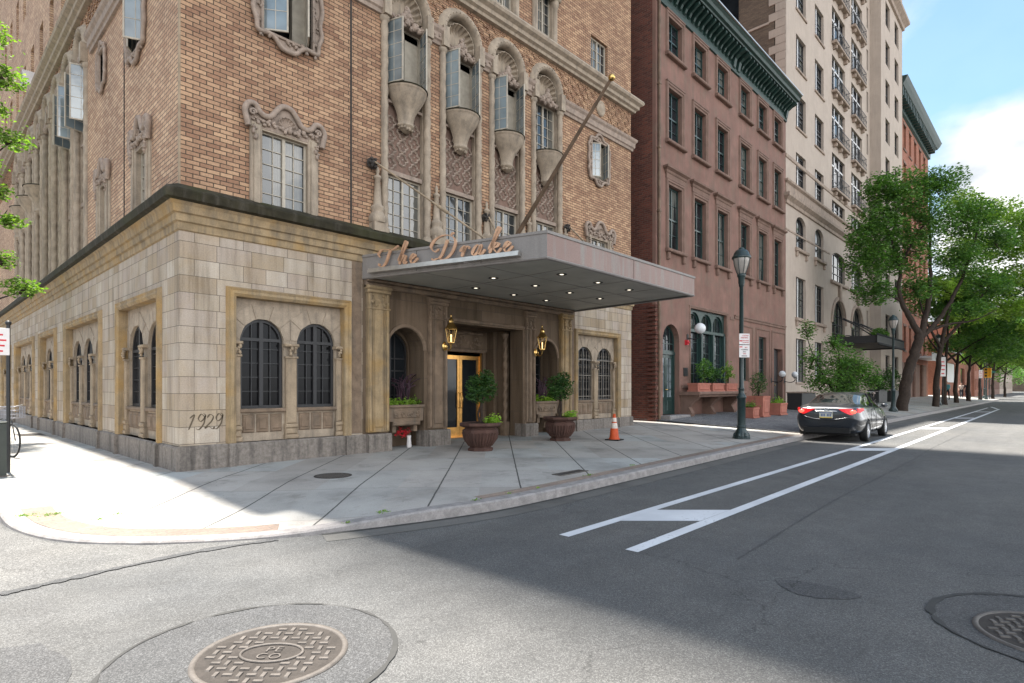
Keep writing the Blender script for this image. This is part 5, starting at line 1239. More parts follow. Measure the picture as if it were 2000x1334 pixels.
# ------------------------------------------------------------------ planters at the entrance
def urn(x, y, label, k=1.0):
    z0 = walk_z(x, y); t = empty('planter_urn', (x, y, z0), 0.3, label, 'planter', 'big brown stone planters before the entrance')
    P_ = [(0.0, 0), (0.30, 0), (0.30, 0.05), (0.25, 0.08), (0.27, 0.11), (0.38, 0.27), (0.43, 0.42), (0.43, 0.48), (0.38, 0.51), (0.37, 0.53), (0.47, 0.56), (0.50, 0.59), (0.49, 0.64), (0.42, 0.645), (0.41, 0.60), (0.0, 0.60)]
    P_ = [(a*k, b*k) for a, b in P_]
    mb = MB(); mb.lathe(P_, (0, 0, 0), 8, smooth=False, flute=lambda a, z: 0.0)
    mb.build('bowl', 'urn', t)
    mb = MB()
    for i in range(8):
        a0 = 2*pi*i/8; a1 = 2*pi*(i+1)/8
        for j in range(4):
            f_ = (j+0.5)/4; a = Vector((cos(a0), sin(a0), 0)).lerp(Vector((cos(a1), sin(a1), 0)), f_)
            mb.tube([(a.x*0.28*k, a.y*0.28*k, 0.12*k), (a.x*0.385*k, a.y*0.385*k, 0.27*k), (a.x*0.432*k, a.y*0.432*k, 0.42*k)], [0.022*k, 0.03*k, 0.02*k], 5)
    mb.build('gadroons', 'urn', t)
    mb = MB(); mb.lathe([(0.41*k, 0.625*k), (0, 0.635*k)], (0, 0, 0), 8, smooth=False); mb.build('soil', 'soil', t)
    return t, z0+0.63*k
def blob_leaves(mb, c, r, n, size, sc=(1, 1, 1), shellness=0.5, mi=0, freq=1.6, thr=-0.15):
    k = 0; tries = 0
    while k < n and tries < n*6:
        tries += 1
        v = Vector((RND.gauss(0, 1), RND.gauss(0, 1), RND.gauss(0, 1))).normalized()
        rr = RND.random()**shellness
        nz = noise.noise(v*freq*1.6+Vector(c)*0.7)
        if noise.noise((v*rr*r+Vector(c))*freq/r*0.9) < thr: continue
        R_ = r*rr*(1+0.32*nz)
        p = (c[0]+v.x*R_*sc[0], c[1]+v.y*R_*sc[1], c[2]+v.z*R_*sc[2])
        leaf_cards(mb, 1, lambda: p, size, 0.0, mi); k += 1
u1, zt1 = urn(5.72, -1.52, 'dark brown fluted stone planter left of centre, before the bronze doors', 0.98)
u2, zt2 = urn(8.74, -1.40, 'dark brown fluted stone planter on the right, near the orange cone', 0.98)
def topiary(x, y, z, label, seed, lean=0.0):
    t = empty('topiary_tree', (x, y, z), 0, label, 'small tree')
    mb = MB(); mb.tube([tuple(p) for p in spline([(0, 0, -0.05), (0.04, 0.01, 0.15), (0.0, -0.02, 0.35), (0.05+lean, 0, 0.62)], 5)], 0.035, 7)
    mb.tube([tuple(p) for p in spline([(0.03, 0.02, -0.05), (-0.04, 0.03, 0.2), (0.03, 0, 0.45), (0.0+lean, 0.04, 0.62)], 5)], 0.024, 7); mb.build('trunk', 'bark', t)
    mb = MB(); blob_leaves(mb, (0.03+lean, 0, 0.80), 0.37, 1500, 0.075, (1.0, 1.0, 0.95), 0.45, freq=2.2, thr=-0.28); blob_leaves(mb, (0.16+lean, 0, 1.02), 0.2, 300, 0.07); blob_leaves(mb, (-0.18+lean, 0, 0.62), 0.2, 260, 0.07); mb.build('crown', 'leaf_dark', t)
topiary(5.72, -1.52, zt1, 'bushy round topiary tree growing in the left entrance planter', 1)
topiary(8.74, -1.40, zt2, 'thin loose topiary tree growing in the right entrance planter', 2, -0.05)
for (x, y, z, lb) in ((5.90, -1.70, zt1, 'lime green plant spilling over the left entrance planter'), (8.98, -1.55, zt2, 'lime green plant spilling over the right entrance planter')):
    mb = MB(); leaf_cards(mb, 260, lambda: (x+RND.gauss(0, 0.10), y+RND.gauss(0, 0.07), z+abs(RND.gauss(0, 0.07))), 0.075, 0.3); tag(mb.build('trailing_plant', 'leaf_lime'), lb, 'plant')
# niche planter boxes on corbels
def niche_box(xc, label, lab2, lab3):
    t = empty('stone_planter_box', (xc, 0.0, 0.45), 0, label, 'planter', 'carved stone planter boxes in the entrance niches')
    mb = MB(); x0, x1 = -0.47, 0.47
    mb.plate([(x0, 0.35), (x1, 0.35), (x1+0.02, 0.66), (x1+0.03, 0.70), (x0-0.03, 0.70), (x0-0.02, 0.66)][::1], [], -0.02, 0.5)
    mb.bbox(x0-0.04, x1+0.04, -0.06, 0.5, 0.66, 0.73, 0.02); mb.bbox(x0+0.08, x1-0.08, -0.05, 0.4, 0.25, 0.36, 0.03)
    mb.bbox(x0+0.1, x1-0.1, -0.045, 0, 0.42, 0.6, 0.02); carve(mb, [(x0+0.14+k*0.08, 0.5) for k in range(9)], 0.03, 3, 0.8, -0.04, 0.6); mb.build('trough', 'trim_dark', t)
    for s_ in (-0.3, 0.3): mb = MB(); mb.box(s_-0.05, s_+0.05, 0.05, 0.59, 0.10, 0.26); mb.box(s_-0.045, s_+0.045, 0.3, 0.59, -0.08, 0.1); mb.build('corbel', 'trim_dark', t)
    mb = MB(); leaf_cards(mb, 520, lambda: (xc+RND.uniform(-0.46, 0.46), RND.uniform(0.0, 0.35), 1.17+abs(RND.gauss(0, 0.07))), 0.075, 0.5); tag(mb.build('trailing_plant', 'leaf_lime'), lab2, 'plant')
    mb = MB()
    for k in range(26):
        a = RND.uniform(-1, 1); L = RND.uniform(0.45, 0.85); bx = xc+RND.uniform(-0.1, 0.25); q = [(bx, 0.25, 1.15), (bx+a*0.12*L, 0.25-0.05, 1.15+L*0.7), (bx+a*0.5*L, 0.22+RND.uniform(-0.2, 0.2), 1.15+L*0.92)]
        mb.tube([tuple(p) for p in spline(q, 4)], [0.012]*8+[0.003], 4)
    tag(mb.build('spiky_plant', 'leaf_purple'), lab3, 'plant')
niche_box(4.785, 'carved stone planter box in the left entrance niche', 'bright green foliage in the left niche planter box', 'dark purple spiky plant in the left niche planter box')
niche_box(9.835, 'carved stone planter box in the right entrance niche', 'bright green foliage in the right niche planter box', 'dark purple spiky plant in the right niche planter box')
vase = empty('flower_vase', (4.95, 0.12, 0.15), 0, 'small white vase standing on the ground under the left niche box', 'vase')
mb = MB(); mb.lathe([(0, 0), (0.055, 0), (0.06, 0.06), (0.045, 0.24), (0.055, 0.30), (0.045, 0.30), (0.035, 0.1), (0, 0.1)], (0, 0, 0), 14); mb.build('vase_body', 'sign_white', vase)
mb = MB()
for k in range(16):
    c = (4.80+RND.gauss(0, 0.13), 0.12+RND.gauss(0, 0.06), 0.55+RND.gauss(0, 0.06)); leaf_cards(mb, 14, lambda: (c[0]+RND.gauss(0, 0.02), c[1]+RND.gauss(0, 0.02), c[2]+RND.gauss(0, 0.02)), 0.05, 0.1)
tag(mb.build('bouquet', 'flower'), 'bunch of red flowers by the white vase under the left niche', 'flowers')
# traffic cone
cz = walk_z(9.82, -2.38); cone = empty('traffic_cone', (9.82, -2.38, cz), 0.2, 'scuffed orange traffic cone with a pale collar on the pavement', 'traffic cone')
mb = MB(); mb.box(-0.19, 0.19, -0.19, 0.19, 0.0, 0.03); mb.box(0.1, 0.30, -0.16, 0.0, 0.001, 0.012); mb.build('base', 'rubber', cone)
mb = MB(); mb.lathe([(0.15, 0.03), (0.145, 0.05), (0.128, 0.07), (0.098, 0.32)], n=24); mb.lathe([(0.073, 0.46), (0.066, 0.50)], n=24); mb.lathe([(0.052, 0.60), (0.036, 0.69), (0.026, 0.705), (0.0, 0.705)], n=24); mb.build('body', 'cone', cone)
mb = MB(); mb.lathe([(0.0985, 0.315), (0.074, 0.462)], n=24); mb.lathe([(0.067, 0.495), (0.051, 0.605)], n=24); mb.build('reflective_collar', 'cone_white', cone)

# ------------------------------------------------------------------ brownstone row houses
def surround(mb, x0, x1, z0, z1, w=0.20, out=0.07):
    mb.sweep_v([(x0, z0), (x0, z1), (x1, z1), (x1, z0)], [(-0.01, -0.05), (0.0, out*0.5), (w*0.4, out*0.55), (w*0.5, out), (w*0.9, out), (w, out*0.3), (w+0.01, 0)], 0.0)
BC = [17.68, 19.85, 22.07, 24.62, 26.86, 29.02]
def sash_window(par, x0, x1, z0, z1, y=0.15, arch=0.0, gm='glass', fm='door_green', rows=4):
    return window(par, x0, x1, z0, z1, y, 2, rows, fm, gm, 0.07, 0.02, arch=arch, mull=0.05, sash=True, dep=0.06)
def green_cornice(par, x0, x1, ends=(True, True)):
    mb = MB(); mb.sweep_h([(x0, 0.0), (x1, 0.0)], [(0.0, 16.18), (0.07, 16.2), (0.09, 16.34), (0.05, 16.38), (0.05, 17.0), (0.60, 17.02), (0.62, 17.08), (0.72, 17.12), (0.76, 17.24), (0.88, 17.36), (0.0, 17.50)], side=1)
    c = mb.build('cornice', 'green', par)
    mb = MB(); mb.box(x0, x1, -0.915, -0.86, 17.34, 17.40); mb.build('gutter', 'steel', c)
    n = int((x1-x0-0.5)/0.36)
    for i in range(n+1):
        mb = MB(); x = x0+0.25+(x1-x0-0.5)*i/n; big = i in (0, n)
        w = 0.11 if big else 0.06; dz = 0.75 if big else 0.5
        pr = [(0.0, 17.0), (-0.56 if not big else -0.66, 17.0), (-0.56 if not big else -0.66, 16.90), (-0.40, 16.80), (-0.22, 16.68), (-0.14, 17.0-dz*0.9), (-0.04, 17.0-dz), (0.0, 17.0-dz)]
        v = [(x-w, y, z) for y, z in pr]+[(x+w, y, z) for y, z in pr]; k = len(pr)
        mb.add(v, [tuple(range(k)), tuple(range(2*k-1, k-1, -1))]+[(j, k+j, k+(j+1) % k, (j+1) % k) for j in range(k)])
        mb.build('bracket', 'green', c)
def row_house(x0, x1, cols, label, first):
    h = empty('row_house', (0, 0, 0), 0, label, 'house', 'twin brownstone row houses')
    holes = []
    for c in cols: holes += [rect(c-0.54, c+0.54, 14.5, 15.95), rect(c-0.54, c+0.54, 11.15, 13.2), rect(c-0.54, c+0.54, 6.95, 9.45)]
    if first: holes += [arch_hole(16.72, 18.05, 0.52, 4.05, 14), rect(19.0, 22.55, 1.62, 4.85)]
    else: holes += [rect(24.35, 25.1, 1.9, 4.15), rect(26.4, 27.4, 1.9, 4.15), rect(28.5, 29.8, 0.55, 3.65)]
    mb = MB(); mb.plate(rect(x0, x1, 0.0, 17.3), holes, 0.0, 0.3); mb.build('front_wall', 'brown', h)
    mb = MB(); mb.box(x0+0.01, x1-0.003, 0.3, 12, 0.0, 17.25); mb.build('rear_block', 'brick_red', h)
    for c in cols:
        for (a, b, kind) in ((14.5, 15.95, 0), (11.15, 13.2, 0), (6.95, 9.45, 1)):
            f = sash_window(h, c-0.54, c+0.54, a, b, gm=RND.choice(('glass', 'glass_curtain', 'glass_curtain')))
            mb = MB(); surround(mb, c-0.54, c+0.54, a, b)
            mb.bbox(c-0.78, c+0.78, -0.17, 0.02, a-0.13, a+0.0, 0.03)
            if kind:
                mb.box(c-0.76, c+0.76, -0.06, 0.02, b+0.2, b+0.42); mb.sweep_h([(c-0.78, 0), (c-0.78, -0.05), (c+0.78, -0.05), (c+0.78, 0)], [(0.0, b+0.38), (0.04, b+0.42), (0.06, b+0.5), (0.16, b+0.56), (0.17, b+0.63), (0.0, b+0.68)], side=1)
                for s_ in (-0.62, 0.62): mb.bbox(c+s_-0.07, c+s_+0.07, -0.13, 0.02, a-0.42, a-0.13, 0.04)
            else: mb.box(c-0.74, c+0.74, -0.085, 0.02, b+0.19, b+0.25)
            mb.build('window_surround', 'brown_trim', h)
    green_cornice(h, x0, x1)
    return h
h1 = row_house(16.2, 23.34, BC[:3], 'nearer brownstone row house, with the arched green door and green cornice', True)
h2 = row_house(23.34, 30.28, BC[3:], 'farther brownstone row house, with the plain square doorway and green cornice', False)
mb = MB(); mb.add([(16.19, 0.14, 0), (16.19, 12, 0), (16.19, 12, 17.2), (16.19, 0.14, 17.2)], [(3, 2, 1, 0)]); mb.build('side_wall', 'brick_red', h1)
mb = MB(); mb.tube([(16.34, -0.07, 0.3), (16.34, -0.07, 16.6)], 0.055, 8)
for z in (1, 3.4, 5.8, 8.2, 10.6, 13): mb.box(16.26, 16.42, -0.13, 0, z, z+0.05)
mb.build('downpipe', 'pole', h1)
mb = MB()
for k in range(26): mb.box(16.12-RND.uniform(0, 0.05), 16.3, -0.03-RND.uniform(0, 0.03), 0.3, 0.35+k*0.17, 0.35+k*0.17+0.10)
mb.build('rough_brick_edge', 'brick_red', h1)
# arched door
f = window(h1, 16.74, 18.03, 2.98, 4.03, 0.22, 4, 2, 'door_green', 'glass', 0.07, 0.03, arch=0.64, name='fanlight')
mb = MB(); mb.box(16.74, 18.03, 0.18, 0.3, 2.88, 3.0); mb.box(16.74, 16.82, 0.2, 0.3, 0.52, 2.9); mb.box(17.95, 18.03, 0.2, 0.3, 0.52, 2.9); mb.build('door_frame', 'door_green', h1)
for k in range(2):
    a = 16.83+k*0.56; b = a+0.55
    mb = MB(); mb.plate(rect(a, b, 0.53, 2.87), [rect(a+0.09, b-0.09, 1.2, 2.75)], 0.24, 0.29); mb.bbox(a+0.1, b-0.1, 0.225, 0.25, 0.65, 1.08, 0.02)
    for j in range(1, 5): mb.box(a+0.08, b-0.08, 0.245, 0.28, 1.2+j*0.31-0.01, 1.2+j*0.31+0.01)
    mb.box((a+b)/2-0.01, (a+b)/2+0.01, 0.245, 0.28, 1.2, 2.75)
    d = mb.build('door', 'door_green', h1); mb = MB(); mb.box(a+0.08, b-0.08, 0.265, 0.275, 1.19, 2.76); mb.build('glass', 'glass_open', d)
    mb = MB(); mb.sphere((b-0.045 if k == 0 else a+0.045, 0.2, 1.5), 0.03, 8, 6); mb.build('knob', 'brass', d)
mb = MB(); mb.bbox(16.5, 18.3, -0.45, 0.2, 0.2, 0.52, 0.03); mb.build('doorstep', 'kerb', h1)
# arcade window
mb = MB(); hh = [arch_hole(19.12+k*1.14, 19.12+k*1.14+1.0, 1.66, 4.75, 12) for k in range(3)]
mb.plate(rect(19.0, 22.55, 1.62, 4.85), hh, 0.14, 0.3); 
for k in range(4):
    x = 19.06+k*1.14; mb.bbox(x-0.07, x+0.07, 0.05, 0.2, 1.62, 3.9, 0.02)
mb.box(19.0, 22.55, 0.08, 0.2, 3.9, 4.02); mb.build('arcade_frame', 'door_green', h1)
for k in range(3): window(h1, 19.12+k*1.14, 20.12+k*1.14, 1.66, 4.75, 0.22, 3, 6, 'door_green', 'glass', 0.07, 0.022, arch=0.5, transom=3.95)
mb = MB(); surround(mb, 19.0, 22.55, 1.62, 4.85, 0.12, 0.03); mb.build('arcade_surround', 'brown_trim', h1); mb = MB(); mb.box(18.2, 19.0, -0.03, 0.05, 1.55, 1.66); mb.build('wall_ledge', 'brown_trim', h1); mb = MB(); mb.box(16.2, 16.6, -0.05, 0.05, 1.5, 1.62); mb.build('wall_ledge', 'brown_trim', h1)
mb = MB(); mb.box(22.9, 23.3, -0.03, 0.02, 4.7, 4.84); mb.box(23.36, 30.2, -0.05, 0.02, 4.78, 4.9); mb.box(23.36, 30.2, -0.08, 0.02, 4.9, 4.96)
for a, b in ((24.0, 25.5), (26.05, 27.8), (28.2, 30.1)): mb.sweep_v([(a, 0.6), (a, 4.5), (b, 4.5), (b, 0.6)], [(-0.01, 0), (0, 0.03), (0.07, 0.035), (0.08, 0)], 0.0)
mb.build('string_course', 'brown_trim', h2)
sash_window(h2, 24.35, 25.1, 1.9, 4.15); sash_window(h2, 26.4, 27.4, 1.9, 4.15)
mb = MB(); mb.plate(rect(28.5, 29.8, 0.55, 3.65), [], 0.26, 0.3); mb.bbox(28.6, 29.1, 0.24, 0.27, 0.8, 3.3, 0.03); mb.bbox(29.2, 29.7, 0.24, 0.27, 0.8, 3.3, 0.03); d = mb.build('door', 'frame_dark', h2)
mb = MB(); mb.sphere((29.2, 0.2, 1.7), 0.03, 8, 6); mb.build('knob', 'brass', d); mb = MB(); mb.bbox(28.3, 30.0, -0.4, 0.25, 0.25, 0.55, 0.03); mb.build('doorstep', 'kerb', h2)
mb = MB(); mb.box(18.38, 18.72, -0.02, 0.02, 2.05, 2.38); mb.build('wall_plaque', 'iron', h1)
mb = MB(); mb.box(18.5, 18.62, -0.12, 0.0, 3.3, 3.5); mb.sphere((18.56, -0.13, 3.4), 0.055, 8, 6); tag(mb.build('alarm_bell', 'sign_red'), 'small red alarm bell on the brownstone wall beside the globe lamp', 'bell')
def globe_lamp(x, z, r, label, dy=-0.55):
    t = empty('globe_lamp', (x, 0, z), 0, label, 'wall lamp', 'white globe lamps on the brownstone walls'); mb = MB(); mb.tube([tuple(p) for p in spline([(0, 0, -0.35), (0, dy*0.6, -0.42), (0, dy, -0.32), (0, dy, -r*0.8)], 4)], 0.022, 6); mb.lathe([(0.07, -r-0.02), (0.08, -r*0.75)], (0, dy, 0), 10); mb.box(-0.06, 0.06, -0.03, 0.0, -0.45, -0.2); mb.build('bracket', 'iron', t)
    mb = MB(); mb.sphere((0, dy, 0), r, 16, 10); mb.build('globe', 'white_globe', t)
globe_lamp(18.72, 3.95, 0.22, 'largest white globe lamp, beside the arched window of the nearer brownstone')
globe_lamp(28.1, 2.28, 0.17, 'small white globe lamp left of the square doorway'); globe_lamp(30.05, 2.28, 0.17, 'small white globe lamp right of the square doorway')
# stone shelf with planters
sh = empty('stone_shelf', (20.1, -0.45, 0.36), 0, 'brown stone shelf on curved brackets below the arcade window', 'shelf')
mb = MB(); mb.bbox(-2.1, 2.5, -0.45, 0.44, 0.92, 1.06, 0.04); mb.bbox(-2.0, 2.4, -0.38, 0.44, 0.84, 0.93, 0.03); mb.build('slab', 'brown_trim', sh)
for x in (-1.85, 0.1, 2.2):
    mb = MB(); pr = [(0.44, 0), (0.0, 0), (-0.05, 0.2), (0.1, 0.45), (-0.05, 0.62), (-0.32, 0.84), (0.44, 0.84)]; v = [(x-0.13, y, z) for y, z in pr]+[(x+0.13, y, z) for y, z in pr]; k = len(pr)
    mb.add(v, [tuple(range(k))[::-1], tuple(range(k, 2*k))]+[(j, (j+1) % k, k+(j+1) % k, k+j) for j in range(k)]); mb.build('bracket', 'brown_trim', sh)
def box_planter(x, y, z, w, d, h, label, mat='terracotta', g='terracotta box planters by the brownstones'):
    t = empty('box_planter', (x, y, z), 0, label, 'planter', g)
    mb = MB(); mb.add([(-w*.46, -d*.46, 0), (w*.46, -d*.46, 0), (w*.46, d*.46, 0), (-w*.46, d*.46, 0), (-w/2, -d/2, h), (w/2, -d/2, h), (w/2, d/2, h), (-w/2, d/2, h)], [(3, 2, 1, 0), (0, 1, 5, 4), (1, 2, 6, 5), (2, 3, 7, 6), (3, 0, 4, 7)])
    for zz in (0, h-0.07): mb.box(-w/2-0.015, w/2+0.015, -d/2-0.015, d/2+0.015, zz, zz+0.06)
    mb.bbox(-w*.36, w*.36, -d/2-0.012, -d/2+0.05, h*0.2, h*0.8, 0.02); mb.build('box', mat, t)
    mb = MB(); mb.box(-w*.47, w*.47, -d*.47, d*.47, h-0.03, h-0.008); mb.build('soil', 'soil', t); return t
zs = 0.36+1.06
for i, (x, lb) in enumerate(((18.75, 'first terracotta box on the stone shelf, nearest the arched door'), (20.1, 'middle terracotta box on the stone shelf'), (21.45, 'terracotta box at the lamp post end of the stone shelf'))):
    box_planter(x, -0.5, zs, 1.15, 0.42, 0.34, lb)
def shrub(name, x, y, z, r, sc, n, size, mat, label, cat='shrub', kind=None, group=None, thr=-0.2, shellness=0.45):
    t = empty(name, (x, y, z), 0, label, cat, group); mb = MB()
    for k in range(3): mb.tube([(0.02*k, 0, -0.02), (RND.uniform(-.3, .3)*r*sc[0], RND.uniform(-.3, .3)*r*sc[1], r*sc[2]*1.2)], [0.02, 0.008], 5)
    mb.build('stems', 'bark', t); mb = MB(); blob_leaves(mb, (0, 0, r*sc[2]), r, n, size, sc, shellness, freq=2.0, thr=thr); mb.build('foliage', mat, t); return t
shrub('leafy_plant', 19.1, -0.55, zs+0.3, 0.55, (1.1, 0.5, 1.0), 700, 0.10, 'leaf_mid', 'feathery green bush on the shelf nearest the arched door', 'plant')
shrub('leafy_plant', 20.2, -0.5, zs+0.3, 0.42, (1.3, 0.5, 0.85), 500, 0.10, 'leaf_dark', 'low dark bush in the middle box of the stone shelf', 'plant')
shrub('leafy_plant', 21.5, -0.5, zs+0.3, 0.50, (1.0, 0.5, 1.0), 420, 0.10, 'leaf_light', 'pale yellowish bush at the lamp post end of the shelf', 'plant', thr=0.0)
box_planter(20.1, -2.0, walk_z(20.1, -2)+0.02, 0.62, 0.5, 0.42, 'low terracotta planter right behind the street lamp post'); box_planter(21.2, -1.9, walk_z(21, -2)+0.02, 0.78, 0.7, 0.86, 'tall square terracotta planter with a panelled front'); box_planter(23.1, -2.0, walk_z(23, -2)+0.02, 0.85, 0.6, 0.52, 'low terracotta planter in front of the square doorway')
shrub('boxwood_cone', 21.2, -1.9, walk_z(21, -2)+0.86, 0.5, (0.72, 0.72, 1.05), 1100, 0.07, 'leaf_dark', 'dark clipped egg-shaped evergreen in the tall terracotta planter', 'shrub', thr=-0.5, shellness=0.35)
mb = MB(); leaf_cards(mb, 200, lambda: (20.15+RND.gauss(0, 0.16), -2.0+RND.gauss(0, 0.1), walk_z(20, -2)+0.46+abs(RND.gauss(0, 0.09))), 0.08, 0.4); tag(mb.build('flowering_plant', 'leaf_light'), 'leafy yellow green plant in the low planter behind the lamp post', 'plant')
mb = MB(); leaf_cards(mb, 260, lambda: (23.2+RND.gauss(0, 0.22), -2.0+RND.gauss(0, 0.12), walk_z(23, -2)+0.52+abs(RND.gauss(0, 0.12))), 0.09, 0.4); tag(mb.build('flowering_plant', 'leaf_lime'), 'bright lime plant in the low planter before the square doorway', 'plant')
# ------------------------------------------------------------------ pale apartment tower
tw = empty('apartment_tower', (30.3, 0, 0), 0, 'tall pale limestone apartment tower with rows of iron balconies', 'building')
def tb(mb, name, mat, par=None): mb.v = [(a-30.3, b, c) for a, b, c in mb.v]; return mb.build(name, mat, par or tw)
rows_w = [(1.9, 4.4), (5.6, 7.95), (9.6, 11.5), (13.15, 15.1)] + [(16.55+3.4*k, 18.5+3.4*k) for k in range(8)]
WT = Matrix.Translation((-30.3, 0, 0))
holes = []; wins = []
for (a, b) in ((32.0, 33.75), (35.5, 37.3)):
    for i, (z0, z1) in enumerate(rows_w):
        ar = 0.5 if i == 2 else 0; holes.append(arch_hole(a, b, z0, z1, 10, ar) if ar else rect(a, b, z0, z1)); wins.append((a, b, z0, z1, ar, 3))
for (a, b) in ((39.15, 42.3), (44.0, 47.1)):
    for k in range(8):
        z0 = 14.75+3.25*k; holes.append(rect(a, b, z0, z0+2.45)); wins.append((a, b, z0, z0+2.45, 0, 3))
    holes.append(rect(a, b, 12.95, 14.05)); wins.append((a, b, 12.95, 14.05, 0, 3)); holes.append(arch_hole(a, b, 8.7, 10.7, 10, 0.5)); wins.append((a, b, 8.7, 10.7, 0.5, 3))
    holes.append(arch_hole(a, b, 4.6, 7.45, 14, 1.55)); wins.append((a, b, 4.6, 7.45, 1.55, 3))
for z in [6.0, 9.5]+[13.2+3.3*k for k in range(9)]: holes.append(rect(48.5, 49.0, z, z+1.6)); wins.append((48.5, 49.0, z, z+1.6, 0, 1))
holes.append(rect(40.2, 46.2, 0.6, 3.6))
mb = MB(); mb.plate(rect(30.3, 49.6, 0.0, 46.0), holes, 0.0, 0.35); tb(mb, 'front_wall', 'tower')
mb = MB(); mb.box(30.6, 57.9, 0.36, 22, 0.0, 45.9); tb(mb, 'inner_block', 'dark')
for (a, b, z0, z1, ar, nc) in wins:
    f = window(tw, a, b, z0, z1, 0.15, nc, 3, 'frame_dark', RND.choice(('glass', 'glass_curtain')), 0.09, 0.05, T=WT, arch=ar, mull=0, sash=(b-a < 2 and ar == 0), dep=0.06, transom=(z1-0.7 if b-a > 3 and ar == 0 else None))
    if b-a < 2 and ar == 0 and b-a > 1:
        mb = MB(WT); mb.box(a+0.62, a+0.74, 0.12, 0.152, z0, z1); mb.box(a+0.02, a+0.08, 0.12, 0.152, z0, z1); mb.build('white_trim', 'frame_white', f)
    if b-a > 3 and z0 > 12:
        mb = MB(WT); mb.box(a, b, 0.12, 0.152, z1-0.77, z1-0.65); mb.box(a+0.95, a+1.07, 0.12, 0.152, z0, z1); mb.box(b-1.07, b-0.95, 0.12, 0.152, z0, z1); mb.build('white_trim', 'frame_white', f)
mb = MB(); mb.box(40.2, 46.2, 0.3, 0.34, 0.6, 3.6); tb(mb, 'entrance_recess', 'dark')
# wing
holes = []; ww = []
for (a, b) in ((51.2, 52.8), (54.7, 56.3)):
    for z in [2.3, 5.6]+[8.9+3.13*k for k in range(11)]: holes.append(rect(a, b, z, z+1.9)); ww.append((a, b, z, z+1.9))
mb = MB(); mb.plate(rect(49.6, 57.9, 0.0, 46.0), holes, -0.75, 0.35); tb(mb, 'wing_wall', 'tower')
for h in ww: window(tw, *h, -0.60, 2, 2, 'frame_dark', 'glass', 0.09, 0.05, T=WT)
mb = MB()
mb.sweep_h([(30.3, 22), (30.3, 0), (49.6, 0), (49.6, -0.75), (57.9, -0.75), (57.9, 8)], [(0, 11.75), (0.08, 11.78), (0.1, 11.95), (0.28, 12.12), (0.30, 12.28), (0.04, 12.36), (0.04, 12.9), (0.16, 12.98), (0.18, 13.08), (0, 13.14)], side=1)
tb(mb, 'belt_course', 'tower_trim'); mb = MB()
mb.sweep_h([(30.3, 2), (30.3, 0), (49.6, 0), (49.6, -0.75), (57.9, -0.75), (57.9, 8)], [(0, 33.2), (0.15, 33.25), (0.2, 33.5), (0.5, 33.8), (0.52, 34.0), (0, 34.15)], side=1)
tb(mb, 'belt_course', 'tower_trim'); mb = MB(); mb.sweep_h([(30.3, 2), (30.3, 0), (49.6, 0)], [(0, 14.3), (0.05, 14.33), (0.06, 14.5), (0, 14.54)], side=1); tb(mb, 'belt_course', 'tower_trim'); mb = MB(); mb.sweep_h([(30.3, 0), (38.6, 0)], [(0, 10.3), (0.03, 10.31), (0.03, 10.4), (0, 10.42)], side=1)
tb(mb, 'belt_course', 'tower_trim')
for (a, b) in ((32.0, 33.75), (35.5, 37.3)):
    for i, (z0, z1) in enumerate(rows_w):
        mb = MB()
        if i in (1, 2): mb.bbox(a-0.2, b+0.2, -0.16, 0.02, z0-0.2, z0-0.01, 0.03); mb.bbox(a-0.1, a+0.1, -0.12, 0.02, z0-0.5, z0-0.2, 0.03); mb.bbox(b-0.1, b+0.1, -0.12, 0.02, z0-0.5, z0-0.2, 0.03)
        else: mb.bbox(a-0.08, b+0.08, -0.08, 0.02, z0-0.12, z0, 0.02)
        tb(mb, 'sill', 'tower_trim')
for (a, b) in ((39.15, 42.3), (44.0, 47.1)):
    mb = MB(); mb.sweep_v([tuple(p) for p in arc((a+b)/2, 5.9, (b-a)/2+0.16, 0, pi, 20, 1.72)], [(-0.14, 0), (-0.12, 0.08), (0.1, 0.1), (0.14, 0)], 0.0); mb.bbox((a+b)/2-0.18, (a+b)/2+0.18, -0.2, 0.02, 7.4, 8.5, 0.05); mb.bbox(a-0.4, b+0.4, -0.16, 0.02, 8.48, 8.68, 0.03)
    tb(mb, 'arch_moulding', 'tower_trim')
for ai, (a, b) in enumerate(((39.15, 42.3), (44.0, 47.1))):
    for k in range(7):
        z0 = 14.75+3.25*k
        mb = MB(); mb.bbox(a-0.12, b+0.12, -0.32, 0.02, z0-0.16, z0, 0.03)
        for x in (a+0.3, (a+b)/2, b-0.3): mb.bbox(x-0.09, x+0.09, -0.26, 0.02, z0-0.42, z0-0.16, 0.05)
        s_ = tb(mb, 'balcony', 'tower_trim')
        mb = MB(WT)
        for zz in (0.08, 0.86): mb.box(a-0.05, b+0.05, -0.30, -0.275, z0+zz, z0+zz+0.03); mb.box(a-0.05, a-0.025, -0.30, 0.0, z0+zz, z0+zz+0.03); mb.box(b+0.025, b+0.05, -0.30, 0.0, z0+zz, z0+zz+0.03)
        n = 15
        for i in range(n+1):
            x = a-0.04+(b-a+0.06)*i/n; mb.box(x, x+0.018, -0.295, -0.28, z0, z0+0.9)
            if i % 2: mb.tube([(x+0.01+0.07*cos(q*pi/4), -0.288, z0+0.45+0.12*sin(q*pi/4)) for q in range(8)], 0.012, 4, True)
        for y in (-0.10, -0.20): mb.box(a-0.045, a-0.028, y, y+0.015, z0, z0+0.9); mb.box(b+0.03, b+0.047, y, y+0.015, z0, z0+0.9)
        mb.build('railing', 'iron', s_)
mb = MB(); mb.add([(30.29, 0.6, 0), (30.29, 22, 0), (30.29, 22, 46), (30.29, 0.6, 46)], [(3, 2, 1, 0)]); tb(mb, 'side_wall', 'brick_grey')
mb = MB()
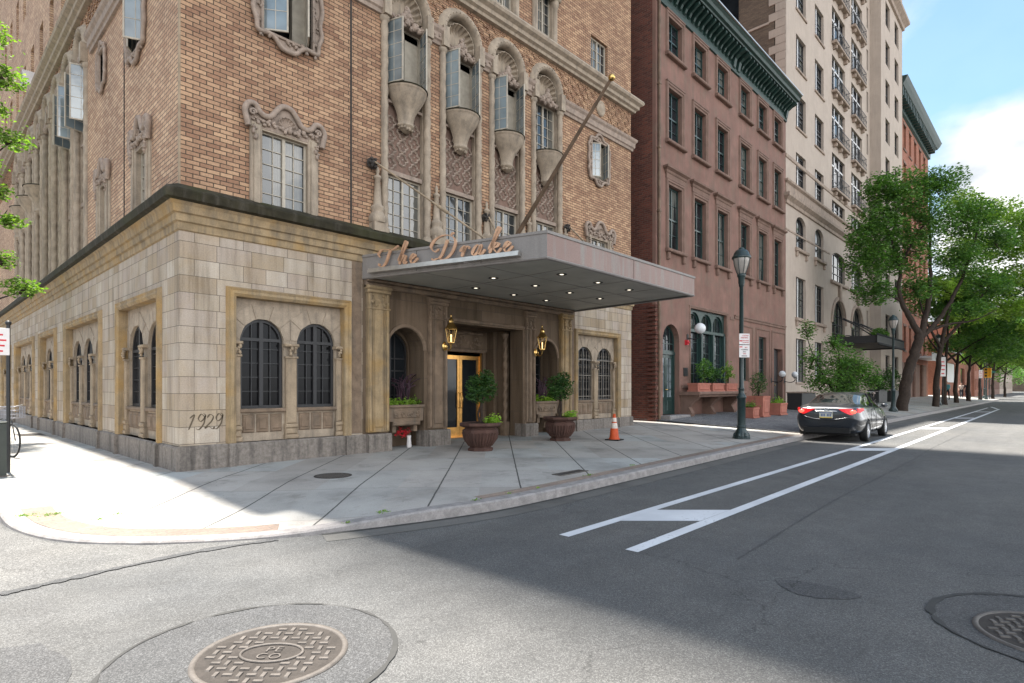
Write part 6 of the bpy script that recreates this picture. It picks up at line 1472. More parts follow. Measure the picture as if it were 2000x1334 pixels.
for k in range(60):
    z = 17+k*0.46
    mb.box(30.26, 30.35, 0.0, 0.9 if k % 2 else 0.55, z, z+0.44)
tb(mb, 'quoins', 'tower'); mb = MB(); mb.box(30.24, 30.5, 0.9, 20, 22.0, 22.12); mb.box(30.24, 30.5, 0.9, 20, 25.5, 25.62); tb(mb, 'string_course', 'tower')
for (y, z) in ((3.2, 19.2), (3.2, 22.8), (7.0, 22.8), (3.2, 26.3), (7, 26.3), (12, 24)):
    mb = MB(); mb.box(30.25, 30.3, y-0.6, y+0.6, z, z+1.9); tb(mb, 'side_window', 'glass')
# iron marquee over the tower entrance
mq = empty('glass_marquee', (43.1, 0, 4.5), 0, 'dark ornate iron marquee over the tower entrance', 'canopy')
mb = MB(); mb.box(-4.2, 4.2, -2.6, 0, 0.0, 0.12); mb.box(-4.25, 4.25, -2.65, -2.55, -0.08, 0.38); mb.box(-4.25, -4.15, -2.6, 0, -0.08, 0.38); mb.box(4.15, 4.25, -2.6, 0, -0.08, 0.38)
for k in range(29):
    x = -4.2+8.4*k/28; mb.tube([(x, -2.66, -0.06), (x+0.1, -2.70, -0.22), (x+0.2, -2.66, -0.06)], 0.025, 4); mb.tube([(x, -2.62, 0.38), (x+0.1, -2.62, 0.52), (x+0.2, -2.62, 0.38)], 0.022, 4)
mb.build('roof', 'iron', mq)
for x in (-3.6, -1.2, 1.2, 3.6):
    mb = MB(); mb.tube([tuple(p) for p in spline([(x, 0, 1.9), (x, -1.2, 1.2), (x, -2.5, 0.2)], 5)], 0.035, 5); mb.tube([tuple(p) for p in spline([(x, 0, 0), (x, -0.8, 0.5), (x, -1.6, 0.12)], 5)], 0.03, 5); mb.build('bracket', 'iron', mq)
shrub('vine_plant', 41.8, -2.2, 4.8, 0.75, (2.2, 0.6, 0.5), 900, 0.16, 'leaf_mid', 'leafy vine growing along the top of the iron marquee', 'plant')
# low black planters along the facades
for i, (x, w, lb) in enumerate(((28.4, 2.2, 'low black planter box between the brownstones and the tower'), (45.2, 2.6, 'low black planter box beyond the parked car, beside the lamp'), (49.5, 3.0, 'farthest low black planter box, past the big tree trunk'))):
    t = empty('planter_trough', (x, -1.4, walk_z(x, -1.4)), 0, lb, 'planter', 'black planter troughs along the tower'); mb = MB(); mb.bbox(-w/2, w/2, -0.35, 0.35, 0.0, 0.85, 0.02); mb.build('box', 'iron', t); mb = MB(); mb.box(-w/2-0.03, w/2+0.03, -0.39, 0.39, 0.85, 0.91); mb.build('rim', 'tower_trim' if i != 1 else 'iron', t)
shrub('hedge_bush', 45.5, -1.4, 0.9, 1.0, (1.2, 0.6, 0.9), 1300, 0.14, 'leaf_dark', 'dark rounded bush in the black planter beside the farther lamp'); shrub('hedge_bush', 49.6, -1.4, 0.9, 1.1, (1.5, 0.6, 1.1), 1500, 0.15, 'leaf_dark', 'dark bush in the farthest black planter behind the big trunk')
# ------------------------------------------------------------------ red brick building and farther ones
rb = empty('red_brick_building', (58, 0, 0), 0, 'red brick building with a heavy green cornice beyond the tower', 'building')
RT = Matrix.Translation((-58, 0, 0)); mb = MB(RT); H = []; RW = []
for i in range(6):
    x = 60.2+2.75*i
    for z in (5.2, 9.2, 13.1, 17.0, 20.9, 24.6): H.append(rect(x, x+1.2, z, z+2.3)); RW.append((x, x+1.2, z, z+2.3))
mb.plate(rect(57.95, 77, 0, 29), H, 0.0, 0.3); mb.build('front_wall', 'brick_orange', rb)
mb = MB(RT); mb.box(58.2, 76.9, 0.3, 16, 0, 28.8); mb.build('rear_block', 'brick_orange', rb)
for h in RW:
    f = window(rb, *h, 0.2, 2, 2, 'frame_white', 'glass', 0.09, 0.05, T=RT)
    mb = MB(RT); mb.bbox(h[0]-0.12, h[1]+0.12, -0.08, 0.02, h[2]-0.18, h[2], 0.02); mb.build('sill', 'brown_trim', f)
    mb = MB(RT); mb.bbox(h[0]-0.12, h[1]+0.12, -0.05, 0.02, h[3], h[3]+0.25, 0.02); mb.build('lintel', 'brown_trim', f)
mb = MB(RT); mb.sweep_h([(58, 0), (77, 0), (77, 10)], [(0, 27.4), (0.2, 27.5), (0.22, 28.3), (0.8, 28.6), (1.0, 28.95), (1.15, 29.3), (0, 29.4)], side=1); c = mb.build('cornice', 'green', rb)
for k in range(24): mb = MB(RT); x = 58.4+k*0.77; mb.box(x, x+0.25, -0.75, 0, 27.8, 28.6); mb.build('bracket', 'green', c)
mb = MB(RT)
for k in range(4): mb.bbox(58.4+k*4.5, 58.4+k*4.1+3.2, -0.3, 0, 0.3, 4.0, 0.1)
mb.build('ground_floor', 'brown_trim', rb)
mb = MB(RT); mb.box(67.5, 76.8, -1.6, 0, 4.6, 4.75); mb.box(67.5, 76.8, -1.65, -1.6, 4.3, 5.1); aw = mb.build('awning', 'frame_white', rb)
lb_ = empty('corner_shop', (86, 0, 0), 0, 'low orange brick building with a pale window panel down the street', 'building')
mb = MB(); mb.plate(rect(0, 34, 0, 6.4), [rect(6, 14, 2.3, 4.9), rect(20, 25, 0.3, 4.5)], 0, 0.3); mb.build('front_wall', 'brick_orange', lb_); mb = MB(); mb.box(0.1, 34, 0.3, 14, 0, 6.3); mb.build('rear_block', 'brick_orange', lb_)
mb = MB(); mb.plate(rect(6, 14, 2.3, 4.9), [], 0.12, 0.2); mb.build('window', 'frame_white', lb_); mb = MB(); mb.box(-0.1, 34.1, -0.3, 0.3, 6.4, 6.75); mb.build('parapet', 'frame_white', lb_); mb = MB(); mb.box(20, 25, 0.2, 0.25, 0.3, 4.5); mb.build('door', 'glass', lb_)
def far_house(x0, x1, h, y, mat, label, side=1):
    t = empty('far_row_house', (x0, y, 0), 0, label, 'house'); mb = MB(); w = x1-x0; H = []
    n = int(w/2.6)
    for i in range(n):
        for z in range(int((h-1)/3.3)): a = 0.8+i*2.6; H.append((a, a+1.1, 1.2+z*3.3, 3.1+z*3.3))
    mb.plate(rect(0, w, 0, h), [rect(*q) for q in H], 0, 0.3); mb.box(0, w, 0.31, 12, 0, h-0.05); mb.build('wall', mat, t)
    for q in H[:40]: window(t, *q, 0.2, 2, 2, 'frame_white', 'glass', 0.1, 0.06)
    mb = MB(); mb.sweep_h([(0, 0), (w, 0)], [(0, h-0.6), (0.3, h-0.3), (0.4, h), (0, h+0.1)], side=1); mb.build('cornice', 'brown_trim', t); return t
far_house(125, 150, 13, 0, 'brick_orange', 'distant orange brick row house beyond the low shop'); far_house(151, 180, 16, 0, 'brown', 'distant brown row house half hidden by trees'); far_house(181, 230, 12, 0, 'tower', 'most distant pale house at the end of the street')
mb = MB(); mb.plate(rect(-12, 30, 0, 15), [], 0, 4); far = mb.build('street_end_house', 'brick_grey'); far.location = (300, -8, 0); far.rotation_euler = (0, 0, -pi/2); tag(far, 'plain grey building closing the far end of the street', 'building')
# building on the side street beyond the hotel
sb = empty('side_street_house', (0.2, 27, 0), 0, 'darker brick building past the corner hotel in the side street', 'building')
mb = MB(TL @ Matrix.Translation((0, 0, 0))); mb.plate(rect(-26, 0.0, 0, 24), [rect(-3.0-3*k, -1.8-3*k, 1.5+3.4*j, 3.6+3.4*j) for k in range(8) for j in range(6)], 0, 0.3); mb.build('wall', 'brick_red', sb)
mb = MB(TL); mb.box(-26, 0, 0.32, 12, 0, 23.9); mb.build('rear_block', 'dark', sb)
mb = MB(TL); mb.sweep_h([(-26, 0), (0, 0)], [(0, 23.3), (0.3, 23.6), (0.4, 24), (0, 24.1)], side=1); mb.build('cornice', 'brown_trim', sb)

# ------------------------------------------------------------------ trees
def tree(name, base, limbs, blobs, label, mat='leaf_mid', size=0.16, cat='street tree', group=None, thr=-0.12, trunk_mat='bark', freq=1.5):
    """limbs: list of (points, r0, r1) relative to base; blobs: (x,y,z,r,n,(sx,sy,sz)) relative"""
    t = empty(name, base, 0, label, cat, group)
    mb = MB()
    for pts, r0, r1 in limbs:
        P_ = spline(pts, 5); m = len(P_); P_ = [p+Vector((RND.uniform(-1, 1), RND.uniform(-1, 1), 0))*r0*0.18 for p in P_]
        mb.tube([tuple(p) for p in P_], [r0+(r1-r0)*(i/(m-1))**0.8 for i in range(m)], 9)
    mb.build('trunk', trunk_mat, t)
    mb = MB()
    for (x, y, z, r, n, sc) in blobs: blob_leaves(mb, (x, y, z), r, n, size, sc, 0.55, freq=freq, thr=thr)
    # inner twigs
    mb.build('crown', mat, t)
    tw_ = MB()
    for (x, y, z, r, n, sc) in blobs:
        for k in range(max(2, int(r*2))):
            v = Vector((RND.gauss(0, 1), RND.gauss(0, 1), abs(RND.gauss(0, 0.8)))).normalized()*r*0.75
            tw_.tube([(x-v.x*0.2, y-v.y*0.2, z-r*sc[2]*0.55), (x+v.x*0.4*sc[0], y+v.y*0.4*sc[1], z+v.z*0.2), (x+v.x*sc[0], y+v.y*sc[1], z+v.z*sc[2])], [0.035, 0.02, 0.006], 4)
    tw_.build('twigs', trunk_mat, t)
    return t
bz = walk_z(36.6, -4.3)
q_ = Vector((0.688, -0.725))      # direction across the picture
tree('street_tree', (36.6, -4.3, 0.15),
  [([(0, 0, -0.1), (0.1, -0.1, 1.0), (0.25, -0.28, 2.2), (0.55, -0.6, 3.5), (0.75, -0.8, 4.5)], 0.33, 0.24),
   ([(0.75, -0.8, 4.4), (0.3, -0.3, 5.6), (-0.05, 0.1, 6.8), (0.0, 0.1, 8.6), (-0.5, 0.6, 10.5), (-0.8, 1.0, 12.5)], 0.2, 0.03),
   ([(0.75, -0.8, 4.4), (1.1, -1.1, 6.0), (1.3, -1.2, 8.0), (1.0, -1.2, 10.5), (1.2, -1.2, 13)], 0.2, 0.03),
   ([(0.7, -0.75, 4.2), (1.6, -1.7, 5.6), (2.4, -2.5, 7.6), (3.0, -3.1, 10), (3.4, -3.3, 12)], 0.16, 0.03),
   ([(0.9, -0.9, 4.6), (1.8, -2.0, 5.1), (2.8, -3.0, 5.3), (3.6, -4.0, 5.9)], 0.10, 0.02),
   ([(0, 0.1, 6.5), (-0.8, 0.9, 7.2), (-1.5, 1.6, 8.2)], 0.09, 0.02), ([(0, 0.1, 8.4), (1.0, -0.6, 10.4), (1.9, -1.7, 12.2)], 0.09, 0.02)],
  [(-0.2, 0.3, 12.6, 1.6, 4200, (1.1, 1.1, 0.9)), (1.5, -1.5, 13.2, 1.4, 3300, (1.2, 1.2, 0.75)), (-1.0, 1.1, 10.8, 1.45, 3600, (1.1, 1.1, 0.9)), (0.9, -0.7, 11.0, 1.7, 4600, (1.2, 1.2, 0.9)),
   (-1.3, 1.5, 8.8, 1.25, 3000, (1.1, 1.1, 1.0)), (0.3, 0.2, 9.2, 1.6, 4200, (1.2, 1.2, 0.95)), (-0.9, 1.2, 7.0, 1.1, 2000, (1.1, 1.1, 0.8)), (2.7, -2.8, 11.2, 1.5, 3200, (1.1, 1.1, 0.85)), (2.3, -2.4, 8.8, 1.45, 3000, (1.1, 1.1, 0.8)),
   (1.0, -0.6, 7.2, 1.1, 1700, (1.2, 1.2, 0.7)), (3.5, -3.6, 7.4, 1.3, 2300, (1.1, 1.1, 0.7)), (3.9, -4.0, 10.0, 1.1, 1700, (1.1, 1.1, 0.8)), (-0.8, 1.0, 13.0, 0.9, 1100, (1, 1, 1)), (2.6, -2.9, 6.0, 1.0, 1200, (1.2, 1.2, 0.55)), (-2.0, 1.7, 9.9, 0.8, 700, (1, 1, 0.8))],
  'large leaning shade tree with dark forked trunk beyond the parked car', 'leaf_mid', 0.17, thr=-0.16, freq=2.2)
tree('young_tree', (27.6, -3.2, 0.3), [([(0, 0, 0), (0.05, 0, 1.2), (0.1, -0.1, 2.6), (-0.1, 0.1, 4.2)], 0.06, 0.015), ([(0.05, 0, 0.8), (0.5, -0.5, 1.8), (0.9, -0.9, 2.8)], 0.04, 0.01), ([(0.05, 0, 0.9), (-0.5, 0.5, 2.0), (-0.9, 0.9, 3.2), (-1.1, 1.1, 4.4)], 0.04, 0.01), ([(0, 0, 0.7), (0.9, -0.4, 1.4), (1.5, -0.9, 1.9)], 0.04, 0.01)],
  [(0.2, -0.2, 2.3, 1.15, 2600, (1.0, 1.0, 0.95)), (-0.8, 0.9, 2.6, 0.6, 700, (1, 1, 1.3)), (-0.95, 1.0, 4.0, 0.45, 420, (1, 1, 1.2)), (0.9, -0.9, 2.1, 0.75, 1100, (1, 1, 0.9)), (-0.5, 0.5, 1.6, 0.9, 1300, (1, 1, 0.8)), (0.3, -0.3, 1.3, 0.9, 1200, (1.3, 1.3, 0.6)), (-0.1, 0.1, 3.4, 0.5, 500, (1, 1, 1.1)), (1.2, -1.2, 1.6, 0.5, 500, (1, 1, 0.8))],
  'young bushy tree with light green leaves right behind the parked car', 'leaf_mid', 0.12, 'young tree', thr=-0.22, freq=2.6)
tree('street_tree', (47.5, -4.5, 0.2), [([(0, 0, -0.1), (0.1, -0.1, 2.5), (0.3, -0.4, 5), (0.8, -1.2, 9), (1.5, -2.2, 14)], 0.24, 0.05), ([(0.3, -0.4, 4.6), (1.4, -2, 7), (2.6, -3.2, 9.5)], 0.13, 0.02), ([(0.2, -0.3, 4.2), (-0.6, 0.6, 6.5), (-1, 1, 9)], 0.12, 0.02)],
  [(2.6, -2.8, 13.6, 1.7, 2600, (1.2, 1.2, 0.75)), (1.2, -1.6, 11.2, 1.8, 2600, (1.2, 1.2, 0.8)), (3.6, -3.8, 11.4, 1.7, 2600, (1.1, 1.1, 0.75)), (4.4, -4.6, 13.2, 1.3, 1600, (1.1, 1.1, 0.7)), (2.6, -2.8, 9.0, 1.7, 2400, (1.2, 1.2, 0.7)), (4.6, -4.6, 9.2, 1.6, 2200, (1.1, 1.1, 0.7)), (0.6, -0.6, 8.6, 1.5, 1800, (1.2, 1.2, 0.7)), (3.6, -3.7, 7.0, 1.5, 1800, (1.2, 1.2, 0.6)), (1.4, -1.4, 14.6, 1.3, 1300, (1.1, 1.1, 0.7)), (5.2, -5.2, 7.2, 1.3, 1300, (1.1, 1.1, 0.6)), (1.6, -1.8, 6.6, 1.3, 1200, (1.2, 1.2, 0.55)), (5.7, -5.6, 11.4, 1.3, 1300, (1.1, 1.1, 0.8)), (6.2, -6.0, 13.2, 1.2, 900, (1.1, 1.1, 0.7)), (6.3, -6.1, 9.4, 1.3, 1200, (1.1, 1.1, 0.8)), (6.6, -6.2, 7.4, 1.2, 900, (1.1, 1.1, 0.6)), (5.2, -5.2, 5.6, 1.1, 700, (1.2, 1.2, 0.5))],
  'tall airy tree, its pale green leaves coloured as if sunlit, right behind the big leaning tree, reaching the right edge', 'leaf_pale_sunlit', 0.22, thr=-0.2, freq=2.2)
kinds = [(53, -4.4, 'second street tree after the lamp, with a straight dark trunk'), (60.5, -4.3, 'third street tree after the lamp, slim and dark'), (69, -4.4, 'fourth street tree along the kerb, near the traffic signal'), (80, -4.4, 'fifth street tree along the kerb, far down the street'), (95, -4.5, 'sixth street tree, a pale green crown far down the street'), (115, -4.6, 'seventh street tree, nearly at the end of the street')]
for i, (x, y, lb) in enumerate(kinds):
    bl = [(RND.uniform(-2.0, 2.0), RND.uniform(-2.4, 1.8), RND.uniform(4.6, 9.6), RND.uniform(1.2, 1.9), 1250 if i < 3 else 900, (1.2, 1.2, 0.75)) for _ in range(9)]+[(1.0, -3.2, 6.6, 1.7, 1100, (1.3, 1.2, 0.7)), (0.5, -4.0, 8.4, 1.6, 900, (1.3, 1.1, 0.7))]+[(0, -3.4, 4.6, 1.4, 900, (1.3, 1.2, 0.6)), (1.5, -4.4, 5.6, 1.2, 700, (1.2, 1.2, 0.6))]
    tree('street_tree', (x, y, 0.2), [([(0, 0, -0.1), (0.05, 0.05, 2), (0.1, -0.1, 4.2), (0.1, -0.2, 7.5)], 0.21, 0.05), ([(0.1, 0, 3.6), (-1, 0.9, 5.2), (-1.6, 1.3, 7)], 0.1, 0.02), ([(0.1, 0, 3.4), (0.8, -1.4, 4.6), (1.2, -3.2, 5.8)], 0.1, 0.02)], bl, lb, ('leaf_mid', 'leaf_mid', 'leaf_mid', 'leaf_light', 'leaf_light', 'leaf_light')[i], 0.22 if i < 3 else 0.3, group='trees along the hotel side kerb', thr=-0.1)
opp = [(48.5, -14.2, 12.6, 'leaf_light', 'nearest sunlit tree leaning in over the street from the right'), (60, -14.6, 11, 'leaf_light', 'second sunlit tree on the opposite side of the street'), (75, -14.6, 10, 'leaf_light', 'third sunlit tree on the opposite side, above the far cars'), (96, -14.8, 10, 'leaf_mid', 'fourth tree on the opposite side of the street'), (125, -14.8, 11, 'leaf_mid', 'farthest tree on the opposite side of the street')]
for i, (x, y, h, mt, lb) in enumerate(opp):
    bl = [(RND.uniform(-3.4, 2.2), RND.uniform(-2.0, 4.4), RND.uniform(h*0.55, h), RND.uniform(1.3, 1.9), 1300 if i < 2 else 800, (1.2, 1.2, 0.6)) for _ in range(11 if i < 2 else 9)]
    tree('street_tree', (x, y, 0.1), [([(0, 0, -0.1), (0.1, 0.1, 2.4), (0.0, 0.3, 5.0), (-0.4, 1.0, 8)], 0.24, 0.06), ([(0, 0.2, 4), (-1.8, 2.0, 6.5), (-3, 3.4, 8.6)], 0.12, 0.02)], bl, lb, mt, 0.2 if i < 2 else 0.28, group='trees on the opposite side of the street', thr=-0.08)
# opposite far greenery wall seen as one mass
mb = MB()
for k in range(22): blob_leaves(mb, (150+k*6.5, -6-RND.uniform(0, 8) if k % 2 else 0, RND.uniform(4, 9)), RND.uniform(3, 4.5), 260, 0.6, (1.4, 1, 0.8))
tag(mb.build('far_trees', 'leaf_mid'), 'hazy green mass of far trees closing the street', kind='stuff')
# side street tree, branches reaching in at the left edge
tree('side_street_tree', (-2.15, 12.0, 0.13), [([(0, 0, -0.1), (0, 0, 2.4), (0.1, -0.3, 5.5), (0.2, -0.6, 9), (0.3, -0.8, 12)], 0.2, 0.05), ([(0, 0, 3.0), (0.4, -1.1, 3.7), (0.95, -2.2, 4.0), (1.35, -3.0, 4.05)], 0.05, 0.008), ([(0.1, -0.2, 4.6), (0.5, -1.4, 5.6), (0.8, -2.6, 6.2)], 0.05, 0.008), ([(0.1, -0.4, 6.4), (0.6, -1.6, 7.8), (0.95, -2.6, 8.1)], 0.05, 0.008), ([(0.2, -0.6, 8.4), (0.5, -1.8, 9.4), (0.75, -2.6, 9.6)], 0.05, 0.008)],
  [(1.1, -2.6, 4.15, 0.62, 560, (0.9, 0.9, 0.45)), (0.7, -2.3, 4.9, 0.5, 330, (0.9, 0.9, 0.6)), (0.8, -2.6, 5.9, 0.5, 360, (0.9, 0.9, 0.4)), (0.65, -2.4, 6.7, 0.45, 260, (0.8, 0.8, 0.5)), (0.85, -2.6, 8.1, 0.58, 480, (0.9, 0.9, 0.5)), (0.6, -2.4, 8.9, 0.4, 200, (0.8, 0.8, 0.5)), (0.75, -2.6, 9.7, 0.6, 480, (0.8, 0.9, 0.5)), (0.55, -2.4, 10.9, 0.6, 380, (0.7, 0.8, 0.6)), (0.45, -2.3, 7.4, 0.5, 250, (0.8, 0.8, 0.7)), (-0.5, -0.5, 10, 2.0, 1500, (1, 1.2, 1.2)), (-0.6, 0, 7.0, 1.6, 900, (1, 1.2, 1))],
  'leafy bright green tree reaching in at the left edge over the side street pavement', 'leaf_light', 0.11, thr=-0.1, freq=2.4)
# ------------------------------------------------------------------ street lamps and signs
def street_lamp(x, y, label, sx=1.0):
    z = walk_z(x, y); t = empty('street_lamp', (x, y, z), 0, label, 'street lamp', 'green fluted street lamps along the kerb')
    mb = MB(); mb.lathe([(0.0, 0), (0.235, 0), (0.235, 0.05), (0.20, 0.07), (0.19, 0.12), (0.15, 0.22), (0.12, 0.28), (0.115, 0.30), (0.125, 0.32), (0.125, 0.36), (0.105, 0.38)], n=12, smooth=False)
    for k in range(6):
        a = k*pi/3; mb.sphere((0.17*cos(a), 0.17*sin(a), 0.09), 0.055, 8, 5, (1, 1, 1.5))
    mb.build('base', 'lamp_green', t)
    mb = MB(); mb.lathe([(0.105, 0.38), (0.105, 1.12), (0.13, 1.14), (0.13, 1.18), (0.11, 1.2), (0.09, 1.25), (0.072, 1.28), (0.072, 1.38), (0.085, 1.40), (0.06, 1.44), (0.06, 2.0), (0.052, 4.25), (0.07, 4.27), (0.07, 4.32), (0.085, 4.36), (0.085, 4.50), (0.11, 4.54), (0.12, 4.58), (0.10, 4.62), (0.0, 4.62)], n=20, flute=lambda a, z: 0.035*cos(10*a) if z < 4.2 else 0.0); mb.build('post', 'lamp_green', t)
    mb = MB(); mb.lathe([(0.10, 4.62), (0.14, 4.70), (0.20, 4.88), (0.225, 5.02), (0.225, 5.08)], n=20); gl = mb.build('globe', 'lamp_glass', t)
    mb = MB(); mb.lathe([(0.245, 5.04), (0.26, 5.07), (0.245, 5.11), (0.22, 5.13), (0.20, 5.20), (0.15, 5.27), (0.09, 5.30), (0.075, 5.31), (0.08, 5.335), (0.05, 5.355), (0.0, 5.36)], n=20); mb.build('cap', 'lamp_green', t)
    mb = MB()
    for k in range(8):
        a = 2*pi*k/8; mb.tube([(0.105*cos(a), 0.105*sin(a), 4.6), (0.148*cos(a), 0.148*sin(a), 4.70), (0.208*cos(a), 0.208*sin(a), 4.88), (0.233*cos(a), 0.233*sin(a), 5.05)], 0.008, 4)
    mb.build('ribs', 'lamp_green', t)
street_lamp(12.92, -4.54, 'nearest green street lamp, with a white parking sign, before the brownstones'); street_lamp(34.6, -4.26, 'second green street lamp, standing beside the big leaning tree'); street_lamp(50.5, -4.3, 'third street lamp down the kerb, dark against the orange wall'); street_lamp(86, -4.3, 'fourth street lamp, far down the pavement')
def sign_text(par, txt, x, z, size, mat, y=-0.004, ext=0.0015):
    cu = bpy.data.curves.new('lettering', 'FONT'); cu.body = txt; cu.size = size; cu.extrude = ext; cu.align_x = 'CENTER'
    me = text_mesh(cu); me.materials.append(MT[mat]); o = bpy.data.objects.new('lettering', me); COL.objects.link(o); o.parent = par; o.location = (x, y, z); o.rotation_euler = (pi/2, 0, 0)
sg_ = empty('parking_sign', (12.83, -4.66, 2.42), radians(-38), 'white parking regulation sign with red arrows strapped to the nearest lamp post', 'sign')
mb = MB(); mb.bbox(-0.155, 0.155, 0.0, 0.006, 0.0, 0.34, 0.002); mb.build('lower_panel', 'sign_white', sg_); mb = MB(); mb.bbox(-0.155, 0.155, 0.0, 0.006, 0.36, 0.66, 0.002); mb.build('upper_panel', 'sign_white', sg_)
mb = MB(); mb.box(-0.02, 0.02, 0.006, 0.06, 0.1, 0.13); mb.box(-0.02, 0.02, 0.006, 0.06, 0.5, 0.53); mb.build('strap', 'iron', sg_)
sign_text(sg_, '2 HOUR', 0.03, 0.59, 0.052, 'sign_red'); sign_text(sg_, 'PARKING', 0.0, 0.53, 0.052, 'sign_red'); sign_text(sg_, '8AM-8PM', 0.04, 0.45, 0.045, 'sign_red'); sign_text(sg_, 'MON-SAT', 0.04, 0.40, 0.042, 'sign_red')
sign_text(sg_, 'NO', 0.05, 0.26, 0.05, 'sign_red'); sign_text(sg_, 'STOPPING', 0.0, 0.20, 0.045, 'sign_black'); sign_text(sg_, 'ANY', 0.0, 0.14, 0.045, 'sign_black'); sign_text(sg_, 'TIME', 0.0, 0.085, 0.045, 'sign_red')
mb = MB(); mb.box(-0.08, 0.08, -0.003, 0, 0.03, 0.05); mb.build('black_arrow', 'sign_black', sg_)
mb = MB(); mb.box(-0.145, -0.06, -0.003, 0, 0.44, 0.475); mb.box(-0.145, -0.06, -0.003, 0, 0.275, 0.305); mb.build('red_arrow', 'sign_red', sg_)
def post_sign(x, y, zt, w, h, label, zs_, pole='iron', face='sign_white', rz=radians(-38), lines=4, ox=0.0):
    t = empty('sign_post', (x, y, walk_z(x, y) if y < 1 else 0.13), rz, label, 'sign'); mb = MB(); mb.tube([(0, 0.03, 0), (0, 0.03, zt)], 0.028, 8); mb.sphere((0, 0.03, zt), 0.045, 8, 6); mb.build('post', pole, t)
    mb = MB(); mb.bbox(ox-w/2, ox+w/2, -0.01, 0.0, zs_, zs_+h, 0.003); p = mb.build('panel', face, t); mb = MB()
    for k in range(lines): mb.box(ox-w*0.36, ox+w*0.36*(0.6+0.4*((k*7) % 3)/2), -0.0135, -0.01, zs_+h*(0.12+0.8*k/lines), zs_+h*(0.12+0.8*k/lines)+h*0.06)
    mb.build('printed_lines', 'sign_red' if face == 'sign_white' else 'sign_white', p)
post_sign(-2.05, 1.95, 2.55, 0.30, 0.46, 'white street sign on a thin post cut by the left edge', 2.0, rz=radians(-10), ox=-0.13); post_sign(52.0, -4.4, 3.6, 0.45, 1.5, 'white kerbside sign in front of the far orange wall', 2.2)
post_sign(79, -4.5, 3.4, 0.45, 0.9, 'distant white kerbside sign past the third tree', 2.4)
bo = empty('bollard', (-2.22, 1.50, walk_z(-2.22, 1.5)), radians(8), 'thick dark green metal post at the left edge of the side pavement', 'bollard')
mb = MB(); mb.box(-0.09, 0.09, -0.09, 0.09, 0.0, 0.86); mb.build('post', 'post_green', bo); mb = MB(); mb.box(-0.12, 0.12, -0.12, 0.12, 0.0, 0.02); mb.build('foot_plate', 'castiron', bo); mb = MB(); mb.bbox(-0.10, 0.10, -0.10, 0.10, 0.86, 0.90, 0.02); mb.build('cap', 'post_green', bo)
# ------------------------------------------------------------------ bicycles
def bicycle(loc, rz, label, group=None, colour='frame_dark', basket=True):
    t = empty('bicycle', loc, rz, label, 'bicycle', group)
    for x in (-0.53, 0.53):
        mb = MB(); mb.tube([(x+0.335*cos(a*pi/18), 0, 0.345+0.335*sin(a*pi/18)) for a in range(36)], 0.018, 6, True); w = mb.build('wheel', 'rubber', t)
        mb = MB(); mb.tube([(x+0.31*cos(a*pi/18), 0, 0.345+0.31*sin(a*pi/18)) for a in range(36)], 0.009, 5, True)
        for k in range(14): a = 2*pi*k/14; mb.tube([(x, 0.02*(-1)**k, 0.345), (x+0.31*cos(a), 0, 0.345+0.31*sin(a))], 0.0022, 3)
        mb.build('spokes', 'steel', w)
    mb = MB()
    for a, b, r in (((-0.53, 0.05, 0.345), (-0.05, 0.0, 0.30), 0.012), ((-0.05, 0, 0.30), (-0.20, 0, 0.80), 0.016), ((-0.05, 0, 0.30), (0.38, 0, 0.80), 0.02), ((-0.19, 0, 0.74), (0.37, 0, 0.86), 0.018), ((-0.53, 0.05, 0.345), (-0.19, 0.02, 0.74), 0.01), ((0.38, 0, 0.76), (0.36, 0, 0.95), 0.018), ((0.39, 0.04, 0.76), (0.53, 0.05, 0.345), 0.012), ((0.39, -0.04, 0.76), (0.53, -0.05, 0.345), 0.012)): mb.tube([a, b], r, 6)
    mb.build('frame', colour, t)
    mb = MB(); mb.tube([(0.36, 0, 0.93), (0.35, 0, 1.04)], 0.013, 6); mb.tube([tuple(p) for p in spline([(0.20, -0.30, 1.08), (0.35, -0.2, 1.07), (0.38, 0, 1.04), (0.35, 0.2, 1.07), (0.20, 0.30, 1.08)], 4)], 0.012, 6); mb.build('handlebar', 'steel', t)
    mb = MB(); mb.tube([(-0.2, 0, 0.78), (-0.22, 0, 0.95)], 0.013, 6); mb.sphere((-0.24, 0, 0.98), 0.13, 10, 6, (1.1, 0.6, 0.35)); mb.build('saddle', 'cream_cloth', t)
    mb = MB(); mb.lathe([(0.10, 0), (0.115, 0.012), (0.1, 0.012)], (0, 0, 0), 16); mb.v = [(x-0.05, z-0.05, y+0.30) for x, y, z in mb.v]; mb.tube([(-0.05, -0.06, 0.30), (0.05, -0.08, 0.16)], 0.012, 5); mb.tube([(-0.05, 0.06, 0.30), (-0.15, 0.08, 0.44)], 0.012, 5); mb.build('crank', 'steel', t)
    if basket:
        mb = MB(); 
        for zz in (0.82, 0.90, 0.98, 1.06): mb.tube([(0.42, -0.16, zz), (0.68, -0.16, zz), (0.68, 0.16, zz), (0.42, 0.16, zz)], 0.005, 4, True)
        for k in range(8):
            for y in (-0.16, 0.16): mb.tube([(0.42+k*0.037, y, 0.82), (0.42+k*0.037, y, 1.06)], 0.004, 4)
        for k in range(8): mb.tube([(0.68, -0.16+k*0.045, 0.82), (0.68, -0.16+k*0.045, 1.06)], 0.004, 4)
        mb.build('basket', 'blue_bag', t)
bicycle((-1.85, 5.25, 0.13), radians(-75), 'dark city bicycle with a wire basket parked on the side street pavement', basket=True)
bicycle((33.0, -3.6, 0.3), radians(25), 'dark bicycle chained beside the second lamp, behind the parked car', basket=False)
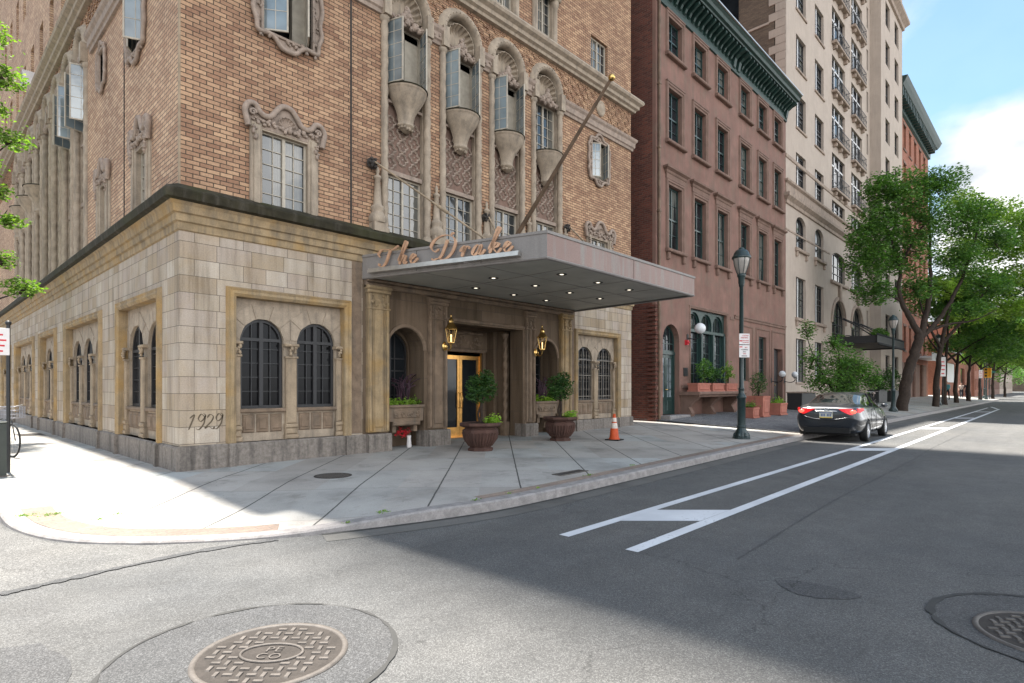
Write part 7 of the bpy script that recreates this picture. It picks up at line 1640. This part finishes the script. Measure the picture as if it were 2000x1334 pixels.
for i, (x, y) in enumerate(((-2.2, 3.6), (-2.2, 7.2), (-2.2, 8.4))):
    t = empty('bike_rack', (x, y, 0.13), 0, ('nearest black hoop bike rack on the side pavement', 'middle black hoop bike rack, behind the parked bicycle', 'farthest black hoop bike rack on the side pavement')[i], 'bike rack', 'hoop bike racks on the side pavement')
    mb = MB(); mb.tube([tuple(p) for p in spline([(0, -0.3, 0), (0, -0.3, 0.55), (0, -0.2, 0.82), (0, 0, 0.88), (0, 0.2, 0.82), (0, 0.3, 0.55), (0, 0.3, 0)], 5)], 0.025, 8); mb.build('hoop', 'iron', t)
    mb = MB(); mb.box(-0.08, 0.08, -0.38, -0.22, 0, 0.01); mb.box(-0.08, 0.08, 0.22, 0.38, 0, 0.01); mb.build('feet', 'iron', t)
# ------------------------------------------------------------------ parked car
def make_car(loc, rz, label, paint='car', lit=True):
    t = empty('parked_car', loc, rz, label, 'car')
    # stations along length (x rear -> front): (x, z_under, z_sill_w, half widths...) profile points of half section
    L0 = -2.32
    def sec(x, zu, wl, wm, wb, zb, wt, zt, crown=0.03):
        return [(x, 0.0, zu), (x, wl*0.82, zu), (x, wl, zu+0.06), (x, wm, zu+0.26), (x, wm+0.008, (zu+zb)*0.5+0.06), (x, wb+0.012, zb-0.10), (x, wb-0.01, zb-0.015), (x, wb-0.05 if zt-zb < 0.15 else wb-0.045, zb+0.012), (x, wt+0.035 if zt-zb > 0.15 else wt*0.92, zt-0.07 if zt-zb > 0.15 else zt-crown*0.6), (x, wt*0.84, zt-0.012 if zt-zb > 0.15 else zt-crown*0.3), (x, wt*0.45, zt), (x, 0.0, zt+0.004)]
    S = [sec(-2.32, 0.42, 0.50, 0.66, 0.62, 0.84, 0.55, 0.88), sec(-2.28, 0.32, 0.66, 0.78, 0.72, 0.95, 0.62, 0.99), sec(-2.18, 0.24, 0.74, 0.84, 0.77, 1.01, 0.68, 1.045), sec(-2.02, 0.22, 0.80, 0.872, 0.80, 1.03, 0.70, 1.065), sec(-1.72, 0.22, 0.83, 0.885, 0.81, 1.03, 0.70, 1.10),
         sec(-1.40, 0.22, 0.84, 0.888, 0.815, 1.02, 0.60, 1.255), sec(-1.05, 0.21, 0.845, 0.888, 0.815, 1.01, 0.565, 1.385), sec(-0.75, 0.20, 0.85, 0.888, 0.815, 1.0, 0.56, 1.435), sec(-0.3, 0.19, 0.85, 0.888, 0.815, 0.985, 0.57, 1.455), sec(0.15, 0.19, 0.85, 0.888, 0.815, 0.965, 0.57, 1.445), sec(0.45, 0.19, 0.85, 0.888, 0.81, 0.95, 0.56, 1.405), sec(0.75, 0.19, 0.85, 0.885, 0.805, 0.935, 0.56, 1.29), sec(1.1, 0.19, 0.845, 0.88, 0.80, 0.92, 0.60, 1.12), sec(1.40, 0.19, 0.84, 0.875, 0.79, 0.90, 0.66, 0.985), sec(1.7, 0.19, 0.82, 0.865, 0.77, 0.86, 0.64, 0.92), sec(2.0, 0.20, 0.77, 0.82, 0.72, 0.79, 0.58, 0.84), sec(2.2, 0.22, 0.66, 0.72, 0.62, 0.70, 0.5, 0.74), sec(2.32, 0.26, 0.45, 0.5, 0.42, 0.6, 0.34, 0.62)]
    np_ = len(S[0]); vs = []; idx = []
    for s_ in S:
        row = []
        for (x, y, z) in s_: row.append(len(vs)); vs.append((x, y, z))
        for (x, y, z) in s_[-2:0:-1]: row.append(len(vs)); vs.append((x, -y, z))
        idx.append(row)
    n = len(idx[0]); fs = []; mi = []
    for i in range(len(S)-1):
        for k in range(n):
            fs.append((idx[i][k], idx[i+1][k], idx[i+1][(k+1) % n], idx[i][(k+1) % n]))
            kk = k if k < np_-1 else n-1-k
            x = (S[i][0][0]+S[i+1][0][0])/2
            m = 0
            if kk == 7 and -1.25 < x < 0.95: m = 1
            if kk in (8, 9, 10) and (-1.72 < x < -1.0 or 0.45 < x < 1.25): m = 1
            mi.append(m)
    fs.append(tuple(idx[0])); mi.append(0); fs.append(tuple(idx[-1][::-1])); mi.append(0)
    import bmesh
    me = bpy.data.meshes.new('body'); me.from_pydata(vs, [], fs); me.materials.append(MT[paint]); me.materials.append(MT['car_glass']); me.materials.append(MT['rubber'])
    me.polygons.foreach_set('material_index', mi); me.polygons.foreach_set('use_smooth', [True]*len(fs))
    bm = bmesh.new(); bm.from_mesh(me); bmesh.ops.recalc_face_normals(bm, faces=bm.faces)
    cl = bm.edges.layers.float.get('crease_edge') or bm.edges.layers.float.new('crease_edge')
    for e in bm.edges:
        if len(e.link_faces) == 2 and e.link_faces[0].material_index != e.link_faces[1].material_index: e[cl] = 0.8
    bm.to_mesh(me); bm.free(); me.uv_layers.new(name='UVMap')
    tmp = bpy.data.objects.new('tmp', me); COL.objects.link(tmp); sd = tmp.modifiers.new('s', 'SUBSURF'); sd.levels = 2; sd.render_levels = 2
    cuts = []
    for x in (-1.38, 1.32):
        cm = MB(); cm.lathe([(0.0, -1.2), (0.345, -1.2), (0.345, 1.2), (0.0, 1.2)], (0, 0, 0), 32, smooth=False); cm.v = [(x+a, c, 0.315+b) for a, b, c in cm.v]
        co_ = cm.build('tmpc', 'rubber', recalc=True); cuts.append(co_); b_ = tmp.modifiers.new('b', 'BOOLEAN'); b_.operation = 'DIFFERENCE'; b_.object = co_; b_.solver = 'EXACT'
    dg = bpy.context.evaluated_depsgraph_get(); me2 = bpy.data.meshes.new_from_object(tmp.evaluated_get(dg)); me2.name = 'body'
    bpy.data.objects.remove(tmp)
    for c in cuts: bpy.data.objects.remove(c)
    body = bpy.data.objects.new('body', me2); COL.objects.link(body); body.parent = t
    mb = MB()
    for x in (-1.38, 1.32): mb.box(x-0.34, x+0.34, -0.66, 0.66, 0.25, 0.62)
    mb.box(-2.1, 2.1, -0.7, 0.7, 0.19, 0.26); mb.build('underbody', 'rubber', t)
    for x in (-1.38, 1.32):
        for s_ in (-1, 1):
            y = 0.80*s_
            mb = MB(); prof = [(0.205, -0.09), (0.25, -0.105), (0.30, -0.10), (0.315, -0.07), (0.315, 0.07), (0.30, 0.10), (0.25, 0.105), (0.205, 0.09)]
            mb.lathe(prof, (0, 0, 0), 32); mb.v = [(x+a, y+c, 0.315+b) for a, b, c in mb.v]; w = mb.build('wheel', 'rubber', t)
            mb = MB(); mb.lathe([(0.205, 0.085), (0.195, 0.095), (0.185, 0.06), (0.0, 0.045)], (0, 0, 0), 24, smooth=False)
            for k in range(10):
                a = 2*pi*k/10; c_, d_ = cos(a), sin(a); px, py = -d_*0.022, c_*0.022
                mb.add([(0.03*c_+px, 0.03*d_+py, 0.09), (0.03*c_-px, 0.03*d_-py, 0.09), (0.195*c_-px*0.8, 0.195*d_-py*0.8, 0.085), (0.195*c_+px*0.8, 0.195*d_+py*0.8, 0.085), (0.03*c_+px, 0.03*d_+py, 0.06), (0.03*c_-px, 0.03*d_-py, 0.06), (0.195*c_-px, 0.195*d_-py, 0.06), (0.195*c_+px, 0.195*d_+py, 0.06)], [(0, 1, 2, 3), (0, 3, 7, 4), (2, 1, 5, 6)])
            mb.lathe([(0.05, 0.09), (0.04, 0.1), (0, 0.1)], (0, 0, 0), 12); mb.v = [(x+a, y+c*s_, 0.315+b) for a, b, c in mb.v]; mb.build('rim', 'alloy', w)
    # tail lamps wrap round the corner, follow body by small offset
    def patch(pts, off, mat, name, par=t, th=0.012):
        mb = MB(); k = len(pts); c = Vector((0, 0, 0.6)); P0 = [Vector(p) for p in pts]
        nrm = (P0[1]-P0[0]).cross(P0[2]-P0[0]).normalized()
        if nrm.dot(P0[0]-c) < 0: nrm = -nrm
        v = [tuple(p+nrm*off) for p in P0]+[tuple(p-nrm*0.03) for p in P0]
        mb.add(v, [tuple(range(k)), tuple(range(2*k-1, k-1, -1))]+[(i, k+i, k+(i+1) % k, (i+1) % k) for i in range(k)]); return mb.build(name, mat, par, recalc=True)
    for s_ in (-1, 1):
        tl = MB(); q = [(-2.285, 0.30, 0.955), (-2.275, 0.45, 0.97), (-2.23, 0.62, 0.975), (-2.12, 0.765, 0.98), (-1.92, 0.845, 0.985), (-1.90, 0.86, 0.93), (-2.10, 0.835, 0.86), (-2.22, 0.73, 0.80), (-2.29, 0.60, 0.80), (-2.315, 0.45, 0.87)]
        q = [(x-0.035, y*1.035*s_, z) for x, y, z in q]
        top = [q[0], q[1], q[2], q[3], q[4]]; bot = [q[9], q[9], q[8], q[7], q[6]]; bot = [q[9], (q[9][0]*.5+q[8][0]*.5, (q[9][1]+q[8][1])/2, 0.83), q[8], q[7], q[5]]
        v = top+bot; v2 = [(x+0.10, y*0.93, z) for x, y, z in v]; k = 5
        f_ = [(i, i+1, k+i+1, k+i) for i in range(4)]
        tl.add(v+v2, f_+[(i, 10+i, 10+i+1, i+1) for i in range(4)]+[(5+i, 5+i+1, 15+i+1, 15+i) for i in range(4)]+[(0, 5, 15, 10), (4, 14, 19, 9)], 0, False); lamp = tl.build('tail_light', 'tail', t, recalc=True)
        lm = MB(); lm.sphere((-2.285, 0.67*s_, 0.885), 0.075, 10, 7, (0.5, 1.2, 0.75)); lm.build('bulb', 'tail_lit', lamp)
        m_ = MB(); m_.sphere((0.62, 0.97*s_, 1.02), 0.11, 10, 7, (0.6, 0.9, 0.62)); m_.box(0.58, 0.66, 0.84*s_, 0.93*s_, 0.97, 1.0); m_.build('mirror', paint, t)
        for xx in (0.25, -0.62):
            m_ = MB(); m_.tube([(xx-0.09, 0.905*s_, 0.86), (xx+0.09, 0.905*s_, 0.86)], 0.013, 6); m_.build('door_handle', 'chrome', t)
        m_ = MB()
        for xx, zz in ((0.78, 0.92), (-0.22, 0.97)):
            m_.tube([(xx, 0.898*s_, 0.28), (xx, 0.903*s_, 0.55), (xx-0.03, 0.892*s_, 0.78), (xx-0.05, 0.832*s_, zz)], 0.006, 4)
        m_.tube([tuple(p) for p in spline([(-0.95, 0.89*s_, 0.95), (-1.02, 0.90*s_, 0.7), (-0.92, 0.90*s_, 0.55), (-0.9, 0.893*s_, 0.3)], 4)], 0.006, 4); m_.build('door_gap', 'rubber', t)
        m_ = MB(); m_.box(-0.24, -0.17, 0.70*s_, 0.79*s_, 1.0, 1.1); m_.tube([(-0.2, 0.775*s_, 1.0), (-0.22, 0.60*s_, 1.40)], 0.022, 5); m_.build('window_pillar', 'rubber', t)
    m_ = MB(); m_.box(-2.40, -2.33, -0.17, 0.17, 0.70, 0.865); pl = m_.build('number_plate', 'plate', t)
    m_ = MB(); m_.box(-2.404, -2.40, -0.165, 0.165, 0.838, 0.862); m_.build('blue_band', 'plate_blue', pl); m_ = MB(); m_.box(-2.404, -2.40, -0.165, 0.165, 0.703, 0.728); m_.build('yellow_band', 'plate_yellow', pl)
    m_ = MB()
    for k in range(7):
        if k == 3: continue
        m_.box(-2.404, -2.40, -0.135+k*0.039, -0.112+k*0.039, 0.75, 0.82)
    m_.build('plate_marks', 'plate_blue', pl)
    m_ = MB(); m_.tube([tuple(p) for p in spline([(-2.22, -0.74, 0.79), (-2.33, -0.55, 0.72), (-2.365, -0.3, 0.665), (-2.37, 0, 0.655), (-2.365, 0.3, 0.665), (-2.33, 0.55, 0.72), (-2.22, 0.74, 0.79)], 5)], 0.022, 6); m_.build('bumper_edge', paint, t)
    m_ = MB(); m_.tube([(-2.335, -0.28, 0.895), (-2.345, 0, 0.90), (-2.335, 0.28, 0.895)], 0.014, 6); m_.build('chrome_strip', 'chrome', t)
    m_ = MB(); m_.tube([(-2.35, 0.055*cos(a*pi/8), 0.955+0.036*sin(a*pi/8)) for a in range(16)], 0.007, 5, True); m_.tube([(-2.352, 0.02*cos(a*pi/8), 0.955+0.034*sin(a*pi/8)) for a in range(16)], 0.005, 5, True); m_.build('badge', 'chrome', t)
    m_ = MB(); m_.box(-2.36, -2.2, -0.6, 0.6, 0.27, 0.42); m_.build('lower_bumper', 'rubber', t)
    m_ = MB(); m_.box(-1.62, -1.52, -0.13, 0.13, 1.105, 1.135); m_.build('brake_light', 'tail_lit', t)
    return t
car0 = make_car((17.55, -6.02, 0.0), 0.03, 'dark grey four-door saloon parked at the kerb with red tail lights on')

# ------------------------------------------------------------------ people, signal and cars far down the street
def person(loc, rz, label, shirt, legs, stride=0.18, bend=0.0):
    J = [(0, 0, 0.93, .13), (0, 0, 1.12, .125), (0.02*0, bend*0.4, 1.36, .15), (0, bend*0.55, 1.47, .06), (0, bend*0.62, 1.55, .06), (0, bend*0.66, 1.64, .095), (0, bend*0.66, 1.73, .07),
         (0.1, 0, 0.88, .095), (0.1, stride*0.4, 0.50, .065), (0.1, stride, 0.09, .045), (0.1, stride+0.13, 0.04, .035), (-0.1, 0, 0.88, .095), (-0.1, -stride*0.25, 0.50, .065), (-0.1, -stride, 0.10, .045), (-0.1, -stride+0.13, 0.04, .035),
         (0.19, bend*0.45, 1.40, .055), (0.24, bend*0.3-0.05, 1.12, .042), (0.23, bend+0.08, 0.88, .032), (0.23, bend+0.1, 0.80, .03), (-0.19, bend*0.45, 1.40, .055), (-0.24, bend*0.3+0.05, 1.12, .042), (-0.23, bend+0.02, 0.88, .032), (-0.23, bend+0.04, 0.80, .03)]
    E_ = [(0, 1), (1, 2), (2, 3), (3, 4), (4, 5), (5, 6), (0, 7), (7, 8), (8, 9), (9, 10), (0, 11), (11, 12), (12, 13), (13, 14), (2, 15), (15, 16), (16, 17), (17, 18), (2, 19), (19, 20), (20, 21), (21, 22)]
    me = bpy.data.meshes.new('person'); me.from_pydata([j[:3] for j in J], E_, []); o = bpy.data.objects.new('tmp', me); COL.objects.link(o)
    sk = o.modifiers.new('skin', 'SKIN')
    for i, j in enumerate(J): me.skin_vertices[0].data[i].radius = (j[3], j[3]); me.skin_vertices[0].data[i].use_root = (i == 0)
    ss = o.modifiers.new('sub', 'SUBSURF'); ss.levels = 1
    m2 = bpy.data.meshes.new_from_object(o.evaluated_get(bpy.context.evaluated_depsgraph_get())); bpy.data.objects.remove(o)
    for mm in (shirt, legs, 'skin', 'hair'): m2.materials.append(MT[mm])
    for p in m2.polygons:
        c = p.center; p.use_smooth = True
        p.material_index = 3 if c.z > 1.68 else 2 if c.z > 1.45 or (abs(c.x) > 0.18 and c.z < 1.1 and c.z > 0.7) else 0 if c.z > 0.95 else 1
    q = bpy.data.objects.new('person', m2); COL.objects.link(q); q.location = loc; q.rotation_euler = (0, 0, rz); tag(q, label, 'person'); return q
person((63.0, -3.4, 0.42), 1.2, 'distant person in a teal top among the tree trunks', 'teal_cloth', 'dark_cloth', 0.1, 0.12)
person((76.0, -3.6, 0.4), -1.4, 'distant person in dark clothes walking on the far pavement', 'dark_cloth', 'dark_cloth', 0.22)
person((79.0, -2.8, 0.4), 1.7, 'distant person in a pale top walking on the far pavement', 'cream_cloth', 'dark_cloth', 0.2)
ts = empty('traffic_signal', (83, -4.7, 0.13), 0, 'yellow traffic signal on a green pole far down the kerb', 'traffic light')
mb = MB(); mb.tube([(0, 0, 0), (0, 0, 4.6)], 0.07, 10); mb.lathe([(0.16, 0), (0.16, 0.25), (0.08, 0.4)], n=10); mb.build('pole', 'lamp_green', ts)
mb = MB(); mb.bbox(-0.18, 0.18, -0.45, -0.15, 2.6, 3.7, 0.03); mb.box(-0.45, -0.18, -0.16, 0.16, 2.6, 3.7); hd = mb.build('signal_head', 'yellow', ts)
for k in range(3):
    mb = MB(); mb.lathe([(0.11, 0.0), (0.11, 0.12), (0.0, 0.02)], (0, 0, 0), 12); mb.v = [(-0.45-z, x, 2.8+k*0.36+y) for x, y, z in mb.v]; mb.build('lens', 'iron', hd)
for i, (x, y, lb) in enumerate(((128, -7.4, 'distant dark car at the end of the street, nearest of the two'), (137, -10.2, 'most distant dark car at the end of the street'))):
    c = copy_tree(car0); c.location = (x, y, 0); tag(c, lb, 'car', 'cars far down the street')
ns = empty('street_name_sign', (84.5, -4.9, 0.13), 0, 'thin post with a small green street name sign near the far signal', 'sign'); mb = MB(); mb.tube([(0, 0, 0), (0, 0, 3.4)], 0.04, 8); mb.build('post', 'iron', ns); mb = MB(); mb.box(-0.02, 0.02, -0.5, 0.5, 3.15, 3.4); mb.build('panel', 'sign_green', ns)
